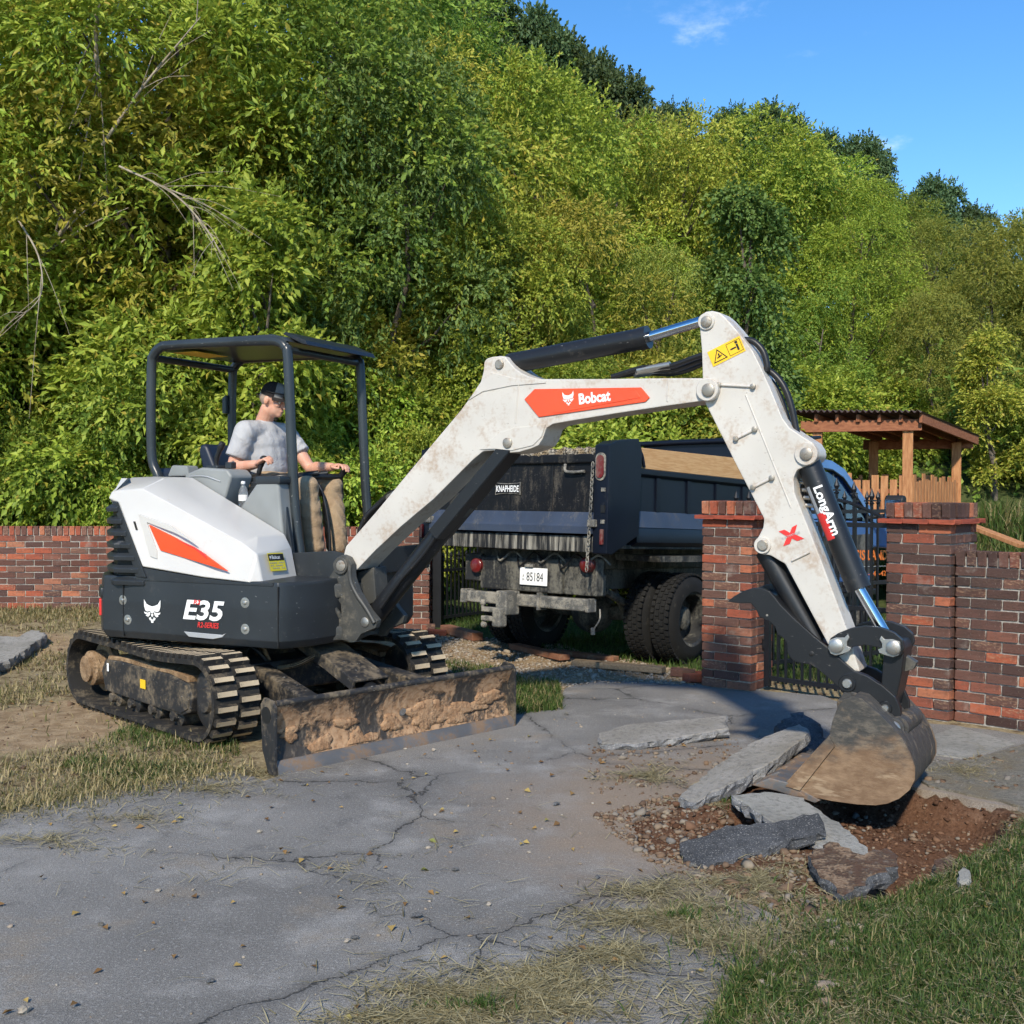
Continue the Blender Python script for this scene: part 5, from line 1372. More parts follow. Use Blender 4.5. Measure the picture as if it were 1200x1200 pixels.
# wheels
def wheel(s, v, side, dual):
    rr = .385
    b = B(); b._lathe(FT.w(s, v - side * .11, rr), FT.n * side, [(0, .24), (.0, .30), (.015, .345), (.04, .372), (.05, rr), (.17, rr), (.18, .372), (.205, .345), (.22, .30), (.22, .24), (.0, .24)], 40, 0, False)
    t_ = b.build('tyre', M['tyre'], TR, smooth=40)
    b = B(); b._lathe(FT.w(s, v - side * .10, rr), FT.n * side, [(0, .235), (.17, .24), (.205, .25), (.205, .215), (.14, .20), (.10, .11), (.16, .10), (.17, .05)] if not dual else [(0, .245), (.195, .25), (.205, .24), (.19, .215), (.06, .20), (.05, .12), (.12, .10), (.14, .06)], 28, 0)
    b.build('rim', M['truck_black'], t_, smooth=35)
    blk = B(); nb = 44
    for i in range(nb):         # tread blocks
        a = 2 * math.pi * i / nb
        for j, vo in enumerate((-.072, -.024, .024, .072)):
            a2 = a + (.07 if j % 2 else 0)
            rad = FT.d * math.cos(a2) + Zv * math.sin(a2); tg = -FT.d * math.sin(a2) + Zv * math.cos(a2)
            blk.box(FT.w(s, v + vo, rr) + rad * (rr + .002), .019, .017, .008, (tg, FT.n, rad))
    tag(blk.build('tread_blocks', M['tyre'], t_), kind='stuff')
for side in (-1, 1):
    wheel(0, side * .93, side, True); wheel(0, side * .66, -side, True)
    wheel(3.75, side * .86, side, False)
b = B(); b.tube([FT.w(0, -.62, .39), FT.w(0, -.2, .39), FT.w(0, .2, .39), FT.w(0, .62, .39)], [.06, .075, .075, .06], 16); b.build('rear_axle', M['truck_black'], TR, smooth=40)
b = B(); b._lathe(FT.w(-.19, 0, .39), FT.d, [(0, .05), (.02, .13), (.06, .185), (.12, .205), (.20, .20), (.28, .14), (.42, .08)], 26, 0); b.build('differential', M['truck_black'], TR, smooth=45)
for v in (-.42, .42):
    B().fbox(FT, -1.12, 4.6, v - .035, v + .035, .62, .80).build('frame_rail', M['truck_black'], TR, bevel=.01)
    b = B().tube(catmull([FT.w(-.62, v * 1.22, .62), FT.w(-.2, v * 1.22, .48), FT.w(.1, v * 1.22, .46), FT.w(.6, v * 1.22, .60)], 5), .035, 8); b.build('leaf_spring', M['truck_black'], TR, smooth=40)
    B().cyl(FT.w(-.12, v * .95, .40), FT.w(-.28, v * .75, .74), .028).build('shock_absorber', M['truck_black'], TR, smooth=40)
    B().box(FT.w(-.66, v * 1.22, .66), .04, .03, .09, (FT.d, FT.n, Zv)).build('spring_hanger', M['galv'], TR, bevel=.008)
# rear cross structure: hitch plate, bumper, receiver
FTr = Frame(*FT.w(-1.16, 0, 0).to_2d(), FT.deg - 90)     # s to the truck's right, v forward
def rp3(px, py, v=0.0): return FTr.px(px, py, v)
def rbox(x0, x1, z0, z1, v0, v1, name, mat, bevel=.006, parent=None):
    return B().fbox(FTr, x0, x1, v0, v1, z0, z1).build(name, M[mat] if isinstance(mat, str) else mat, parent or TR, bevel=bevel)
xa, za = rp3(560, 697); xb, zb = rp3(655, 655)
hb = rbox(xa, xb, .60, .88, .0, .06, 'hitch_panel', 'truck_black', .012)
rbox(xb + .01, xb + .34, .60, .90, .02, .12, 'frame_end_plate', 'truck_black', .01)
rbox(xa - .20, xa - .01, .66, .90, .02, .12, 'frame_end_plate', 'truck_black', .01)
rbox(-.62, .76, .475, .575, -.02, .08, 'bumper', 'galv', .012)
rbox(-.62, -.60 + .05, .465, .585, -.03, .085, 'bumper_end', 'galv', .008)
rbox(.24, .262, .455, .60, -.035, .085, 'bumper_strap', 'galv', .004)
rbox(.735, .765, .47, .58, -.03, .085, 'bumper_end', 'galv', .006)
# ball hitch
rbox(-.10, .02, .40, .60, -.16, .02, 'hitch_receiver', 'galv', .012)
rbox(-.085, .005, .30, .46, -.22, -.12, 'hitch_mount', 'galv', .014)
for k, zz in enumerate((.44, .365)):
    o = FTr.w(-.22 + .02 * k, -.18, zz)
    B().box(FTr.w(-.14, -.18, zz), .075, .028, .020, (FTr.d, FTr.n, Zv)).build('ball_arm', M['galv'], TR, bevel=.006)
    b = B(); b._lathe(o, Zv * (1 if k == 0 else -1), [(0, .012), (.02, .016), (.03, .014), (.035, .022), (.045, .027), (.058, .029), (.072, .025), (.082, .012)], 16, 0); b.build('tow_ball', M['galv'], TR, smooth=45)
# licence plate
p0 = rp3(606, 692.5, -.02); p1 = rp3(638, 669, -.02); W_ = p1[0] - p0[0]; H_ = W_ * .5
lp_ = rbox(p0[0], p1[0], p0[1], p0[1] + H_, -.02, -.012, 'licence_plate', 'white_ink', .003)
lettering('plate_number', '85184', lp_, FTr.w(p0[0] + W_ * .26, -.0205, p0[1] + H_ * .24), FTr.d, Zv, W_ * .60, H_ * .50, M['ink'], depth=.001)
lettering('plate_prefix', 'A', lp_, FTr.w(p0[0] + W_ * .11, -.0205, p0[1] + H_ * .45), FTr.d, Zv, W_ * .06, H_ * .16, M['ink'], depth=.001)
lettering('plate_prefix', 'H', lp_, FTr.w(p0[0] + W_ * .11, -.0205, p0[1] + H_ * .24), FTr.d, Zv, W_ * .06, H_ * .16, M['ink'], depth=.001)
rbox(p0[0] + .06, p0[0] + .15, p0[1] + H_ + .004, p0[1] + H_ + .03, -.04, .0, 'plate_lamp', 'galv', .006)
for px_ in (683, 554):
    c = rp3(px_, 670, -.03)
    b = B(); b._lathe(FTr.w(c[0], .02, c[1]), -FTr.n, [(0, .062), (.05, .062), (.06, .05), (.063, .02)], 20, 0)
    o = b.build('tail_lamp', M['lamp_red'], TR, smooth=40)
# wiring and plug
for k in range(5):
    x0 = -.25 + .22 * k
    B().tube(catmull([FTr.w(x0, .03, .92), FTr.w(x0 + .08, -.03, .85 - .04 * (k % 2)), FTr.w(x0 + .2, .0, .93), FTr.w(x0 + .30, .03, .86)], 5), .009, 6).build('wiring', M['hose'] if k % 2 else M['galv'], TR, smooth=50)
c = rp3(700, 735, -.02); B().tube(catmull([FTr.w(c[0] - .02, .02, .50), FTr.w(c[0], -.01, .42), FTr.w(c[0] - .05, -.02, .34)], 4), .007, 6).build('trailer_wire', M['galv'], TR, smooth=50)
B().box(FTr.w(c[0] - .055, -.02, .325), .014, .012, .028, (FTr.d, FTr.n, Zv)).build('trailer_plug', M['galv'], TR, bevel=.003)
# ---- dump bed
FTb = Frame(*FT.w(-1.27, 0, 0).to_2d(), FT.deg - 90)
def tb(px, py, v=0.0): return FTb.px(px, py, v)
def tbox(x0, x1, z0, z1, v0, v1, name, mat, bevel=.008, parent=None):
    return B().fbox(FTb, x0, x1, v0, v1, z0, z1).build(name, M[mat], parent or TR, bevel=bevel)
BWd = .99
tbox(-BWd + .06, BWd - .06, .985, 1.02, .02, 3.5, 'bed_floor', 'truck_black', .005)
tg = tbox(-BWd + .11, BWd - .11, 1.14, 1.70, -.02, .04, 'tailgate', 'tailgate', .008)
for x0 in (-.45, .0, .45):
    tbox(x0 - .004, x0 + .004, 1.29, 1.66, -.024, -.018, 'tailgate_seam', 'ink', 0, tg)
tbox(-BWd + .02, BWd - .02, .955, 1.085, -.03, .10, 'rear_sill', 'sill', .008)
B().prism([(-.05, 1.16), (-.03, 1.185), (.0, 1.275), (.03, 1.275), (.03, 1.10), (-.05, 1.10)], lambda v, z: FTb.w(-BWd + .11, v - .02, z), lambda v, z: FTb.w(BWd - .11, v - .02, z)).build('tailgate_ledge', M['ledge'], TR, smooth=30, bevel=.004)
tbox(-BWd + .10, BWd - .10, 1.66, 1.735, -.05, .05, 'tailgate_top_rail', 'tailgate', .012)
b = B(); rnd = random.Random(9)
b.tube([FTb.w(-BWd + .10 + i * .0465, rnd.uniform(-.008, .008), 1.742 + rnd.uniform(-.006, .008)) for i in range(39)], [rnd.uniform(.036, .052) for i in range(39)], 9)
b.build('debris_crust', M['crust'], TR)
# latch handle
x_, z_ = tb(672, 561); B().tube(catmull([FTb.w(x_ - .10, -.05, z_ + .06), FTb.w(x_ - .09, -.06, z_ + .005), FTb.w(x_ - .02, -.055, z_ - .005), FTb.w(x_ + .09, -.05, z_)], 4), .013, 8).build('latch_handle', M['galv'], TR, smooth=50)
# maker badge
x0_, z0_ = tb(574, 588, -.03); x1_, z1_ = tb(604, 573, -.03); bw = x1_ - x0_; bh = z1_ - z0_
bpts = [(0, 0), (bw * .15, bh * .06), (bw * .5, bh * .10), (bw * .85, bh * .06), (bw, 0), (bw * .97, bh * .5), (bw, bh), (bw * .85, bh * .94), (bw * .5, bh * .90), (bw * .15, bh * .94), (0, bh), (bw * .03, bh * .5)]
bd = B().prism([(x0_ + u, z0_ + w_) for u, w_ in bpts], lambda x, z: FTb.w(x, -.02, z), lambda x, z: FTb.w(x, -.030, z)).build('maker_badge', M['galv'], TR, bevel=.003)
B().prism([(x0_ + bw * .5 + (u - bw * .5) * .93, z0_ + bh * .5 + (w_ - bh * .5) * .85) for u, w_ in bpts], lambda x, z: FTb.w(x, -.030, z), lambda x, z: FTb.w(x, -.032, z)).build('badge_field', M['tailgate'], bd)
lettering('badge_lettering', 'KNAPHEIDE', bd, FTb.w(x0_ + bw * .06, -.0325, z0_ + bh * .24), FTb.d, Zv, bw * .88, bh * .50, M['white_ink'], bold=.02, depth=.002)
# corner posts with oval lamps, deep side plates
for sg in (-1, 1):
    xa_, xb_ = (BWd - .11, BWd + .03) if sg > 0 else (-BWd - .03, -BWd + .11)
    B().prism([(-.05, .95), (.02, .94), (.40, 1.10), (.42, 1.78), (.36, 1.88), (.06, 1.84), (-.05, 1.80)], lambda v, z: FTb.w(xa_, v, z), lambda v, z: FTb.w(xb_, v, z)).build('corner_post', M['navy'], TR, smooth=30, bevel=.008)
    xc = BWd - .045 if sg > 0 else -BWd + .045
    zc = 1.63
    lpz = [(.035 * math.cos(R(a)) , (.055 if math.sin(R(a)) > 0 else -.055) + .035 * math.sin(R(a))) for a in range(0, 360, 20)]
    B().prism([(xc + u * 1.35, zc + w_ * 1.22) for u, w_ in lpz], lambda x, z: FTb.w(x, -.05, z), lambda x, z: FTb.w(x, -.060, z)).build('lamp_bezel', M['galv'], TR, smooth=40)
    B().prism([(xc + u, zc + w_) for u, w_ in lpz], lambda x, z: FTb.w(x, -.060, z), lambda x, z: FTb.w(x, -.070, z)).build('oval_tail_lamp', M['lamp_red'], TR, smooth=40)
    for zz, hh in ((1.30, .06), (1.45, .03), (1.20, .03)):
        B().prism([(xc + .012, zz - hh / 2), (xc + .05, zz - hh / 2), (xc + .05, zz + hh / 2), (xc + .012, zz + hh / 2)], lambda x, z: FTb.w(x, -.05, z), lambda x, z: FTb.w(x, -.058, z)).build('post_cutout', M['galv'] if hh < .05 else M['ink'], TR)
    B().box(FTb.w(xc + .03 * sg, -.06, 1.08), .014, .012, .06, (FTb.d, FTb.n, Zv)).build('red_marker', M['lamp_red'], TR, bevel=.005)
    b = B()
    b.box(FTb.w(xc - .06 * sg, -.06, 1.185), .035, .03, .03, (FTb.d, FTb.n, Zv)); b.build('tailgate_latch', M['galv'], TR, bevel=.008)
# side walls of the bed, with sloped blue ledge
for sg in (-1, 1):
    f = lambda x: x * sg
    side = [(.92, 1.0), (.985, 1.04), (.985, 1.16), (.945, 1.30), (.94, 1.58), (.965, 1.60), (.965, 1.645), (.89, 1.645), (.89, 1.0)]
    B().prism(side, lambda x, z: FTb.w(f(x), .42, z), lambda x, z: FTb.w(f(x), 3.5, z)).build('bed_side', M['navy'], TR, smooth=30, bevel=.006)
    led = [(.9865, 1.165), (.947, 1.298), (.940, 1.298), (.98, 1.16)]
    B().prism([(x + .004, z) for x, z in led], lambda x, z: FTb.w(f(x), .43, z), lambda x, z: FTb.w(f(x), 3.49, z)).build('side_ledge', M['ledge'], TR)
    for k in range(6):
        v = .75 + .5 * k
        B().prism([(.945, 1.30), (.958, 1.30), (.958, 1.58), (.945, 1.58)], lambda x, z: FTb.w(f(x), v, z), lambda x, z: FTb.w(f(x), v + .05, z)).build('side_rib', M['navy'], TR)
    # timber sideboard
    B().prism([(.42, 1.65), (.46, 1.82), (3.4, 1.86), (3.48, 1.65)], lambda v, z: FTb.w(f(.935), v, z), lambda v, z: FTb.w(f(.895), v, z)).build('timber_sideboard', M['plank'], TR, bevel=.004)
B().tube(catmull([FTb.w(.955, .40, 1.80), FTb.w(.955, .50, 1.77), FTb.w(.955, .55, 1.66)], 5), .014, 8).build('side_hook', M['navy'], TR, smooth=50)
# front bulkhead and cab shield
bk_ = [(-1.0, 1.0), (1.0, 1.0), (1.0, 2.05), (.94, 2.14), (-.94, 2.14), (-1.0, 2.05)]
B().prism(bk_, lambda x, z: FTb.w(x, 3.5, z), lambda x, z: FTb.w(x, 3.56, z)).build('bulkhead', M['navy'], TR, bevel=.012)
B().prism([(3.50, 2.15), (3.95, 2.20), (3.97, 2.17), (3.52, 2.10)], lambda v, z: FTb.w(-.96, v, z), lambda v, z: FTb.w(.96, v, z)).build('cab_shield', M['navy'], TR, bevel=.01)
B().tube(catmull([FTb.w(.99, 3.47, 1.05), FTb.w(.99, 3.47, 2.02), FTb.w(.93, 3.47, 2.12), FTb.w(-.93, 3.47, 2.12), FTb.w(-.99, 3.47, 2.02), FTb.w(-.99, 3.47, 1.05)], 4), .03, 8).build('bulkhead_rim', M['navy'], TR, smooth=50)
# rolled tarp heap inside
rnd = random.Random(3); gxx, gvv = np.meshgrid(np.linspace(-.86, .86, 26), np.linspace(.3, 3.4, 44))
zz_ = 1.60 + .12 * sstep(gvv, .3, 2.2) + .05 * sweep_noise(gxx * 3, gvv * 3, 4, 4, 1.6) + .05 * np.abs(gxx)
b = B(); vs = [FTb.w(float(x), float(v), float(z)) for x, v, z in zip(gxx.ravel(), gvv.ravel(), zz_.ravel())]
b.add(vs, [(i * 26 + j, i * 26 + j + 1, (i + 1) * 26 + j + 1, (i + 1) * 26 + j) for i in range(43) for j in range(25)]); b.build('mesh_tarp', M['tarp'], TR, smooth=80)
B().fbox(FT, .35, .95, -.96, -.90, .86, .93).build('side_marker_rail', M['galv'], TR, bevel=.006)
for sg in (-1, 1):
    B().prism([(-.52, .93), (-.5, .88), (.5, .88), (.56, .93)], lambda s, z: FT.w(s, sg * .55, z), lambda s, z: FT.w(s, sg * 1.0, z)).build('wheel_guard', M['truck_black'], TR)
# chain hanging from the right post
def chain(name, path, link, parent):
    b = B(); path = [Vector(p) for p in path]; L = [0]
    for a_, c_ in zip(path, path[1:]): L.append(L[-1] + (c_ - a_).length)
    n_ = int(L[-1] / link)
    for i in range(n_):
        q = (i + .5) * link; k = max(j for j in range(len(L) - 1) if L[j] <= q); t_ = (q - L[k]) / (L[k + 1] - L[k])
        c_ = path[k].lerp(path[k + 1], t_); d_ = (path[k + 1] - path[k]).normalized(); n1 = d_.orthogonal().normalized(); n2 = d_.cross(n1)
        sdv = n1 if i % 2 else n2
        b.tube([c_ + d_ * link * .72 * math.cos(a) + sdv * link * .36 * math.sin(a) for a in [2 * math.pi * j / 10 for j in range(10)]], link * .14, 5, closed=True)
    o = b.build(name, M['galv'], parent, smooth=60); tag(o, kind='stuff'); return o
xr = BWd - .13
chain('tailgate_chain', [FTb.w(xr + .02, -.07, 1.66), FTb.w(xr + .01, -.075, 1.2), FTb.w(xr - .01, -.075, .80)], .034, TR)
chain('tailgate_chain', [FTb.w(-xr, -.07, 1.10), FTb.w(-xr - .02, -.075, .9), FTb.w(-xr, -.075, .72)], .034, TR)
# ---- cab
def cs(s, v, z): return FT.w(s, v, z)
cabv = .92
low = [(2.42, .62), (4.30, .62), (4.34, .75), (4.28, .78), (4.22, .95), (4.30, 1.02), (5.35, 1.0), (5.42, 1.08), (5.38, 1.18), (4.62, 1.30), (4.3, 1.315), (2.42, 1.315), (2.40, 1.0)]
B().sv(FT, low, -cabv, cabv).build('cab_body', M['blue'], TR, smooth=30, bevel=.03, bseg=3)
outer = [(2.42, 1.30), (2.42, 1.72), (2.50, 1.92), (2.75, 1.985), (3.30, 1.975), (3.62, 1.90), (4.05, 1.62), (4.36, 1.40), (4.42, 1.30)]
inner = [(2.78, 1.325), (2.80, 1.62), (2.84, 1.80), (2.95, 1.875), (3.28, 1.87), (3.55, 1.80), (3.92, 1.56), (4.16, 1.38), (4.20, 1.325)]
for sg in (-1, 1):
    b = B(); vs = []
    for (a_, c_), (e_, f_) in zip(outer, inner):
        z_in = lambda z: cabv - max(0, z - 1.3) * .16
        for (s, z), dv_ in (((a_, c_), 0), ((e_, f_), 0), ((a_, c_), -.05), ((e_, f_), -.05)):
            vs.append(cs(s, sg * (z_in(z) + dv_), z))
    fs = []
    for i in range(len(outer) - 1):
        p, q = i * 4, i * 4 + 4
        fs += [(p, p + 1, q + 1, q), (p + 2, q + 2, q + 3, p + 3), (p + 1, p + 3, q + 3, q + 1), (p, q, q + 2, p + 2)]
    b.add(vs, fs); b.build('door_frame', M['blue'], TR, smooth=35)
    b = B(); vs = []
    for (e_, f_) in inner: vs.append(cs(e_, sg * (cabv - .03 - max(0, f_ - 1.3) * .16), f_))
    b.add(vs, [tuple(range(len(inner)))]); b.build('door_window', M['glass'], TR)
    b = B(); b.tube([cs(e_, sg * (cabv - .005 - max(0, f_ - 1.3) * .16), f_) for e_, f_ in inner], .014, 6); b.build('window_seal', M['ink'], TR, smooth=50)
    B().sv(FT, [(2.76, .70), (4.20, .70), (4.22, .95), (4.205, 1.315), (2.76, 1.315)], sg * cabv - .0 if sg > 0 else -cabv - .010, sg * cabv + .010 if sg > 0 else -cabv).build('door_skin', M['blue'], TR, bevel=.004)
    B().sv(FT, [(2.86, 1.13), (3.02, 1.13), (3.02, 1.165), (2.86, 1.165)], sg * (cabv + .045), sg * (cabv + .008)).build('door_handle', M['ink'], TR, bevel=.008)
    B().tube([cs(4.10, sg * (cabv + .0), 1.36), cs(4.14, sg * (cabv + .20), 1.40)], .022, 8).build('mirror_arm', M['ink'], TR, smooth=50)
    ob = B().sv(FT, [(4.04, 1.32), (4.10, 1.28), (4.16, 1.30), (4.19, 1.46), (4.16, 1.62), (4.08, 1.63), (4.04, 1.58)], sg * (cabv + .20), sg * (cabv + .42)).build('side_mirror', M['ink'], TR, smooth=35, bevel=.025, bseg=3)
    B().fbox(FT, 4.028, 4.036, min(sg * (cabv + .22), sg * (cabv + .40)), max(sg * (cabv + .22), sg * (cabv + .40)), 1.34, 1.57).build('mirror_glass', M['chrome'], ob)
rfp = outer[1:7]
b = B(); vs = []
for s, z in rfp:
    for v in (-1, -.5, 0, .5, 1): vs.append(cs(s, v * (cabv - max(0, z - 1.3) * .16), z + (.035 * (1 - v * v) if 2.45 < s < 3.7 else .0)))
k = len(rfp)
b.add(vs, [(i * 5 + j, i * 5 + j + 1, (i + 1) * 5 + j + 1, (i + 1) * 5 + j) for i in range(1, k - 2) for j in range(4)]); b.build('cab_roof', M['blue'], TR, smooth=60)
B().add([cs(3.66, -.80, 1.87), cs(3.66, .80, 1.87), cs(4.40, .86, 1.33), cs(4.40, -.86, 1.33)], [(0, 1, 2, 3)]).build('windscreen', M['glass'], TR)
B().add([cs(2.42, -.9, 1.31), cs(2.42, .9, 1.31), cs(2.44, .8, 1.90), cs(2.44, -.8, 1.90)], [(0, 1, 2, 3)]).build('rear_window', M['glass'], TR)
B().sv(FT, [(2.62, 1.2), (2.95, 1.2), (2.86, 1.70), (2.74, 1.70)], -.70, .70).build('bench_seat', M['seat'], TR, smooth=30, bevel=.03)
B().sv(FT, [(4.1, 1.2), (4.4, 1.2), (4.35, 1.36), (4.15, 1.36)], -.85, .85).build('dashboard', M['ink'], TR, bevel=.02)
b = B(); b.tube([cs(3.92 + .06 * math.cos(a), .42 + .19 * math.sin(a), 1.34 + .17 * math.cos(a)) for a in [2 * math.pi * j / 18 for j in range(18)]], .016, 6, closed=True); b.build('steering_wheel', M['ink'], TR, smooth=60)
B().tube([cs(3.35, -.80, 1.83), cs(3.42, -.79, 1.74), cs(3.62, -.79, 1.62)], .013, 6).build('grab_handle', M['galv'], TR, smooth=50)
# dark graphic band, orange and white lettering on the door
dvv = -cabv - .0105
B().sv(FT, [(2.77, .72), (4.195, .72), (4.20, 1.18), (2.77, 1.13)], dvv - .0015, dvv).build('door_graphic', M['truck_black'], TR)
def dp(px, py): return FT.px(px, py, dvv)
x0_, z0_ = dp(1003, 639); x1_, z1_ = dp(1037, 624)
wL = (x1_ - x0_)
sgt = bpy.context.scene.objects['door_graphic']
lettering('door_lettering', 'GENESIS LAND', TR, FT.w(x0_ - wL * .72, dvv - .002, z0_), FT.d, Zv, wL * 1.76, z1_ - z0_, M['orange_ink'], bold=.03, depth=.002)
x2_, z2_ = dp(1008, 646.5); x3_, z3_ = dp(1037, 642)
B().fbox(FT, x2_ - .3, x3_, dvv - .004, dvv - .002, z2_ + .005, z3_ - .005).build('white_lettering_bar', M['white_ink'], TR)  # plain bar standing in for an unreadable line of white lettering
x2_, z2_ = dp(1013, 657); x3_, z3_ = dp(1037, 648)
lettering('door_lettering', '3-245-42', TR, FT.w(x2_, dvv - .002, z2_), FT.d, Zv, x3_ - x2_, (z3_ - z2_), M['orange_ink'], bold=.02, depth=.002)
# checker plate toolbox between cab and bed
m_ = NT('checker_plate'); q1 = m_.vor(46, vec=m_.mapping(rot=(0, R(45), 0)))
M['checker'] = m_.done(m_.principled((.55, .56, .57), .35, .8, m_.bump(m_.ramp(q1, .2, .45), .8, .006)))
B().fbox(FT, 2.02, 2.36, -.98, -.55, .60, 1.22).build('toolbox', M['checker'], TR, bevel=.01)
B().fbox(FT, 2.8, 4.2, -1.02, -.86, .48, .55).build('running_board', M['ink'], TR, bevel=.012)
TR.rotation_mode = 'QUATERNION'
from mathutils import Quaternion
TR.rotation_quaternion = Quaternion(FT.n, R(2.6))

# ------------------------------------------------------------------ timber shelter behind the truck
m_ = NT('stained_timber'); v_ = m_.mapping(scale=(7, 7, 1.1)); q1 = m_.noise(5, 6, .65, vec=v_); q2 = m_.noise(2, 3, .5)
M['timber'] = m_.done(m_.principled(m_.mix(m_.ramp(q1, .3, .72), (.30, .125, .050), (.48, .24, .105)), .75, 0, m_.bump(q1, .3, .004), .25))
m_ = NT('reddish_timber'); q1 = m_.noise(5, 6, .65, vec=m_.mapping(scale=(1.1, 6, 7)))
M['timber2'] = m_.done(m_.principled(m_.mix(m_.ramp(q1, .3, .72), (.20, .072, .035), (.33, .135, .065)), .75, 0, m_.bump(q1, .3, .004), .25))
M['roofing'] = paint('brown_corrugated_roof', (.075, .045, .035), .6, amt=.4, dscale=3, dirt=(.15, .11, .08))
PA, PB_, PC = on_depth(958, 500, 15.0), on_depth(1064, 500, 14.6), on_depth(1121, 500, 16.2)
PA, PB_, PC = [Vector((p.x, p.y, 0)) for p in (PA, PB_, PC)]
PD = PA + (PC - PB_)
SH = thing('timber_shelter', (PB_ + PD) / 2 + Vector((0, 0, float(terrain((PB_ + PD).x / 2, (PB_ + PD).y / 2)))), 'small open timber lookout with corrugated brown roof beyond the blue cab', 'shelter')
e1 = (PA - PB_).normalized(); e2 = (PC - PB_).normalized()
zr = lambda p: 2.36 - .085 * (p - PB_).dot(e2)
for p in (PA, PB_, PC, PD):
    g = float(terrain(p.x, p.y)) - .2
    B().box(Vector((p.x, p.y, (g + zr(p)) / 2)), .066, .066, (zr(p) - g) / 2, (e1, Zv.cross(e1), Zv)).build('post', M['timber'], SH, bevel=.006)
for a_, c_ in ((PA + e1 * .18, PB_ - e1 * .20), (PD + e1 * .18, PC - e1 * .2)):
    zc_ = zr(a_) + .0; off = -e2 * .09 if a_ == PA + e1 * .18 else e2 * .09
    mid_ = (a_ + c_) / 2 + off; L_ = (c_ - a_).length / 2
    B().box(Vector((mid_.x, mid_.y, zc_ - .05)), L_, .024, .075, (e1, Zv.cross(e1), Zv)).build('beam', M['timber2'], SH, bevel=.004)
for i in range(5):
    q = PA.lerp(PB_, (i + .15) / 4.3); a_ = q - e2 * .16; c_ = q + (PD - PA) + e2 * .18
    d_ = (Vector((c_.x, c_.y, zr(c_))) - Vector((a_.x, a_.y, zr(a_)))); L_ = d_.length / 2; d_ = d_.normalized(); y_ = Zv.cross(d_).normalized()
    m0 = (a_ + c_) / 2
    B().box(Vector((m0.x, m0.y, zr(m0) + .055)), L_, .022, .05, (d_, y_, d_.cross(y_))).build('rafter', M['timber2'], SH, bevel=.004)
# end fascia on the right
a_, c_ = PB_ - e1 * .22 - e2 * .20, PC - e1 * .22 + e2 * .22
d_ = (Vector((c_.x, c_.y, zr(c_))) - Vector((a_.x, a_.y, zr(a_)))); L_ = d_.length / 2; d_ = d_.normalized(); y_ = Zv.cross(d_).normalized(); m0 = (a_ + c_) / 2
B().box(Vector((m0.x, m0.y, zr(m0) + .055)), L_, .02, .06, (d_, y_, d_.cross(y_))).build('fascia', M['timber2'], SH, bevel=.004)
nW = 150; b = B(); vs = []
wid = (PA - PB_).length + .52
for i in range(nW + 1):
    u = -.26 + wid * i / nW; zz = .018 * math.sin(u / .075 * 2 * math.pi)
    for w_ in (-.28, (PC - PB_).length + .28):
        p = PB_ + e1 * u + e2 * w_; zq = zr(p) + .135
        vs += [Vector((p.x, p.y, zq + zz)), Vector((p.x, p.y, zq + zz - .006))]
fs = []
for i in range(nW):
    p, q = i * 4, i * 4 + 4
    fs += [(p, q, q + 2, p + 2), (p + 1, p + 3, q + 3, q + 1), (p, p + 1, q + 1, q), (p + 2, q + 2, q + 3, p + 3)]
b.add(vs, fs); b.build('corrugated_roof', M['roofing'], SH, smooth=70)
# deck and board railings of uneven height
dk = (PA + PB_ + PC + PD) / 4
B().box(Vector((dk.x, dk.y, 1.12)), (PA - PB_).length / 2 + .1, (PC - PB_).length / 2 + .1, .05, (e1, Zv.cross(e1), Zv)).build('deck', M['timber2'], SH)
rnd = random.Random(14)
for a_, c_ in ((PA, PB_), (PB_, PC), (PD, PC), (PD, PA)):
    L_ = (c_ - a_).length; n_ = int(L_ / .115); d_ = (c_ - a_).normalized()
    for z in (1.24, 1.48):
        m0 = (a_ + c_) / 2; B().box(Vector((m0.x, m0.y, z)), L_ / 2 - .07, .018, .03, (d_, Zv.cross(d_), Zv)).build('rail', M['timber2'], SH)
    for i in range(n_):
        p = a_ + d_ * (i + .5) * L_ / n_; h = rnd.uniform(.44, .58); outw = -Zv.cross(d_) * .03
        B().box(Vector((p.x, p.y, 1.15 + h / 2)) + outw, .046, .010, h / 2, (d_, Zv.cross(d_), Zv)).build('railing_board', M['timber'], SH)
o = B(); a_, c_ = on_depth(1132, 614, 11.6), on_depth(1200, 640, 11.0)
d_ = (c_ - a_).normalized(); y_ = Zv.cross(d_).normalized()
tag(B().box((a_ + c_) / 2, (c_ - a_).length / 2, .07, .02, (d_, y_, d_.cross(y_))).build('sloping_board', M['timber'], bevel=.004), 'bare timber board sloping down behind the low dark brick wall', 'board')
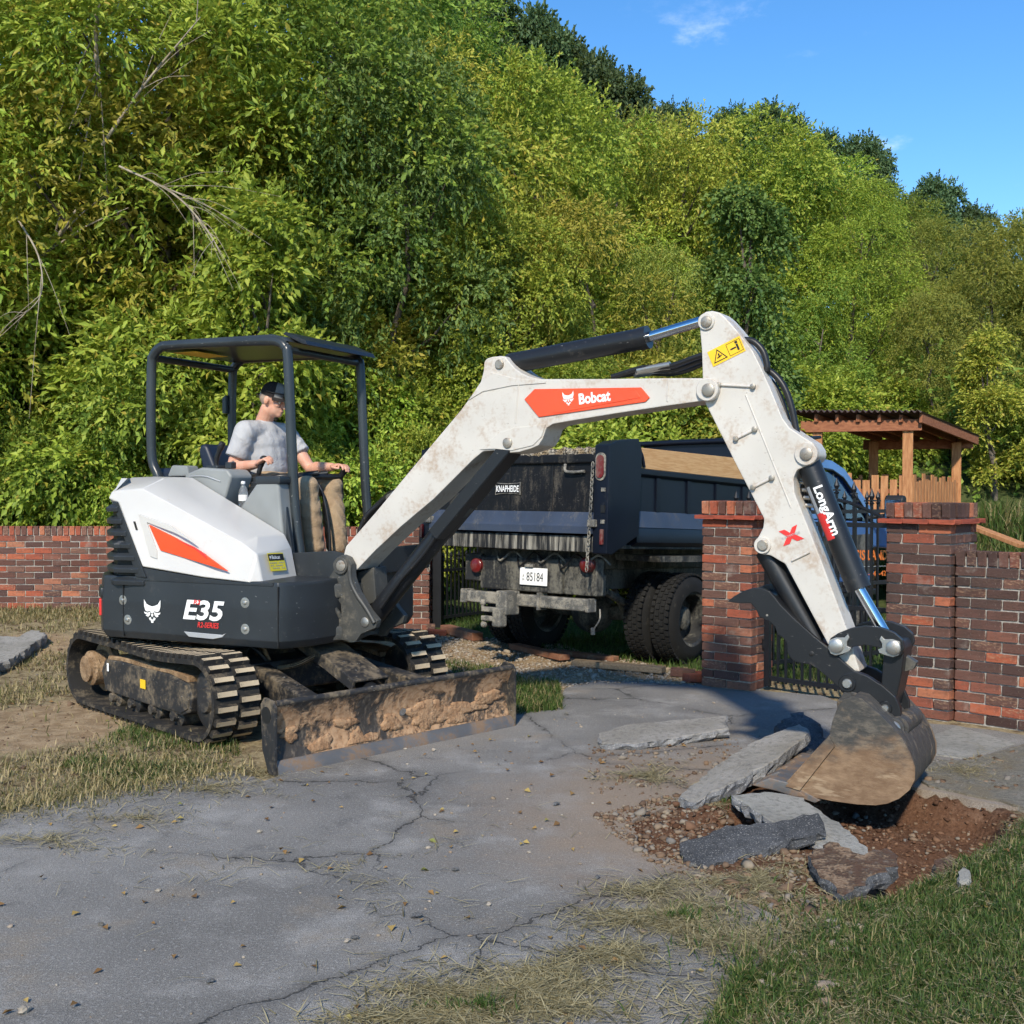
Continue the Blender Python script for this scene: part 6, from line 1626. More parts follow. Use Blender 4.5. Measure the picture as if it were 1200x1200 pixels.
# ------------------------------------------------------------------ the operator
def remesh(b, voxel, smooth=4):
    me = bpy.data.meshes.new('tmp'); me.from_pydata([tuple(q) for q in b.v], [], b.f); me.update()
    bm = bmesh.new(); bm.from_mesh(me); bmesh.ops.recalc_face_normals(bm, faces=bm.faces); bm.to_mesh(me); bm.free()
    o = bpy.data.objects.new('tmp', me); COL.objects.link(o)
    r = o.modifiers.new('r', 'REMESH'); r.mode = 'VOXEL'; r.voxel_size = voxel; r.adaptivity = 0
    s = o.modifiers.new('s', 'SMOOTH'); s.iterations = smooth; s.factor = .5
    dg = bpy.context.evaluated_depsgraph_get(); out = bpy.data.meshes.new_from_object(o.evaluated_get(dg))
    bpy.data.objects.remove(o)
    return out
def limb(b, pts, rad, n=14):
    """tapered capsule chain with balls at the joints"""
    P = [Vector(p) for p in pts]
    b.tube(P, rad, n)
    for p, r in zip(P, rad): b.ball(p, r * .995)
def skin_mat():
    m = NT('skin'); n1 = m.noise(14, 5, .6); n2 = m.noise(120, 3, .6)
    c = m.mix(m.ramp(n1, .35, .65), (.55, .27, .18), (.62, .34, .24))
    p = _n(m.t, 'ShaderNodeBsdfPrincipled'); m.t.links.new(c, p.inputs['Base Color']); p.inputs['Roughness'].default_value = .5
    p.inputs['Subsurface Weight'].default_value = .12; p.inputs['Subsurface Radius'].default_value = (.012, .005, .003)
    m.t.links.new(m.bump(n2, .15, .002), p.inputs['Normal'])
    return m.done(p.outputs[0])
def cloth(name, a, c, sc=7, bump=.5):
    m = NT(name); n1 = m.noise(sc, 5, .6, dist=.6); n2 = m.noise(300, 2, .5)
    return m.done(m.principled(m.mix(m.ramp(n1, .3, .7), a, c), .9, 0, m.bump(m.math('ADD', n1, m.math('MULTIPLY', n2, .06)), bump, .03), .15))
M['skin'] = skin_mat(); M['shirt'] = cloth('grey_tshirt', (.36, .36, .37), (.44, .44, .45), 9, .55); M['khaki'] = cloth('khaki_trousers', (.30, .21, .13), (.37, .27, .17), 11, .55)
M['cap_black'] = cloth('cap_mesh', (.018, .015, .015), (.03, .026, .026), 60, .2); M['cap_grey'] = cloth('cap_grey', (.16, .155, .15), (.20, .195, .19), 60, .2)
M['boot'] = cloth('boot_leather', (.06, .035, .02), (.09, .055, .03), 20, .3)
W = lambda s, v, z: FH.w(s, v, z)
PV = .29
PS = thing('person', W(-.14, PV, 1.465), 'person in grey T-shirt, khaki trousers and dark cap seated at the excavator controls', 'person')
hipR, hipL = W(-.12, PV - .10, 1.545), W(-.12, PV + .10, 1.545)
kneeR, kneeL = W(.36, PV - .15, 1.525), W(.37, PV + .13, 1.53)
ankR, ankL = W(.40, PV - .13, 1.10), W(.41, PV + .14, 1.10)
shR, shL = W(-.12, PV - .205, 1.915), W(-.07, PV + .205, 1.91)
elR, wrR = W(-.185, PV - .275, 1.655), W(.045, PV - .295, 1.685)
elL, wrL = W(.115, PV + .235, 1.665), W(.345, PV + .175, 1.672)
neck = W(-.115, PV, 1.985)
hc = W(-.018, PV - .015, 2.142)     # head centre
yaw = FH.deg + 3; pit = R(17)
hf = Vector((math.cos(R(yaw)), math.sin(R(yaw)), 0)); hl = Vector((-hf.y, hf.x, 0))
HX = (hf * math.cos(pit) - Zv * math.sin(pit)).normalized(); HZ = (Zv * math.cos(pit) + hf * math.sin(pit)).normalized(); HY = hl
def hd(x, y, z): return hc + HX * x + HY * y + HZ * z
AXh = (HX, HY, HZ)
b = B()
# trunk
b.ball(W(-.12, PV, 1.60), .10, .13, .12, (FH.d, FH.n, Zv)); b.ball(W(-.12, PV, 1.75), .095, .13, .17, (FH.d, FH.n, Zv)); b.ball(W(-.12, PV, 1.86), .08, .13, .09, (FH.d, FH.n, Zv))
limb(b, [neck - Zv * .07, neck + Zv * .02, hd(-.025, 0, -.07)], [.075, .062, .060])
limb(b, [W(-.12, PV, 1.915), shR], [.065, .058]); limb(b, [W(-.12, PV, 1.915), shL], [.065, .058])
limb(b, [shR, shR.lerp(elR, .5), elR, elR.lerp(wrR, .3), wrR], [.060, .052, .042, .046, .030])
limb(b, [shL, shL.lerp(elL, .5), elL, elL.lerp(wrL, .3), wrL], [.060, .052, .042, .046, .030])
# legs (inside the trousers)
for h, k, a_ in ((hipR, kneeR, ankR), (hipL, kneeL, ankL)): limb(b, [h, k, k.lerp(a_, .35), a_], [.085, .056, .052, .036])
# head: skull, jaw, brow, nose, ears, lips
b.ball(hd(-.012, 0, .028), .098, .076, .092, AXh, 24, 16); b.ball(hd(.025, 0, -.045), .062, .058, .068, AXh, 20, 14); b.ball(hd(.062, 0, -.082), .028, .030, .022, AXh)
b.ball(hd(.072, 0, .026), .018, .050, .014, AXh)
b.tube([hd(.082, 0, .016), hd(.098, 0, -.008), hd(.107, 0, -.026)], [.008, .012, .0145], 10); b.ball(hd(.105, 0, -.027), .0145, .017, .012, AXh)
for sg in (-1, 1):
    b.ball(hd(.052, .036 * sg, -.014), .030, .022, .022, AXh)          # cheek
    b.ball(hd(-.012, .078 * sg, -.002), .021, .010, .032, AXh)         # ear
b.ball(hd(.084, 0, -.055), .010, .024, .006, AXh); b.ball(hd(.083, 0, -.066), .010, .021, .007, AXh)
# hands: palm and five fingers each, closed on the controls
def hand(b, wr, fwd, up, thumb_side, curl):
    fwd = fwd.normalized(); side = up.cross(fwd).normalized(); up = fwd.cross(side).normalized()
    pc_ = wr + fwd * .052
    b.ball(wr + fwd * .012, .032, .027, .024, (fwd, side, up)); b.ball(pc_, .052, .041, .020, (fwd, side, up))
    for i in range(4):
        o = (i - 1.5) * .0195; ln = (.036, .041, .039, .030)[i] if thumb_side > 0 else (.030, .039, .041, .036)[i]
        p = pc_ + fwd * .040 + side * o; pts_ = [p - fwd * .02]; a = 0
        for q in range(3):
            pts_.append(pts_[-1] + (fwd * math.cos(a) - up * math.sin(a)) * (ln if q else ln + .012) * (1 - .16 * q)); a += curl
        limb(b, pts_, [.0100, .0095, .0088, .0076], 8)
    p = wr + fwd * .028 + side * .030 * thumb_side
    limb(b, [p, p + fwd * .026 + side * .022 * thumb_side - up * .012, p + fwd * .056 + side * .020 * thumb_side - up * .022, p + fwd * .078 + side * .010 * thumb_side - up * .026], [.0135, .0118, .0105, .0085], 8)
hand(b, wrR, (W(.115, PV - .315, 1.712) - wrR), Zv + FH.n * -.35, 1, .85)
hand(b, wrL, (W(.46, PV + .155, 1.682) - wrL), Zv + FH.n * .1, -1, .75)
me = remesh(b, .0058, 3); me.materials.clear(); me.materials.append(M['skin'])
for q in me.vertices: q.co -= PS.location
me.polygons.foreach_set('use_smooth', [True] * len(me.polygons))
body = bpy.data.objects.new('body', me); COL.objects.link(body); body.parent = PS
# eyes and brows, stubble-grey hair
for sg in (-1, 1):
    B().ball(hd(.071, .031 * sg, .004), .0105, .0125, .009, AXh, 10, 8).build('eye', M['white_ink'], PS, smooth=60)
    B().ball(hd(.0795, .031 * sg, .002), .0035, .005, .0045, AXh, 8, 6).build('iris', M['ink'], PS, smooth=60)
    B().tube([hd(.076, .014 * sg, .021), hd(.078, .032 * sg, .026), hd(.066, .050 * sg, .021)], [.004, .005, .003], 6).build('eyebrow', M['cap_grey'], PS, smooth=60)
B().tube([hd(.0925, -.020, -.060), hd(.0955, 0, -.0605), hd(.0925, .020, -.060)], .0018, 6).build('mouth_line', M['boot'], PS, smooth=60)
m_ = NT('grey_stubble_hair'); q1 = m_.noise(200, 3, .6)
M['hair'] = m_.done(m_.principled(m_.mix(q1, (.30, .20, .15), (.42, .33, .27)), .8, 0, m_.bump(q1, .5, .004), .2))
b = B(); b.ball(hd(-.030, 0, .022), .086, .0775, .082, AXh, 20, 14); o = b.build('hair', M['hair'], PS, smooth=60)
# cap: crown in two tones, brim, sunglasses on the brim
def cap_part(a0, a1, name, mat, rx=.106, ry=.0865, rz=.108):
    b = B(); vs = []; nu, nv = 14, 9
    for i in range(nv + 1):
        t_ = R(-4 + 94 * i / nv)
        for j in range(nu + 1):
            a = R(a0 + (a1 - a0) * j / nu); sq = 1 - .10 * max(0, math.sin(t_)) ** 3
            vs.append(hd(-.006 + rx * math.cos(t_) ** .85 * math.cos(a), ry * math.cos(t_) ** .85 * math.sin(a), .038 + rz * sq * math.sin(t_)))
    b.add(vs, [(i * (nu + 1) + j, i * (nu + 1) + j + 1, (i + 1) * (nu + 1) + j + 1, (i + 1) * (nu + 1) + j) for i in range(nv) for j in range(nu)])
    return b.build(name, mat, PS, smooth=60)
cap_part(62, 298, 'cap_back', M['cap_black']); cap_part(-62, 62, 'cap_front', M['cap_grey'], .108, .088, .109)
b = B(); vs = []
for i in range(5):
    for j in range(13):
        a = R(-70 + 140 * j / 12); ext = 1 + .62 * i / 4 * max(0, math.cos(a)) ** .8
        vs.append(hd(-.006 + .107 * math.cos(a) * ext, .087 * math.sin(a) * (1 + .02 * i), .036 - .010 * i / 4 - .020 * math.sin(a) ** 2 * i / 4))
b.add(vs, [(i * 13 + j, i * 13 + j + 1, (i + 1) * 13 + j + 1, (i + 1) * 13 + j) for i in range(4) for j in range(12)]); b.build('cap_brim', M['cap_black'], PS, smooth=60)
for sg in (-1, 1):
    B().ball(hd(.108, .040 * sg, .060), .010, .030, .018, AXh, 12, 8).build('sunglass_lens', M['ink'], PS, smooth=60)
B().tube(catmull([hd(-.02, -.092, .062), hd(.06, -.080, .066), hd(.105, -.045, .070), hd(.116, 0, .068), hd(.105, .045, .070), hd(.06, .080, .066), hd(-.02, .092, .062)], 4), .0045, 6).build('sunglass_frame', M['ink'], PS, smooth=60)
# shirt: trunk and short sleeves
b = B(); ax_ = (FH.d, FH.n, Zv)
b.ball(W(-.125, PV, 1.585), .160, .195, .13, ax_); b.ball(W(-.118, PV, 1.66), .160, .192, .15, ax_); b.ball(W(-.12, PV, 1.74), .152, .190, .17, ax_); b.ball(W(-.12, PV, 1.83), .138, .196, .13, ax_)
limb(b, [W(-.12, PV, 1.925), shR + Zv * .004], [.085, .080]); limb(b, [W(-.11, PV, 1.925), shL + Zv * .004], [.085, .080])
limb(b, [neck - Zv * .075, neck - Zv * .028], [.105, .078])
b.tube([shR, shR.lerp(elR, .35), shR.lerp(elR, .70)], [.080, .079, .080], 16); b.tube([shL, shL.lerp(elL, .30), shL.lerp(elL, .58)], [.080, .078, .079], 16)
me = remesh(b, .010, 4); me.materials.clear(); me.materials.append(M['shirt'])
rs = np.random.RandomState(2)
for q in me.vertices:       # soft folds
    p = q.co; q.co = p + Vector((0, 0, 1)).cross(p - W(-.12, PV, p.z)).normalized() * (.004 * math.sin(p.z * 55 + 9 * math.sin(p.x * 14)) ) - PS.location
me.polygons.foreach_set('use_smooth', [True] * len(me.polygons))
o = bpy.data.objects.new('shirt', me); COL.objects.link(o); o.parent = PS
# trousers
b = B(); b.ball(W(-.125, PV, 1.535), .150, .190, .10, ax_)
for h, k, a_ in ((hipR, kneeR, ankR), (hipL, kneeL, ankL)):
    limb(b, [h, h.lerp(k, .5), k, k.lerp(a_, .4), a_ + Zv * .01], [.108, .098, .084, .082, .076], 16)
me = remesh(b, .010, 4); me.materials.clear(); me.materials.append(M['khaki'])
for q in me.vertices:
    p = q.co; q.co = p + FH.d * (.004 * math.sin(p.z * 70 + 6 * math.sin(p.y * 20))) - PS.location
me.polygons.foreach_set('use_smooth', [True] * len(me.polygons))
o = bpy.data.objects.new('trousers', me); COL.objects.link(o); o.parent = PS
for a_ in (ankR, ankL):
    b = B(); b.ball(a_ + FH.d * .07 - Zv * .06, .14, .05, .042, ax_); b.tube([a_ + Zv * .02, a_ - Zv * .05], [.054, .056], 14); b.ball(a_ - Zv * .055, .06, .05, .045, ax_)
    me = remesh(b, .010, 3); me.materials.clear(); me.materials.append(M['boot'])
    for q in me.vertices: q.co -= PS.location
    me.polygons.foreach_set('use_smooth', [True] * len(me.polygons))
    o = bpy.data.objects.new('boot', me); COL.objects.link(o); o.parent = PS
# water bottle standing on the console step
m_ = NT('clear_plastic'); M['pet'] = m_.done(m_.principled((.92, .96, 1.0), .08, 0, None, .5, 0, .9, 1.33))
bb = W(.085, -.20, 1.385)
WB = thing('water_bottle', bb, 'small clear plastic water bottle standing on the grey console beside the joystick', 'bottle')
b = B(); b._lathe(bb, Zv, [(0, .028), (.004, .031), (.03, .030), (.05, .032), (.07, .030), (.09, .032), (.11, .031), (.13, .024), (.145, .013), (.165, .0125)], 20, 0); b.build('bottle_body', M['pet'], WB, smooth=50)
b = B(); b._lathe(bb + Zv * .165, Zv, [(0, .0145), (.014, .0145), (.016, .012)], 16, 0); b.build('cap', M['white_ink'], WB, smooth=40)
b = B(); b._lathe(bb + Zv * .05, Zv, [(0, .0328), (.04, .0328)], 20, 0); b.build('paper_label', M['white_ink'], WB, smooth=60)
# ------------------------------------------------------------------ woods
def leaf_mat(name, dark, mid, light, yellow=.06, trans=.42):
    m = NT(name)
    r = m.attr('leaf_rnd'); k = m.attr('clump_tone'); o = m.objrand()
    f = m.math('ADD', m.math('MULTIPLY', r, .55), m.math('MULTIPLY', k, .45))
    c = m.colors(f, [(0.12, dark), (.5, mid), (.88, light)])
    hs = _n(m.t, 'ShaderNodeHueSaturation')
    m.t.links.new(m.ramp(o, 0, 1, False, .482, .515), hs.inputs['Hue']); m.t.links.new(m.ramp(o, 0, 1, False, .98, 1.38), hs.inputs['Value']); m.t.links.new(c, hs.inputs['Color'])
    c = hs.outputs[0]
    c = m.mix(m.ramp(m.math('FRACT', m.math('MULTIPLY', r, 17.3)), 1 - yellow, 1 - yellow + .02), c, (.46, .38, .06))
    p = m.principled(c, .52, 0, None, .35)
    t = _n(m.t, 'ShaderNodeBsdfTranslucent'); tc = m.mix(.55, c, (.20, .24, .03)); m.t.links.new(tc, t.inputs['Color'])
    mx = _n(m.t, 'ShaderNodeMixShader'); mx.inputs[0].default_value = trans
    m.t.links.new(p, mx.inputs[1]); m.t.links.new(t.outputs[0], mx.inputs[2])
    return m.done(mx.outputs[0])
LM = {
    'bright': leaf_mat('leaf_bright', (.13, .20, .026), (.30, .40, .050), (.46, .52, .085), .05, .46),
    'yellow': leaf_mat('leaf_yellowing', (.18, .205, .028), (.37, .395, .055), (.54, .50, .095), .14, .46),
    'mid': leaf_mat('leaf_mid', (.085, .145, .024), (.20, .295, .046), (.34, .41, .070), .04, .46),
    'dark': leaf_mat('leaf_dark', (.044, .095, .024), (.105, .185, .044), (.18, .26, .060), .01, .36),
    'olive': leaf_mat('leaf_olive', (.125, .150, .028), (.255, .285, .055), (.38, .385, .085), .06, .46),
    'far': leaf_mat('leaf_far', (.030, .062, .026), (.064, .110, .046), (.105, .155, .066), .0, .28),
}
m_ = NT('bark'); q1 = m_.noise(9, 6, .7, vec=m_.mapping(scale=(1, 1, .25)))
M['bark'] = m_.done(m_.principled(m_.mix(m_.ramp(q1, .3, .7), (.06, .048, .036), (.17, .145, .115)), .95, 0, m_.bump(q1, .8, .03), .1))
m_ = NT('pale_dead_bark'); q1 = m_.noise(9, 6, .7, vec=m_.mapping(scale=(1, 1, .25)))
M['dead'] = m_.done(m_.principled(m_.mix(m_.ramp(q1, .3, .7), (.22, .18, .13), (.38, .33, .26)), .95, 0, m_.bump(q1, .5, .02), .1))

def norm(a): return a / (np.linalg.norm(a, axis=1, keepdims=True) + 1e-9)
def leaf_mesh(name, pos, dirv, L, Wd, rs, leaf_rnd, clump, up_bias=.6, fold=.25):
    """folded diamond leaves: pos base points, dirv pointing directions"""
    n = len(pos); d = norm(dirv)
    up = norm(np.array([[0, -.25, 1.]]) * up_bias + rs.normal(0, .5, (n, 3)))
    side = norm(np.cross(d, up)); nn = np.cross(side, d)
    L = L * rs.uniform(.6, 1.25, (n, 1)); Wd = Wd * L / L.mean() * rs.uniform(.8, 1.2, (n, 1))
    p0 = pos; p1 = pos + d * L * .45 + side * Wd * .5 + nn * Wd * fold; p2 = pos + d * L - nn * L * .12; p3 = pos + d * L * .45 - side * Wd * .5 + nn * Wd * fold
    v = np.stack([p0, p1, p2, p3], 1).reshape(-1, 3)
    i = np.arange(n) * 4
    f = np.stack([i, i + 1, i + 2, i, i + 2, i + 3], 1).reshape(-1)
    me = bpy.data.meshes.new(name); me.vertices.add(len(v)); me.vertices.foreach_set('co', v.ravel())
    me.loops.add(len(f)); me.loops.foreach_set('vertex_index', f); nf = len(f) // 3
    me.polygons.add(nf); me.polygons.foreach_set('loop_start', np.arange(0, len(f), 3)); me.polygons.foreach_set('loop_total', np.full(nf, 3))
    a = me.attributes.new('leaf_rnd', 'FLOAT', 'POINT'); a.data.foreach_set('value', np.repeat(leaf_rnd, 4).astype(np.float32))
    a = me.attributes.new('clump_tone', 'FLOAT', 'POINT'); a.data.foreach_set('value', np.repeat(clump, 4).astype(np.float32))
    me.update(calc_edges=True)
    return me
def sprays(rs, centers, outd, clump, m, slen, L, Wd, droop, name, spread=.8):
    """twigs of m leaves each at the given centres"""
    n = len(centers)
    sd = norm(outd + rs.normal(0, .45, (n, 3)) + np.array([[0, 0, -droop]]))
    sidev = norm(np.cross(sd, np.array([[0, 0, 1.]]) + rs.normal(0, .25, (n, 3))))
    pos, dv = [], []
    for k in range(m):
        t = (k + .5) / m; sg = 1 if k % 2 else -1
        pos.append(centers + sd * slen * (t - .3) - np.array([[0, 0, 1.]]) * (droop * slen * .5 * t * t))
        dv.append(sd * (.55 + .5 * t) + sidev * sg * spread * (1.1 - t) + rs.normal(0, .28, (n, 3)) - np.array([[0, 0, .18]]))
    pos = np.concatenate(pos); dv = np.concatenate(dv); cl_ = np.tile(clump, m)
    return leaf_mesh(name, pos, dv, L, Wd, rs, rs.rand(len(pos)), cl_)
def crown(name, seed, H, rad, z0, nl, nspray, L=.13, Wd=.062, droop=.25, m=7, slen=.34, prof=None, lob=(.28, .5)):
    rs = np.random.RandomState(seed)
    prof = prof or (lambda t: np.sqrt(np.clip(1 - (2 * t - 1) ** 2, 0, 1)) * (1.08 - .35 * t))
    t = rs.rand(nl) ** .9; a = rs.rand(nl) * 6.283; rr = prof(t) * rad * np.sqrt(rs.uniform(.15, 1.0, nl))
    c = np.stack([rr * np.cos(a), rr * np.sin(a), z0 + t * (H - z0)], 1)
    lr = rad * rs.uniform(*lob, nl)
    w = lr ** 2; idx = rs.choice(nl, nspray, p=w / w.sum())
    d = norm(rs.normal(0, 1, (nspray, 3)) + np.array([[0, 0, .35]]) + .5 * norm(c[idx] * np.array([[1, 1, 0]]) + 1e-6))
    ce = c[idx] + d * (lr[idx] * (1 - .45 * rs.rand(nspray) ** 1.6))[:, None] * np.array([[1, 1, .72]])
    ce[:, 2] = np.maximum(ce[:, 2], .15)
    clump = np.clip(.5 + .5 * (rs.rand(nl)[idx] - .5) + .28 * d[:, 2] + rs.normal(0, .12, nspray), 0, 1)  # random tone per clump, lighter towards the top of each clump
    return sprays(rs, ce, d, clump, m, slen, L, Wd, droop, name), c, lr
def trunk_mesh(name, seed, H, r0, c, lr, nb=9):
    rnd = random.Random(seed); b = B()
    P = [Vector((rnd.uniform(-.05, .05) * i, rnd.uniform(-.05, .05) * i, H * .82 * i / 7)) for i in range(8)]
    b.tube(P, [r0 * (1.15 - .95 * i / 7) for i in range(8)], 9)
    for k in rnd.sample(range(len(c)), min(nb, len(c))):
        e = Vector(c[k]); z = max(.4, min(H * .75, e.z - rnd.uniform(.5, 1.6))); s = P[min(7, int(z / (H * .82) * 7))]
        s = Vector((s.x, s.y, z)); mid_ = s.lerp(e, .5) + Vector((0, 0, -.12)); b.tube([s, mid_, e], [r0 * .42, r0 * .25, r0 * .08], 6)
    return mesh_from(name, b.v, b.f, [M['bark']], smooth=60)
KINDS = {}
def kind(key, seed, H, rad, z0, nl, nspray, **kw):
    me, c, lr = crown('crown_' + key, seed, H, rad, z0, nl, nspray, **kw)
    KINDS[key] = (me, trunk_mesh('trunk_' + key, seed, H, .035 * H ** .9 * .55, c, lr), H, rad)
narrow = lambda t: np.clip(1.05 - .75 * t, .1, 1) * np.clip(t * 6 + .35, 0, 1)
kind('broad', 1, 8.0, 2.3, 1.0, 46, 5000, L=.105, Wd=.052)
kind('tall', 2, 9.5, 2.0, 1.6, 48, 5200, droop=.4, L=.105, Wd=.050)
kind('loose', 3, 8.5, 2.4, 1.2, 40, 4600, droop=.32, L=.13, Wd=.044)
kind('feather', 4, 8.5, 2.1, .8, 52, 5200, droop=.5, L=.080, Wd=.034, m=9, slen=.40)
kind('bush', 5, 3.0, 1.5, .1, 30, 3300, L=.088, Wd=.046, lob=(.25, .45), slen=.27)
kind('bush_b', 6, 2.6, 1.35, .1, 26, 3000, L=.076, Wd=.038, droop=.35, lob=(.25, .45), slen=.25)
kind('sapling', 7, 5.4, .95, .8, 30, 1500, L=.115, Wd=.056, droop=.3, prof=narrow, lob=(.3, .5))
kind('vine', 8, 6.6, 1.05, .1, 60, 3000, L=.09, Wd=.06, droop=.7, prof=narrow, lob=(.16, .5))
kind('far', 9, 9.0, 3.2, 1.0, 85, 4200, L=.22, Wd=.13, slen=.7, lob=(.11, .34))
kind('pine', 10, 10.0, 2.0, 1.0, 50, 2600, L=.28, Wd=.06, slen=.7, droop=.5, prof=narrow)
RT = random.Random(21)
LIM = {}
def tree(name, key, mat, px, top_y, Y, label, group, wscale=1.0, cat='tree', hmin=None, x=None):
    """stands where its column of the photograph meets depth Y; its height reaches the photo's tree line"""
    p = on_depth(px, 572, Y); X = p.x if x is None else x
    g = float(terrain(X, Y)) - .1
    topz = on_depth(px, top_y, Y).z
    me, tr, H, rad = KINDS[key]
    sc = max(.35, (topz - g) / (H * 1.02)); 
    t = thing(name, (X, Y, g), label, cat, group)
    rz = RT.uniform(0, 6.28); sw = sc * wscale * RT.uniform(.95, 1.08)
    for nm, d in (('trunk', tr), ('crown', me)):
        o = bpy.data.objects.new(nm, d); COL.objects.link(o); o.parent = t; o.rotation_euler = (0, 0, rz); o.scale = (sw, sw, sc)
        if nm == 'crown':
            if not d.materials: d.materials.append(LM['mid'])
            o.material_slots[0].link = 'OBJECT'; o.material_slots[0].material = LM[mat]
    return t
GW = 'trees of the sunlit wood on the hillside'
SHP = {'broad': 'broad round crowned', 'tall': 'tall upright', 'loose': 'loose drooping', 'feather': 'fine leaved feathery'}
CLR = {'bright': 'bright green', 'yellow': 'yellowing', 'mid': 'medium green', 'dark': 'dark green', 'olive': 'olive green'}
def wood_label(k, lm, row):
    return '%s %s tree %s' % (CLR[lm], SHP[k], ('at the front edge of the wood', 'standing deeper in the hillside wood')[row]), '%s %s trees, %s' % (CLR[lm], SHP[k], ('front of wood', 'deep in wood')[row])
front = [  # px, top y, depth, kind, leaf, width
    (-60, -140, 15.2, 'loose', 'bright', 1.0), (70, -130, 15.8, 'loose', 'yellow', 1.0), (190, -110, 15.4, 'loose', 'bright', .95), (290, -90, 16.6, 'tall', 'bright', 1.05),
    (385, -30, 15.9, 'broad', 'mid', .95), (470, 70, 15.6, 'broad', 'dark', .75), (440, -60, 20.5, 'tall', 'mid', 1.0), (545, 60, 18.2, 'loose', 'yellow', .85), (620, 100, 18.8, 'broad', 'bright', .85),
    (590, 250, 16.2, 'broad', 'bright', .85), (690, 240, 17.0, 'loose', 'yellow', .8), (720, 140, 20.5, 'tall', 'bright', .95), (800, 150, 21.5, 'broad', 'yellow', .8), (780, 300, 17.4, 'feather', 'olive', .8),
    (890, 155, 22.5, 'broad', 'bright', .85), (930, 200, 20.0, 'feather', 'mid', .9), (1000, 215, 19.5, 'feather', 'bright', 1.0), (1080, 262, 20.5, 'feather', 'olive', 1.0),
    (1160, 262, 19.0, 'loose', 'olive', .95), (1240, 240, 19.0, 'tall', 'olive', 1.0), (840, 330, 18.0, 'broad', 'mid', .8), (960, 330, 17.8, 'tall', 'mid', .85), (1090, 345, 17.6, 'broad', 'olive', .75), (660, 360, 16.0, 'feather', 'mid', .8)]
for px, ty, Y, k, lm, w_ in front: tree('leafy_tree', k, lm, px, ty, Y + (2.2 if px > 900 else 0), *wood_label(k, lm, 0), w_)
mid_row = [(-40, -200, 23, 'tall', 'mid'), (130, -180, 23, 'broad', 'bright'), (310, -140, 24, 'tall', 'olive'), (520, 20, 26, 'broad', 'mid'), (640, 70, 27, 'tall', 'mid'), (760, 150, 28, 'broad', 'olive'), (860, 165, 29, 'tall', 'mid'),
           (960, 190, 29, 'broad', 'bright'), (1060, 240, 28, 'broad', 'mid'), (1150, 258, 27, 'tall', 'olive'), (1230, 240, 27, 'broad', 'mid')]
for px, ty, Y, k, lm in mid_row: tree('leafy_tree', k, lm, px, ty, Y, *wood_label(k, lm, 1), .95)
# dark crowns along the skyline
for px, ty, Y in [(520, -30, 46), (565, -8, 48), (612, 22, 48), (648, 52, 49), (690, 76, 50), (728, 98, 50), (790, 128, 52), (860, 132, 54), (905, 130, 54), (955, 160, 56), (1010, 168, 56), (1095, 214, 58), (1050, 235, 58), (1140, 246, 58), (1230, 228, 60)]:
    tree('ridge_tree', 'far', 'far', px, ty, Y, 'dark green rounded tree on the skyline ridge', 'dark trees along the ridge', .62)
for px, ty, Y in [(440, -60, 44), (472, -30, 45), (505, -12, 47)]:
    tree('pine_tree', 'pine', 'far', px, ty, Y, 'dark pointed evergreen at the top of the slope', 'evergreens at the top of the slope', .9)
tree('vine_covered_tree', 'vine', 'dark', 868, 225, 17.6, 'narrow dark tree smothered in vines above the truck bed', None, 1.0)
tree('sapling', 'sapling', 'bright', 322, 222, 13.6, 'slender bright yellow green sapling behind the excavator canopy', None, 1.0)
tree('sapling', 'sapling', 'yellow', 1165, 385, 17.8, 'slender sapling with pale yellow leaves right of the timber shelter', None, 1.1)
# bushes crowding the wall
LBB = 'dense leafy bush growing behind the long brick wall'
for i, (px, ty, Y, k, lm, w_) in enumerate([(-40, 330, 13.5, 'bush', 'bright', 1.0), (40, 370, 13.4, 'bush_b', 'bright', 1.0), (110, 320, 13.8, 'bush', 'bright', 1.0), (175, 400, 13.4, 'bush_b', 'mid', 1.0), (215, 350, 13.9, 'bush', 'bright', .95),
                                       (290, 420, 13.5, 'bush', 'mid', 1.0), (360, 380, 13.9, 'bush', 'bright', 1.0), (420, 440, 13.6, 'bush_b', 'bright', 1.0), (470, 400, 14.2, 'bush', 'yellow', 1.0), (530, 455, 14.4, 'bush_b', 'bright', 1.0),
                                       (30, 500, 13.1, 'bush_b', 'mid', .9), (150, 520, 13.1, 'bush_b', 'bright', .9), (260, 500, 13.1, 'bush_b', 'bright', .9), (370, 520, 13.1, 'bush', 'bright', .8), (480, 520, 13.3, 'bush', 'bright', .8)]):
    tree('leafy_bush', k, lm, px, ty, Y + (1.25 if ty < 480 else .75), '%s bush crowding the back of the long brick wall' % CLR[lm], '%s bushes behind the long wall' % CLR[lm], w_ * (.9 if ty < 480 else .72), 'bush')
for px, ty, Y, k, lm, w_ in [(590, 430, 15.6, 'bush', 'bright', 1.0), (650, 455, 15.5, 'bush_b', 'bright', 1.1), (715, 460, 15.8, 'bush', 'bright', 1.0), (780, 440, 16.2, 'bush_b', 'yellow', 1.1), (850, 450, 16.2, 'bush', 'mid', 1.0), (910, 440, 16.6, 'bush_b', 'bright', 1.1),
                             (970, 450, 17.2, 'bush', 'bright', 1.1), (1040, 455, 17.6, 'bush', 'bright', 1.1), (1110, 470, 17.6, 'bush_b', 'mid', 1.2), (1185, 480, 16.6, 'bush', 'olive', 1.0), (1240, 450, 16.0, 'bush', 'mid', 1.0)]:
    tree('leafy_bush', k, lm, px, ty, Y + (2.4 if px > 880 else .6), '%s bush at the foot of the wood beyond the truck' % CLR[lm], '%s bushes beyond the truck' % CLR[lm], w_, 'bush')
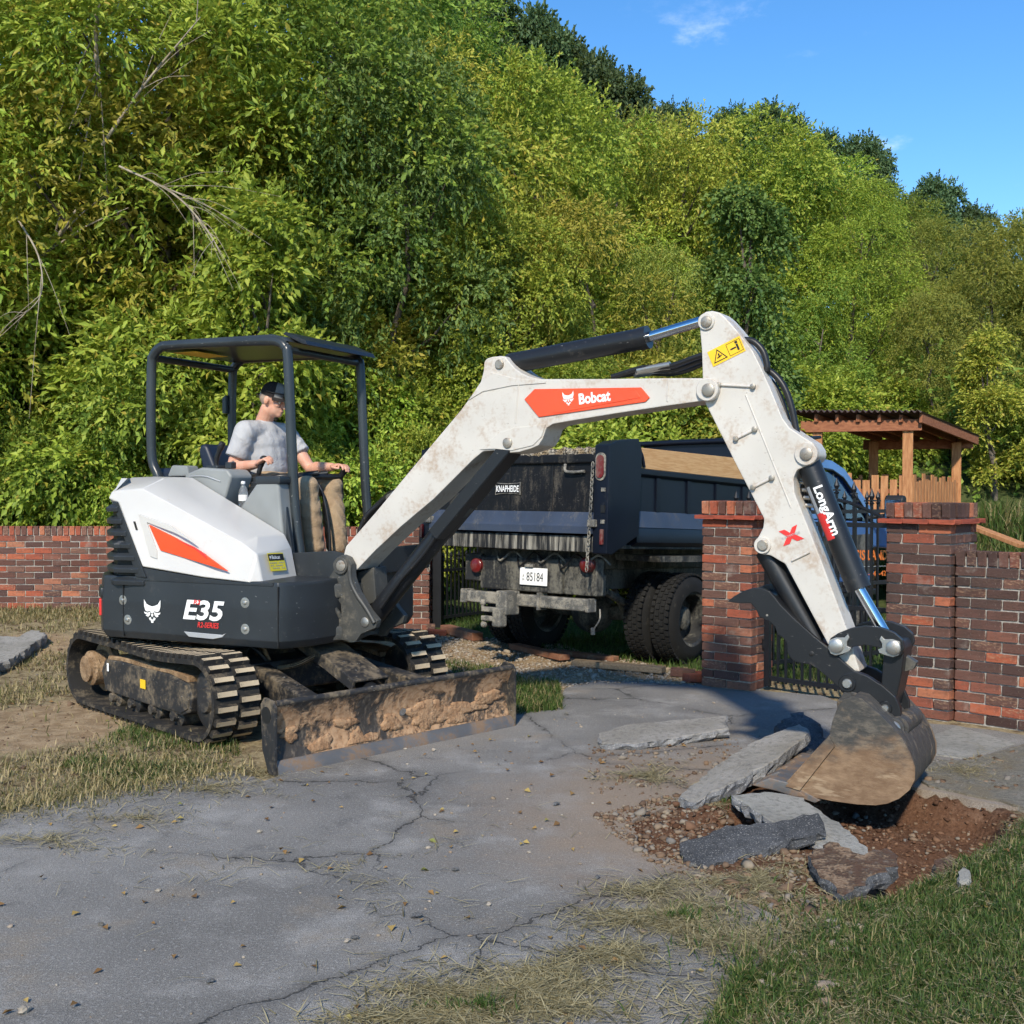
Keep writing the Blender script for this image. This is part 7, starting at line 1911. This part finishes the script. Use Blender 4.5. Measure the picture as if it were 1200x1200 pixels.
# undergrowth that closes the gaps up the slope: leaves nobody could count
rs = np.random.RandomState(44); n_ = 15000
uy = 13.4 + rs.rand(n_) ** 1.5 * 34; ux = rs.uniform(-.62, .66, n_) * (uy + 2)
keep = ~((ux > -.8) & (uy < 17.6)); ux, uy = ux[keep], uy[keep]
uz = terrain(ux, uy) + rs.rand(len(ux)) ** 1.5 * 2.0
ce = np.stack([ux, uy, uz], 1)
me = sprays(rs, ce, norm(rs.normal(0, 1, ce.shape) + np.array([[0, -.5, .6]])), rs.rand(len(ce)), 7, .4, .115, .062, .2, 'undergrowth')
me.materials.append(LM['mid']); ug = bpy.data.objects.new('undergrowth', me); COL.objects.link(ug); tag(ug, 'tangled green undergrowth covering the wooded slope', 'undergrowth', kind='stuff')
# bare dead limbs hanging out of the left trees
def dead_branch(pts, r, twigs, label, seed):
    rnd = random.Random(seed); P = catmull(pts, 5)
    t = thing('dead_branch', P[0], label, 'branch')
    B().tube(P, [r * (1 - .8 * i / len(P)) for i in range(len(P))], 7).build('limb', M['dead'], t, smooth=60)
    for k in range(twigs):
        i = rnd.randrange(2, len(P) - 1); d = (P[i] - P[i - 1]).normalized(); L_ = rnd.uniform(.4, 1.3)
        e = P[i] + (d + Vector((rnd.uniform(-.7, .7), rnd.uniform(-.5, .3), rnd.uniform(-.7, .5)))) * L_
        B().tube(catmull([P[i], P[i].lerp(e, .5) + Vector((0, 0, .06)), e], 3), [r * .32 * (1 - .11 * q) for q in range(7)], 5).build('twig', M['dead'], t, smooth=60)
D = lambda px, py, y: on_depth(px, py, y)
dead_branch([D(30, 320, 14.2), D(62, 285, 14.0), D(90, 245, 13.9)], .05, 4, 'thick pale broken limb among yellow leaves high above the left end of the wall', 3)
dead_branch([D(120, 170, 13.6), D(165, 105, 13.4), D(210, 50, 13.2), D(235, 20, 13.1)], .022, 6, 'pale bare limb rising steeply through the drooping tree crowns', 4)
dead_branch([D(140, 195, 13.3), D(200, 225, 13.1), D(240, 265, 13.0), D(262, 305, 12.95)], .015, 20, 'spray of thin bare twigs hanging beside the slender sapling', 5)
dead_branch([D(20, 255, 13.2), D(45, 300, 13.0), D(48, 345, 12.9), D(25, 372, 12.9)], .014, 8, 'thin bent bare branch hanging in front of the wood above the bushes', 6)
dead_branch([D(115, 0, 13.8), D(112, 60, 13.8), D(116, 120, 13.8)], .035, 4, 'upright grey bare stem standing in the drooping tree crowns', 7)
# ------------------------------------------------------------------ broken slabs, rubble, boards, grass
def slab(name, px_poly, thick, tilt, label, cat, top='conc', edge='conc_edge', lift=0.0, seed=1, step=.035, amp=.010):
    """broken piece: outline on the ground from the photograph, real thickness; tilt = (dx, dy) rise per metre"""
    rnd = random.Random(seed); poly = jag(G(px_poly), step, amp, seed)
    cx = sum(p[0] for p in poly) / len(poly); cy = sum(p[1] for p in poly) / len(poly)
    zt = lambda x, y: lift + thick + (x - cx) * tilt[0] + (y - cy) * tilt[1]
    n = len(poly); b = B(); vs = []
    rings = [(1.0, 0.0, .004), (1.012, .30, .010), (.995, .65, .012), (.93, 1.0, .008)]
    vs.append(Vector((cx, cy, zt(cx, cy))))
    inner = [(.35, .001), (.7, .001), (.95, .0015)]
    for k, a in inner:
        for x, y in poly: vs.append(Vector((cx + (x - cx) * k, cy + (y - cy) * k, zt(cx + (x - cx) * k, cy + (y - cy) * k) + rnd.uniform(-a, a))))
    for k, dz, a in rings:
        for x, y in poly:
            X, Y = cx + (x - cx) * k + rnd.uniform(-a, a), cy + (y - cy) * k + rnd.uniform(-a, a)
            vs.append(Vector((X, Y, zt(x, y) - thick * dz + rnd.uniform(-a, a) * .5 - (.004 if dz == 0 else 0))))
    fs = []; mi = []
    for i in range(n): fs.append((0, 1 + i, 1 + (i + 1) % n)); mi.append(0)
    L = len(inner) + len(rings)
    for r_ in range(L - 1):
        for i in range(n):
            j = (i + 1) % n; fs.append((1 + r_ * n + i, 1 + (r_ + 1) * n + i, 1 + (r_ + 1) * n + j, 1 + r_ * n + j)); mi.append(0 if r_ < len(inner) else 1)
    fs.append(tuple(1 + (L - 1) * n + i for i in range(n))); mi.append(1)
    b.v += vs; b.f += fs; b.m += mi
    return tag(b.build(name, [M[top], M[edge]]), label, cat)
slab('concrete_slab', [(702, 868), (735, 860), (790, 857), (850, 853), (853, 866), (800, 873), (745, 879), (706, 878)], .055, (.02, .05), 'flat broken pavement slab lying alone on the driveway before the red pillar', 'slab', 'conc', 'conc_edge', .004, 2)
slab('concrete_slab', [(796, 942), (838, 918), (885, 898), (936, 888), (950, 897), (915, 916), (865, 934), (812, 950)], .07, (.13, .05), 'big tilted pavement slab heaved up against the bucket teeth', 'slab', 'conc', 'conc_edge', .045, 3)
slab('concrete_slab', [(905, 884), (918, 868), (940, 862), (962, 872), (968, 892), (945, 900), (920, 897)], .10, (-.10, .15), 'dark crumbly pavement chunk wedged behind the tilted slab by the bucket', 'slab', 'tar', 'tar', .0, 4, .03, .02)
slab('concrete_slab', [(858, 948), (905, 942), (940, 948), (1000, 985), (1034, 1016), (1012, 1022), (960, 1000), (900, 972)], .06, (-.03, .05), 'pale smooth triangular slab lying at the edge of the dug hole', 'slab', 'pad', 'conc_edge', -.02, 5)
slab('concrete_slab', [(797, 1002), (850, 992), (905, 990), (958, 984), (966, 994), (905, 1004), (850, 1012), (802, 1016)], .05, (0.0, .35), 'long thin black edged asphalt strip tipped on its side in the soil', 'slab', 'tar', 'tar', .012, 6, .03, .012)
slab('soil_clod', [(945, 1022), (975, 1010), (1010, 1024), (1042, 1020), (1052, 1034), (1010, 1052), (985, 1062), (958, 1040)], .07, (.05, .1), 'crumbling clod of soil and rubble beside the pale triangular slab', 'clod', 'clod' if 'clod' in M else 'tar', 'tar', .0, 7, .03, .02)
slab('soil_clod', [(1092, 1008), (1112, 1002), (1136, 1012), (1130, 1022), (1104, 1022)], .05, (.1, .1), 'flat brown clod lying in the dug hole near the grass', 'clod', 'clod' if 'clod' in M else 'tar', 'tar', -.06, 8, .03, .012)
slab('limestone_chunk', [(1122, 1034), (1130, 1030), (1138, 1036), (1132, 1043), (1124, 1042)], .04, (.1, .1), 'small white stone chunk at the grassy edge of the hole', 'stone', 'pad', 'pad', -.0, 9, .02, .004)
slab('stone_slab', [(-30, 782), (0, 765), (22, 768), (40, 762), (55, 768), (20, 785), (-10, 795)], .10, (.1, .1), 'pinkish grey stone slab half buried in the dry grass by the long wall', 'slab', 'conc', 'conc', .04, 10, .05, .02)

m_ = NT('soil_crumbs'); q1 = m_.noise(50, 3, .6)
M['soilcrumb'] = m_.done(m_.principled(m_.colors(m_.island(), [(0, (.06, .03, .018)), (.5, (.13, .07, .042)), (1, (.20, .12, .075))]), .95, 0, m_.bump(q1, .5, .005), .1))
# timber offcuts before the truck
m_ = NT('grey_weathered_board'); q1 = m_.noise(8, 6, .65, vec=m_.mapping(scale=(2, 12, 12)))
M['board'] = m_.done(m_.principled(m_.mix(m_.ramp(q1, .3, .7), (.20, .14, .085), (.36, .27, .175)), .85, 0, m_.bump(q1, .4, .004), .2))
M['board_red'] = paint('reddish_board', (.20, .085, .045), .85, amt=.4, dscale=6, dirt=(.30, .24, .16))
def board(p, q, w, t, mat, label):
    a, c = gnd(*p), gnd(*q); d = (c - a).normalized(); y = Zv.cross(d).normalized(); m0 = (a + c) / 2
    m0.z = float(terrain(m0.x, m0.y)) + t / 2 + .012
    tag(B().box(m0, (c - a).length / 2, w / 2, t / 2, (d, y, Zv)).build('timber_board', M[mat], bevel=.004), label, 'board')
board((672, 782), (778, 791), .10, .05, 'board', 'weathered grey timber board lying on gravel near the truck tyres')
board((602, 762), (662, 776), .11, .05, 'board_red', 'reddish timber board on the gravel behind the truck hitch')
board((655, 768), (722, 776), .09, .04, 'board_red', 'short brown timber offcut lying behind the grey board')
board((522, 742), (560, 752), .12, .08, 'board_red', 'short red brown block of timber beside the weathered pillar')
# loose bricks
for k, (px, py, a) in enumerate([(512, 745, 10), (505, 738, 95), (830, 797, 20), (800, 793, -12), (815, 799, 30)]):
    p = gnd(px, py); o = bpy.data.objects.new('loose_brick', bm_full[k % 3]); COL.objects.link(o)
    o.location = (p.x, p.y, max(0, float(terrain(p.x, p.y))) + .034); o.rotation_euler = (R(3), R(4), R(a))
    tag(o, 'loose reddish brick lying at the foot of a gate pillar', 'brick', 'loose bricks by the pillars')

# gravel, crumbs, pebbles
def stones(name, pts, sizes, mat, seed, label, cat):
    rs = np.random.RandomState(seed); n = len(pts)
    ph = (1 + 5 ** .5) / 2
    base = norm(np.array([[-1, ph, 0], [1, ph, 0], [-1, -ph, 0], [1, -ph, 0], [0, -1, ph], [0, 1, ph], [0, -1, -ph], [0, 1, -ph], [ph, 0, -1], [ph, 0, 1], [-ph, 0, -1], [-ph, 0, 1]]))
    F_ = np.array([(0, 11, 5), (0, 5, 1), (0, 1, 7), (0, 7, 10), (0, 10, 11), (1, 5, 9), (5, 11, 4), (11, 10, 2), (10, 7, 6), (7, 1, 8), (3, 9, 4), (3, 4, 2), (3, 2, 6), (3, 6, 8), (3, 8, 9), (4, 9, 5), (2, 4, 11), (6, 2, 10), (8, 6, 7), (9, 8, 1)])
    v = base[None] * rs.uniform(.5, 1.3, (n, 12, 1)) * sizes[:, None, None] * np.stack([rs.uniform(.8, 1.4, n), rs.uniform(.7, 1.1, n), rs.uniform(.45, .8, n)], 1)[:, None, :]
    a = rs.rand(n) * 6.283; ca, sa = np.cos(a)[:, None], np.sin(a)[:, None]
    v = np.stack([v[..., 0] * ca - v[..., 1] * sa, v[..., 0] * sa + v[..., 1] * ca, v[..., 2]], -1) + pts[:, None, :] + np.array([0, 0, 1]) * (sizes * .3)[:, None, None]
    f = (F_[None] + (np.arange(n) * 12)[:, None, None]).reshape(-1)
    me = bpy.data.meshes.new(name); me.vertices.add(n * 12); me.vertices.foreach_set('co', v.reshape(-1))
    me.loops.add(len(f)); me.loops.foreach_set('vertex_index', f); nf = len(f) // 3
    me.polygons.add(nf); me.polygons.foreach_set('loop_start', np.arange(0, len(f), 3)); me.polygons.foreach_set('loop_total', np.full(nf, 3))
    me.materials.append(mat); me.update(calc_edges=True)
    o = bpy.data.objects.new(name, me); COL.objects.link(o); return tag(o, label, cat, kind='stuff')
def stone_mat(name, stops):
    m = NT(name); n1 = m.noise(60, 4, .6)
    return m.done(m.principled(m.mix(m.math('MULTIPLY', n1, .4), m.colors(m.island(), stops), (.16, .13, .10)), .92, 0, m.bump(n1, .4, .004), .2))
M['gravel'] = stone_mat('gravel_bits', [(0, (.19, .14, .09)), (.35, (.31, .25, .18)), (.7, (.40, .36, .30)), (1, (.22, .145, .09))])
M['crumb'] = stone_mat('rubble_crumbs', [(0, (.08, .045, .028)), (.5, (.17, .105, .062)), (.8, (.26, .21, .15)), (1, (.14, .135, .13))])
def scatter_poly(poly, n, seed):
    rs = np.random.RandomState(seed); P = np.array(poly); lo, hi = P.min(0), P.max(0); out = np.zeros((0, 2))
    while len(out) < n:
        q = rs.uniform(lo, hi, (n * 2, 2)); out = np.concatenate([out, q[inside(q[:, 0], q[:, 1], poly)]])
    return out[:n]
def with_z(q, add=0.0):
    ind = inside(q[:, 0], q[:, 1], DRIVE)
    return np.stack([q[:, 0], q[:, 1], np.where(ind, 0.0, terrain(q[:, 0], q[:, 1])) + add], 1)
rs = np.random.RandomState(8)
q = scatter_poly(G([(500, 745), (640, 752), (820, 790), (830, 803), (700, 800), (660, 806), (560, 800), (480, 780)]), 5200, 1)
stones('gravel', with_z(q), rs.gamma(2.2, .0032, len(q)) + .0025, M['gravel'], 2, 'pale gravel strewn over the ground before the truck', 'gravel')
q = np.concatenate([scatter_poly(G([(690, 955), (800, 930), (900, 960), (960, 1000), (1040, 1040), (960, 1075), (860, 1050), (760, 1010)]), 2600, 3), scatter_poly(HOLE, 700, 4), scatter_poly(G([(1080, 895), (1200, 880), (1200, 945), (1085, 922)]), 700, 5), scatter_poly(G([(690, 870), (860, 860), (900, 900), (780, 945), (690, 930)]), 500, 6)])
q = np.concatenate([q, scatter_poly(G([(-140, 745), (60, 730), (150, 800), (120, 880), (0, 930), (-200, 960)]), 900, 31)])
stones('rubble', with_z(q), rs.gamma(1.3, .0042, len(q)) + .002, M['crumb'], 5, 'crumbs of soil and broken pavement around the dug hole', 'rubble')
q = np.concatenate([scatter_poly(HOLE, 2600, 41), scatter_poly(G([(720, 950), (860, 930), (940, 975), (880, 1010), (760, 1000)]), 1200, 42)])
stones('soil_crumbs', with_z(q), rs.gamma(1.1, .0036, len(q)) + .0015, M['soilcrumb'], 15, 'loose red brown soil crumbs in and around the dug hole', 'soil')
q = np.concatenate([scatter_poly(G([(-100, 960), (600, 860), (830, 870), (720, 960), (850, 1180), (-200, 1350)]), 480, 9), scatter_poly(G([(660, 810), (960, 830), (900, 880), (640, 850)]), 160, 10)])
stones('grit', with_z(q), rs.gamma(1.2, .0022, len(q)) + .0012, M['gravel'], 7, 'fine grit scattered over the worn asphalt', 'grit')
q = scatter_poly(G([(850, 1200), (905, 1120), (980, 1075), (1020, 1090), (960, 1200)]), 260, 12)
stones('verge_stones', with_z(q), rs.gamma(2, .0045, len(q)) + .003, M['gravel'], 8, 'pale stones along the crumbling edge between asphalt and grass', 'stones')
peb = [(488, 1076, .022), (304, 976, .017), (556, 790, .02), (416, 1101, .016), (407, 1104, .013), (448, 1132, .016), (247, 1152, .014), (28, 1187, .024), (118, 1085, .015), (534, 1021, .017), (573, 1061, .014), (664, 838, .024), (652, 944, .02), (186, 1045, .014), (468, 1003, .014), (356, 921, .018), (508, 880, .018), (812, 1017, .022), (700, 1030, .015), (620, 1000, .012)]
pb = B(); pb.ball((0, 0, 0), 1.1, .8, .5, nu=7, nv=5)
pms = []
for k in range(3):
    rnd = random.Random(50 + k); me = mesh_from('loose_stone', pb.v, pb.f, [[M['conc_edge'], M['gravel'], M['conc']][k]])
    for vtx in me.vertices: vtx.co *= rnd.uniform(.62, 1.2)
    pms.append(me)
for k, (px, py, r_) in enumerate(peb):
    p = gnd(px, py); o = bpy.data.objects.new('loose_stone', pms[k % 3]); COL.objects.link(o); o.location = (p.x, p.y, r_ * .45 + (0 if inside(np.array([p.x]), np.array([p.y]), DRIVE)[0] else float(terrain(p.x, p.y)))); o.scale = (r_ * .85,) * 3; o.rotation_euler = (0, 0, k * 1.1)
    tag(o, 'small loose stone lying on the grey asphalt driveway', 'stone', 'loose stones on the driveway')

# grass and straw
def blade_mat(name, stops, trans=.3):
    m = NT(name); f = m.attr('leaf_rnd'); c = m.colors(f, stops)
    p = m.principled(c, .6, 0, None, .3); t = _n(m.t, 'ShaderNodeBsdfTranslucent'); m.t.links.new(c, t.inputs['Color'])
    mx = _n(m.t, 'ShaderNodeMixShader'); mx.inputs[0].default_value = trans; m.t.links.new(p, mx.inputs[1]); m.t.links.new(t.outputs[0], mx.inputs[2])
    return m.done(mx.outputs[0])
M['grass'] = blade_mat('grass_blades', [(0, (.030, .062, .012)), (.45, (.065, .115, .022)), (.66, (.11, .14, .035)), (.74, (.26, .22, .10)), (1, (.40, .33, .17))])
M['drygrass'] = blade_mat('dry_grass_blades', [(0, (.085, .095, .028)), (.28, (.14, .14, .045)), (.45, (.30, .24, .11)), (1, (.46, .37, .20))])
M['straw'] = blade_mat('cut_straw', [(0, (.10, .085, .04)), (.4, (.26, .22, .11)), (1, (.44, .38, .22))], .15)
def blades(name, pts, length, width, lean, mat, seed, label, cat, rnd_lo=0.0, rnd_hi=1.0, flat=False):
    rs = np.random.RandomState(seed); n = len(pts)
    a = rs.rand(n) * 6.283; ln = length * rs.uniform(.45, 1.3, n); le = np.clip(lean * rs.uniform(.3, 1.5, n), 0, 1.52)
    if flat: le = np.full(n, 1.0)
    dh = np.stack([np.cos(a), np.sin(a), np.zeros(n)], 1); sd = np.stack([-np.sin(a + rs.normal(0, .5, n)), np.cos(a), np.zeros(n)], 1) * (width * rs.uniform(.6, 1.3, n))[:, None]
    w1 = rs.uniform(1.28, 1.56, n) if flat else le * .6; w2 = rs.uniform(1.35, 1.85, n) if flat else le * 1.25
    mid_ = pts + (dh * np.sin(w1)[:, None] + np.array([[0, 0, 1]]) * np.cos(w1)[:, None]) * (ln * .55)[:, None]
    tip = mid_ + (dh * np.sin(w2)[:, None] + np.array([[0, 0, 1]]) * np.cos(w2)[:, None]) * (ln * .5)[:, None]
    v = np.stack([pts - sd * .5, pts + sd * .5, mid_ + sd * .4, mid_ - sd * .4, tip], 1).reshape(-1, 3); i = np.arange(n) * 5
    f = np.stack([i, i + 1, i + 2, i, i + 2, i + 3, i + 3, i + 2, i + 4], 1).reshape(-1)
    me = bpy.data.meshes.new(name); me.vertices.add(len(v)); me.vertices.foreach_set('co', v.ravel()); me.loops.add(len(f)); me.loops.foreach_set('vertex_index', f); nf = len(f) // 3
    me.polygons.add(nf); me.polygons.foreach_set('loop_start', np.arange(0, len(f), 3)); me.polygons.foreach_set('loop_total', np.full(nf, 3))
    at = me.attributes.new('leaf_rnd', 'FLOAT', 'POINT'); at.data.foreach_set('value', np.repeat(np.clip(rs.uniform(rnd_lo, rnd_hi, n), 0, 1), 5).astype(np.float32))
    me.materials.append(mat); me.update(calc_edges=True); o = bpy.data.objects.new(name, me); COL.objects.link(o); return tag(o, label, cat, kind='stuff')
q = scatter_poly(LAWN, 120000, 21); d_ = polydist(q[:, 0], q[:, 1], LAWN); rs = np.random.RandomState(1)
nz = sweep_noise(q[:, 0], q[:, 1], 31, 4, 5.0)
q = q[(rs.rand(len(q)) < np.clip(.35 + d_ * .8 + nz * .9, .06, 1)) & (q[:, 1] > 2.6) & (q[:, 0] < 3.9)]
blades('lawn_grass', with_z(q), .046, .0045, 1.15, M['grass'], 3, 'green lawn grass mixed with straw beside the dug hole', 'grass', 0, .78)
q2 = scatter_poly(LAWN, 15000, 121); nz2 = sweep_noise(q2[:, 0], q2[:, 1], 61, 4, 4.0)
q2 = q2[(rs.rand(len(q2)) < np.clip(.5 + nz2, .05, 1)) & (q2[:, 1] > 2.6) & (q2[:, 0] < 3.9)]
blades('lawn_straw', with_z(q2, .012), .085, .0034, 1.5, M['straw'], 33, 'dead straw lying among the lawn grass', 'straw', flat=True)
LEFT = G([(-140, 735), (60, 722), (250, 760), (300, 900), (275, 905), (130, 927), (0, 952), (-260, 1000)])
q = scatter_poly(LEFT, 70000, 22); nz = sweep_noise(q[:, 0], q[:, 1], 33, 4, 2.6)
sx = np.zeros(len(q))
for x, y, r_ in SAND: sx = np.maximum(sx, 1 - sstep(np.hypot(q[:, 0] - x, (q[:, 1] - y) * .8), r_ * .4, r_ * 1.1))
q = q[rs.rand(len(q)) < np.clip(.42 + nz * .75 - sx, .02, 1)]
blades('dry_grass', with_z(q), .065, .007, 1.15, M['drygrass'], 4, 'dry yellowing grass around the excavator tracks', 'grass')
q = scatter_poly(G([(70, 900), (150, 850), (275, 860), (285, 895), (140, 922)]), 6500, 23); nz = sweep_noise(q[:, 0], q[:, 1], 71, 3, 6.0); q = q[rs.rand(len(q)) < np.clip(.45 + nz, .03, 1)]; blades('grass_patch', with_z(q), .050, .005, 1.1, M['grass'], 6, 'greener grass patch beside the near excavator track', 'grass', .1, .8)
q = np.concatenate([scatter_poly(PATCH, 4500, 24), scatter_poly(G([(520, 775), (600, 785), (650, 830), (585, 838), (540, 800)]), 2500, 25)]); blades('grass_patch', with_z(q), .060, .006, .8, M['grass'], 7, 'green grass patch beside the far end of the blade', 'grass', .1, .85)
yardp = [(-1.0, 12.6), (.2, 10.6), (1.35, 9.2), (2.2, 8.4), (2.9, 7.9), (6.5, 7.5), (7.5, 13), (3, 15.5), (-1, 15)]
q = scatter_poly(yardp, 36000, 26); blades('yard_grass', with_z(q), .07, .008, .7, M['grass'], 8, 'green yard grass under the truck and behind the gates', 'grass', .0, .7)
q = scatter_poly([(5.6, 9.5), (12, 10), (14, 17), (5.5, 17)], 26000, 27); blades('slope_grass', with_z(q), .38, .022, .6, M['grass'], 9, 'tall bright grass on the slope beyond the low wall', 'grass', .3, .85)
# straw scattered in drifts over the asphalt
def drift(cx, cy, rx, ry, n, seed):
    rs = np.random.RandomState(seed); a = rs.rand(n) * 6.283; r_ = np.abs(rs.normal(0, .62, n)); a = a + .8 * np.sin(3 * a)
    return np.array([gnd(cx + rx * q_ * math.cos(t_), cy + ry * q_ * math.sin(t_)).to_2d() for t_, q_ in zip(a, r_)])
dr = [(790, 1078, 95, 26, 2600), (760, 1045, 60, 14, 500), (600, 1168, 130, 24, 3000), (720, 1120, 50, 12, 500), (870, 1105, 60, 20, 700), (55, 985, 110, 16, 260), (160, 960, 110, 12, 200), (240, 925, 110, 12, 320), (880, 1035, 90, 22, 1100), (760, 910, 60, 14, 500), (1130, 905, 70, 18, 900), (520, 1195, 120, 14, 1600), (300, 905, 40, 8, 200), (830, 940, 40, 10, 260), (640, 1140, 200, 50, 900), (400, 1020, 380, 100, 260)]
q = np.concatenate([drift(*a, 60 + i) for i, a in enumerate(dr)])
blades('straw', with_z(q, .006), .095, .0036, 1.50, M['straw'], 11, 'cut straw strewn in drifts over the asphalt', 'straw', flat=True)
q = np.concatenate([drift(845, 937, 16, 6, 120, 90), drift(800, 1078, 30, 8, 200, 91), drift(560, 1185, 60, 10, 300, 92), drift(900, 1150, 50, 30, 500, 93)])
blades('grass_tufts', with_z(q), .045, .005, .8, M['grass'], 12, 'small green tufts growing through the straw', 'grass', 0, .7)
# ragged edges where turf creeps over the asphalt
def along(pxs, n, spread, seed):
    rs = np.random.RandomState(seed); P = np.array(G(pxs)); seg = np.hypot(*(P[1:] - P[:-1]).T); cum = np.concatenate([[0], np.cumsum(seg)])
    t = rs.rand(n) * cum[-1]; k = np.clip(np.searchsorted(cum, t) - 1, 0, len(seg) - 1); f = ((t - cum[k]) / seg[k])[:, None]
    base = P[k] * (1 - f) + P[k + 1] * f
    w = np.clip(.6 + sweep_noise(base[:, 0], base[:, 1], seed, 3, 4.0), .1, 2)[:, None]
    return base + rs.normal(0, spread, (n, 2)) * w
eg = [(780, 1330), (838, 1200), (868, 1150), (905, 1112), (960, 1078), (1040, 1062), (1105, 1035), (1180, 992), (1250, 955)]
q = along(eg, 5200, .10, 51); blades('edge_grass', with_z(q, .004), .050, .0045, 1.1, M['grass'], 52, 'grass creeping over the ragged edge of the asphalt and hole', 'grass', 0, .85)
q = along(eg, 2600, .17, 53); blades('edge_straw', with_z(q, .008), .08, .0036, 1.5, M['straw'], 54, 'dead straw along the ragged edge of the asphalt', 'straw', flat=True)
el = [(-220, 1000), (0, 951), (60, 939), (130, 926), (200, 915), (272, 904)]
q = along(el, 3200, .10, 55); blades('edge_grass', with_z(q, .004), .050, .005, 1.15, M['drygrass'], 56, 'dry grass creeping over the asphalt edge near the tracks', 'grass')
q = along(el, 1500, .22, 57); blades('edge_straw', with_z(q, .006), .09, .0038, 1.5, M['straw'], 58, 'loose straw on the asphalt edge near the tracks', 'straw', flat=True)
# fallen leaves
m_ = NT('fallen_leaf'); M['litter'] = m_.done(m_.principled(m_.colors(m_.attr('leaf_rnd'), [(0, (.10, .055, .025)), (.5, (.22, .13, .05)), (.85, (.34, .24, .08)), (1, (.16, .17, .05))]), .8, 0, None, .2))
rs = np.random.RandomState(71); q = np.concatenate([scatter_poly(G([(-100, 965), (600, 862), (830, 872), (720, 960), (850, 1180), (-200, 1350)]), 150, 72), scatter_poly(LEFT, 160, 73), scatter_poly(LAWN, 160, 74)])
me = leaf_mesh('fallen_leaves', with_z(q, .008), np.concatenate([rs.normal(0, 1, (len(q), 2)), rs.normal(.05, .12, (len(q), 1))], 1), .034, .02, rs, rs.rand(len(q)), rs.rand(len(q)), 2.5)
me.materials.append(M['litter']); o = bpy.data.objects.new('fallen_leaves', me); COL.objects.link(o); tag(o, 'small dry fallen leaves scattered on the drive and grass', 'leaves', kind='stuff')
# weeds along the wall foot and the pillars
q = np.concatenate([np.stack([np.linspace(-6.6, -1.6, 2600), np.full(2600, 12.15) + np.random.RandomState(3).normal(0, .12, 2600)], 1)])
blades('wall_foot_grass', with_z(q), .10, .008, .7, M['drygrass'], 13, 'dry grass along the foot of the long brick wall', 'grass')
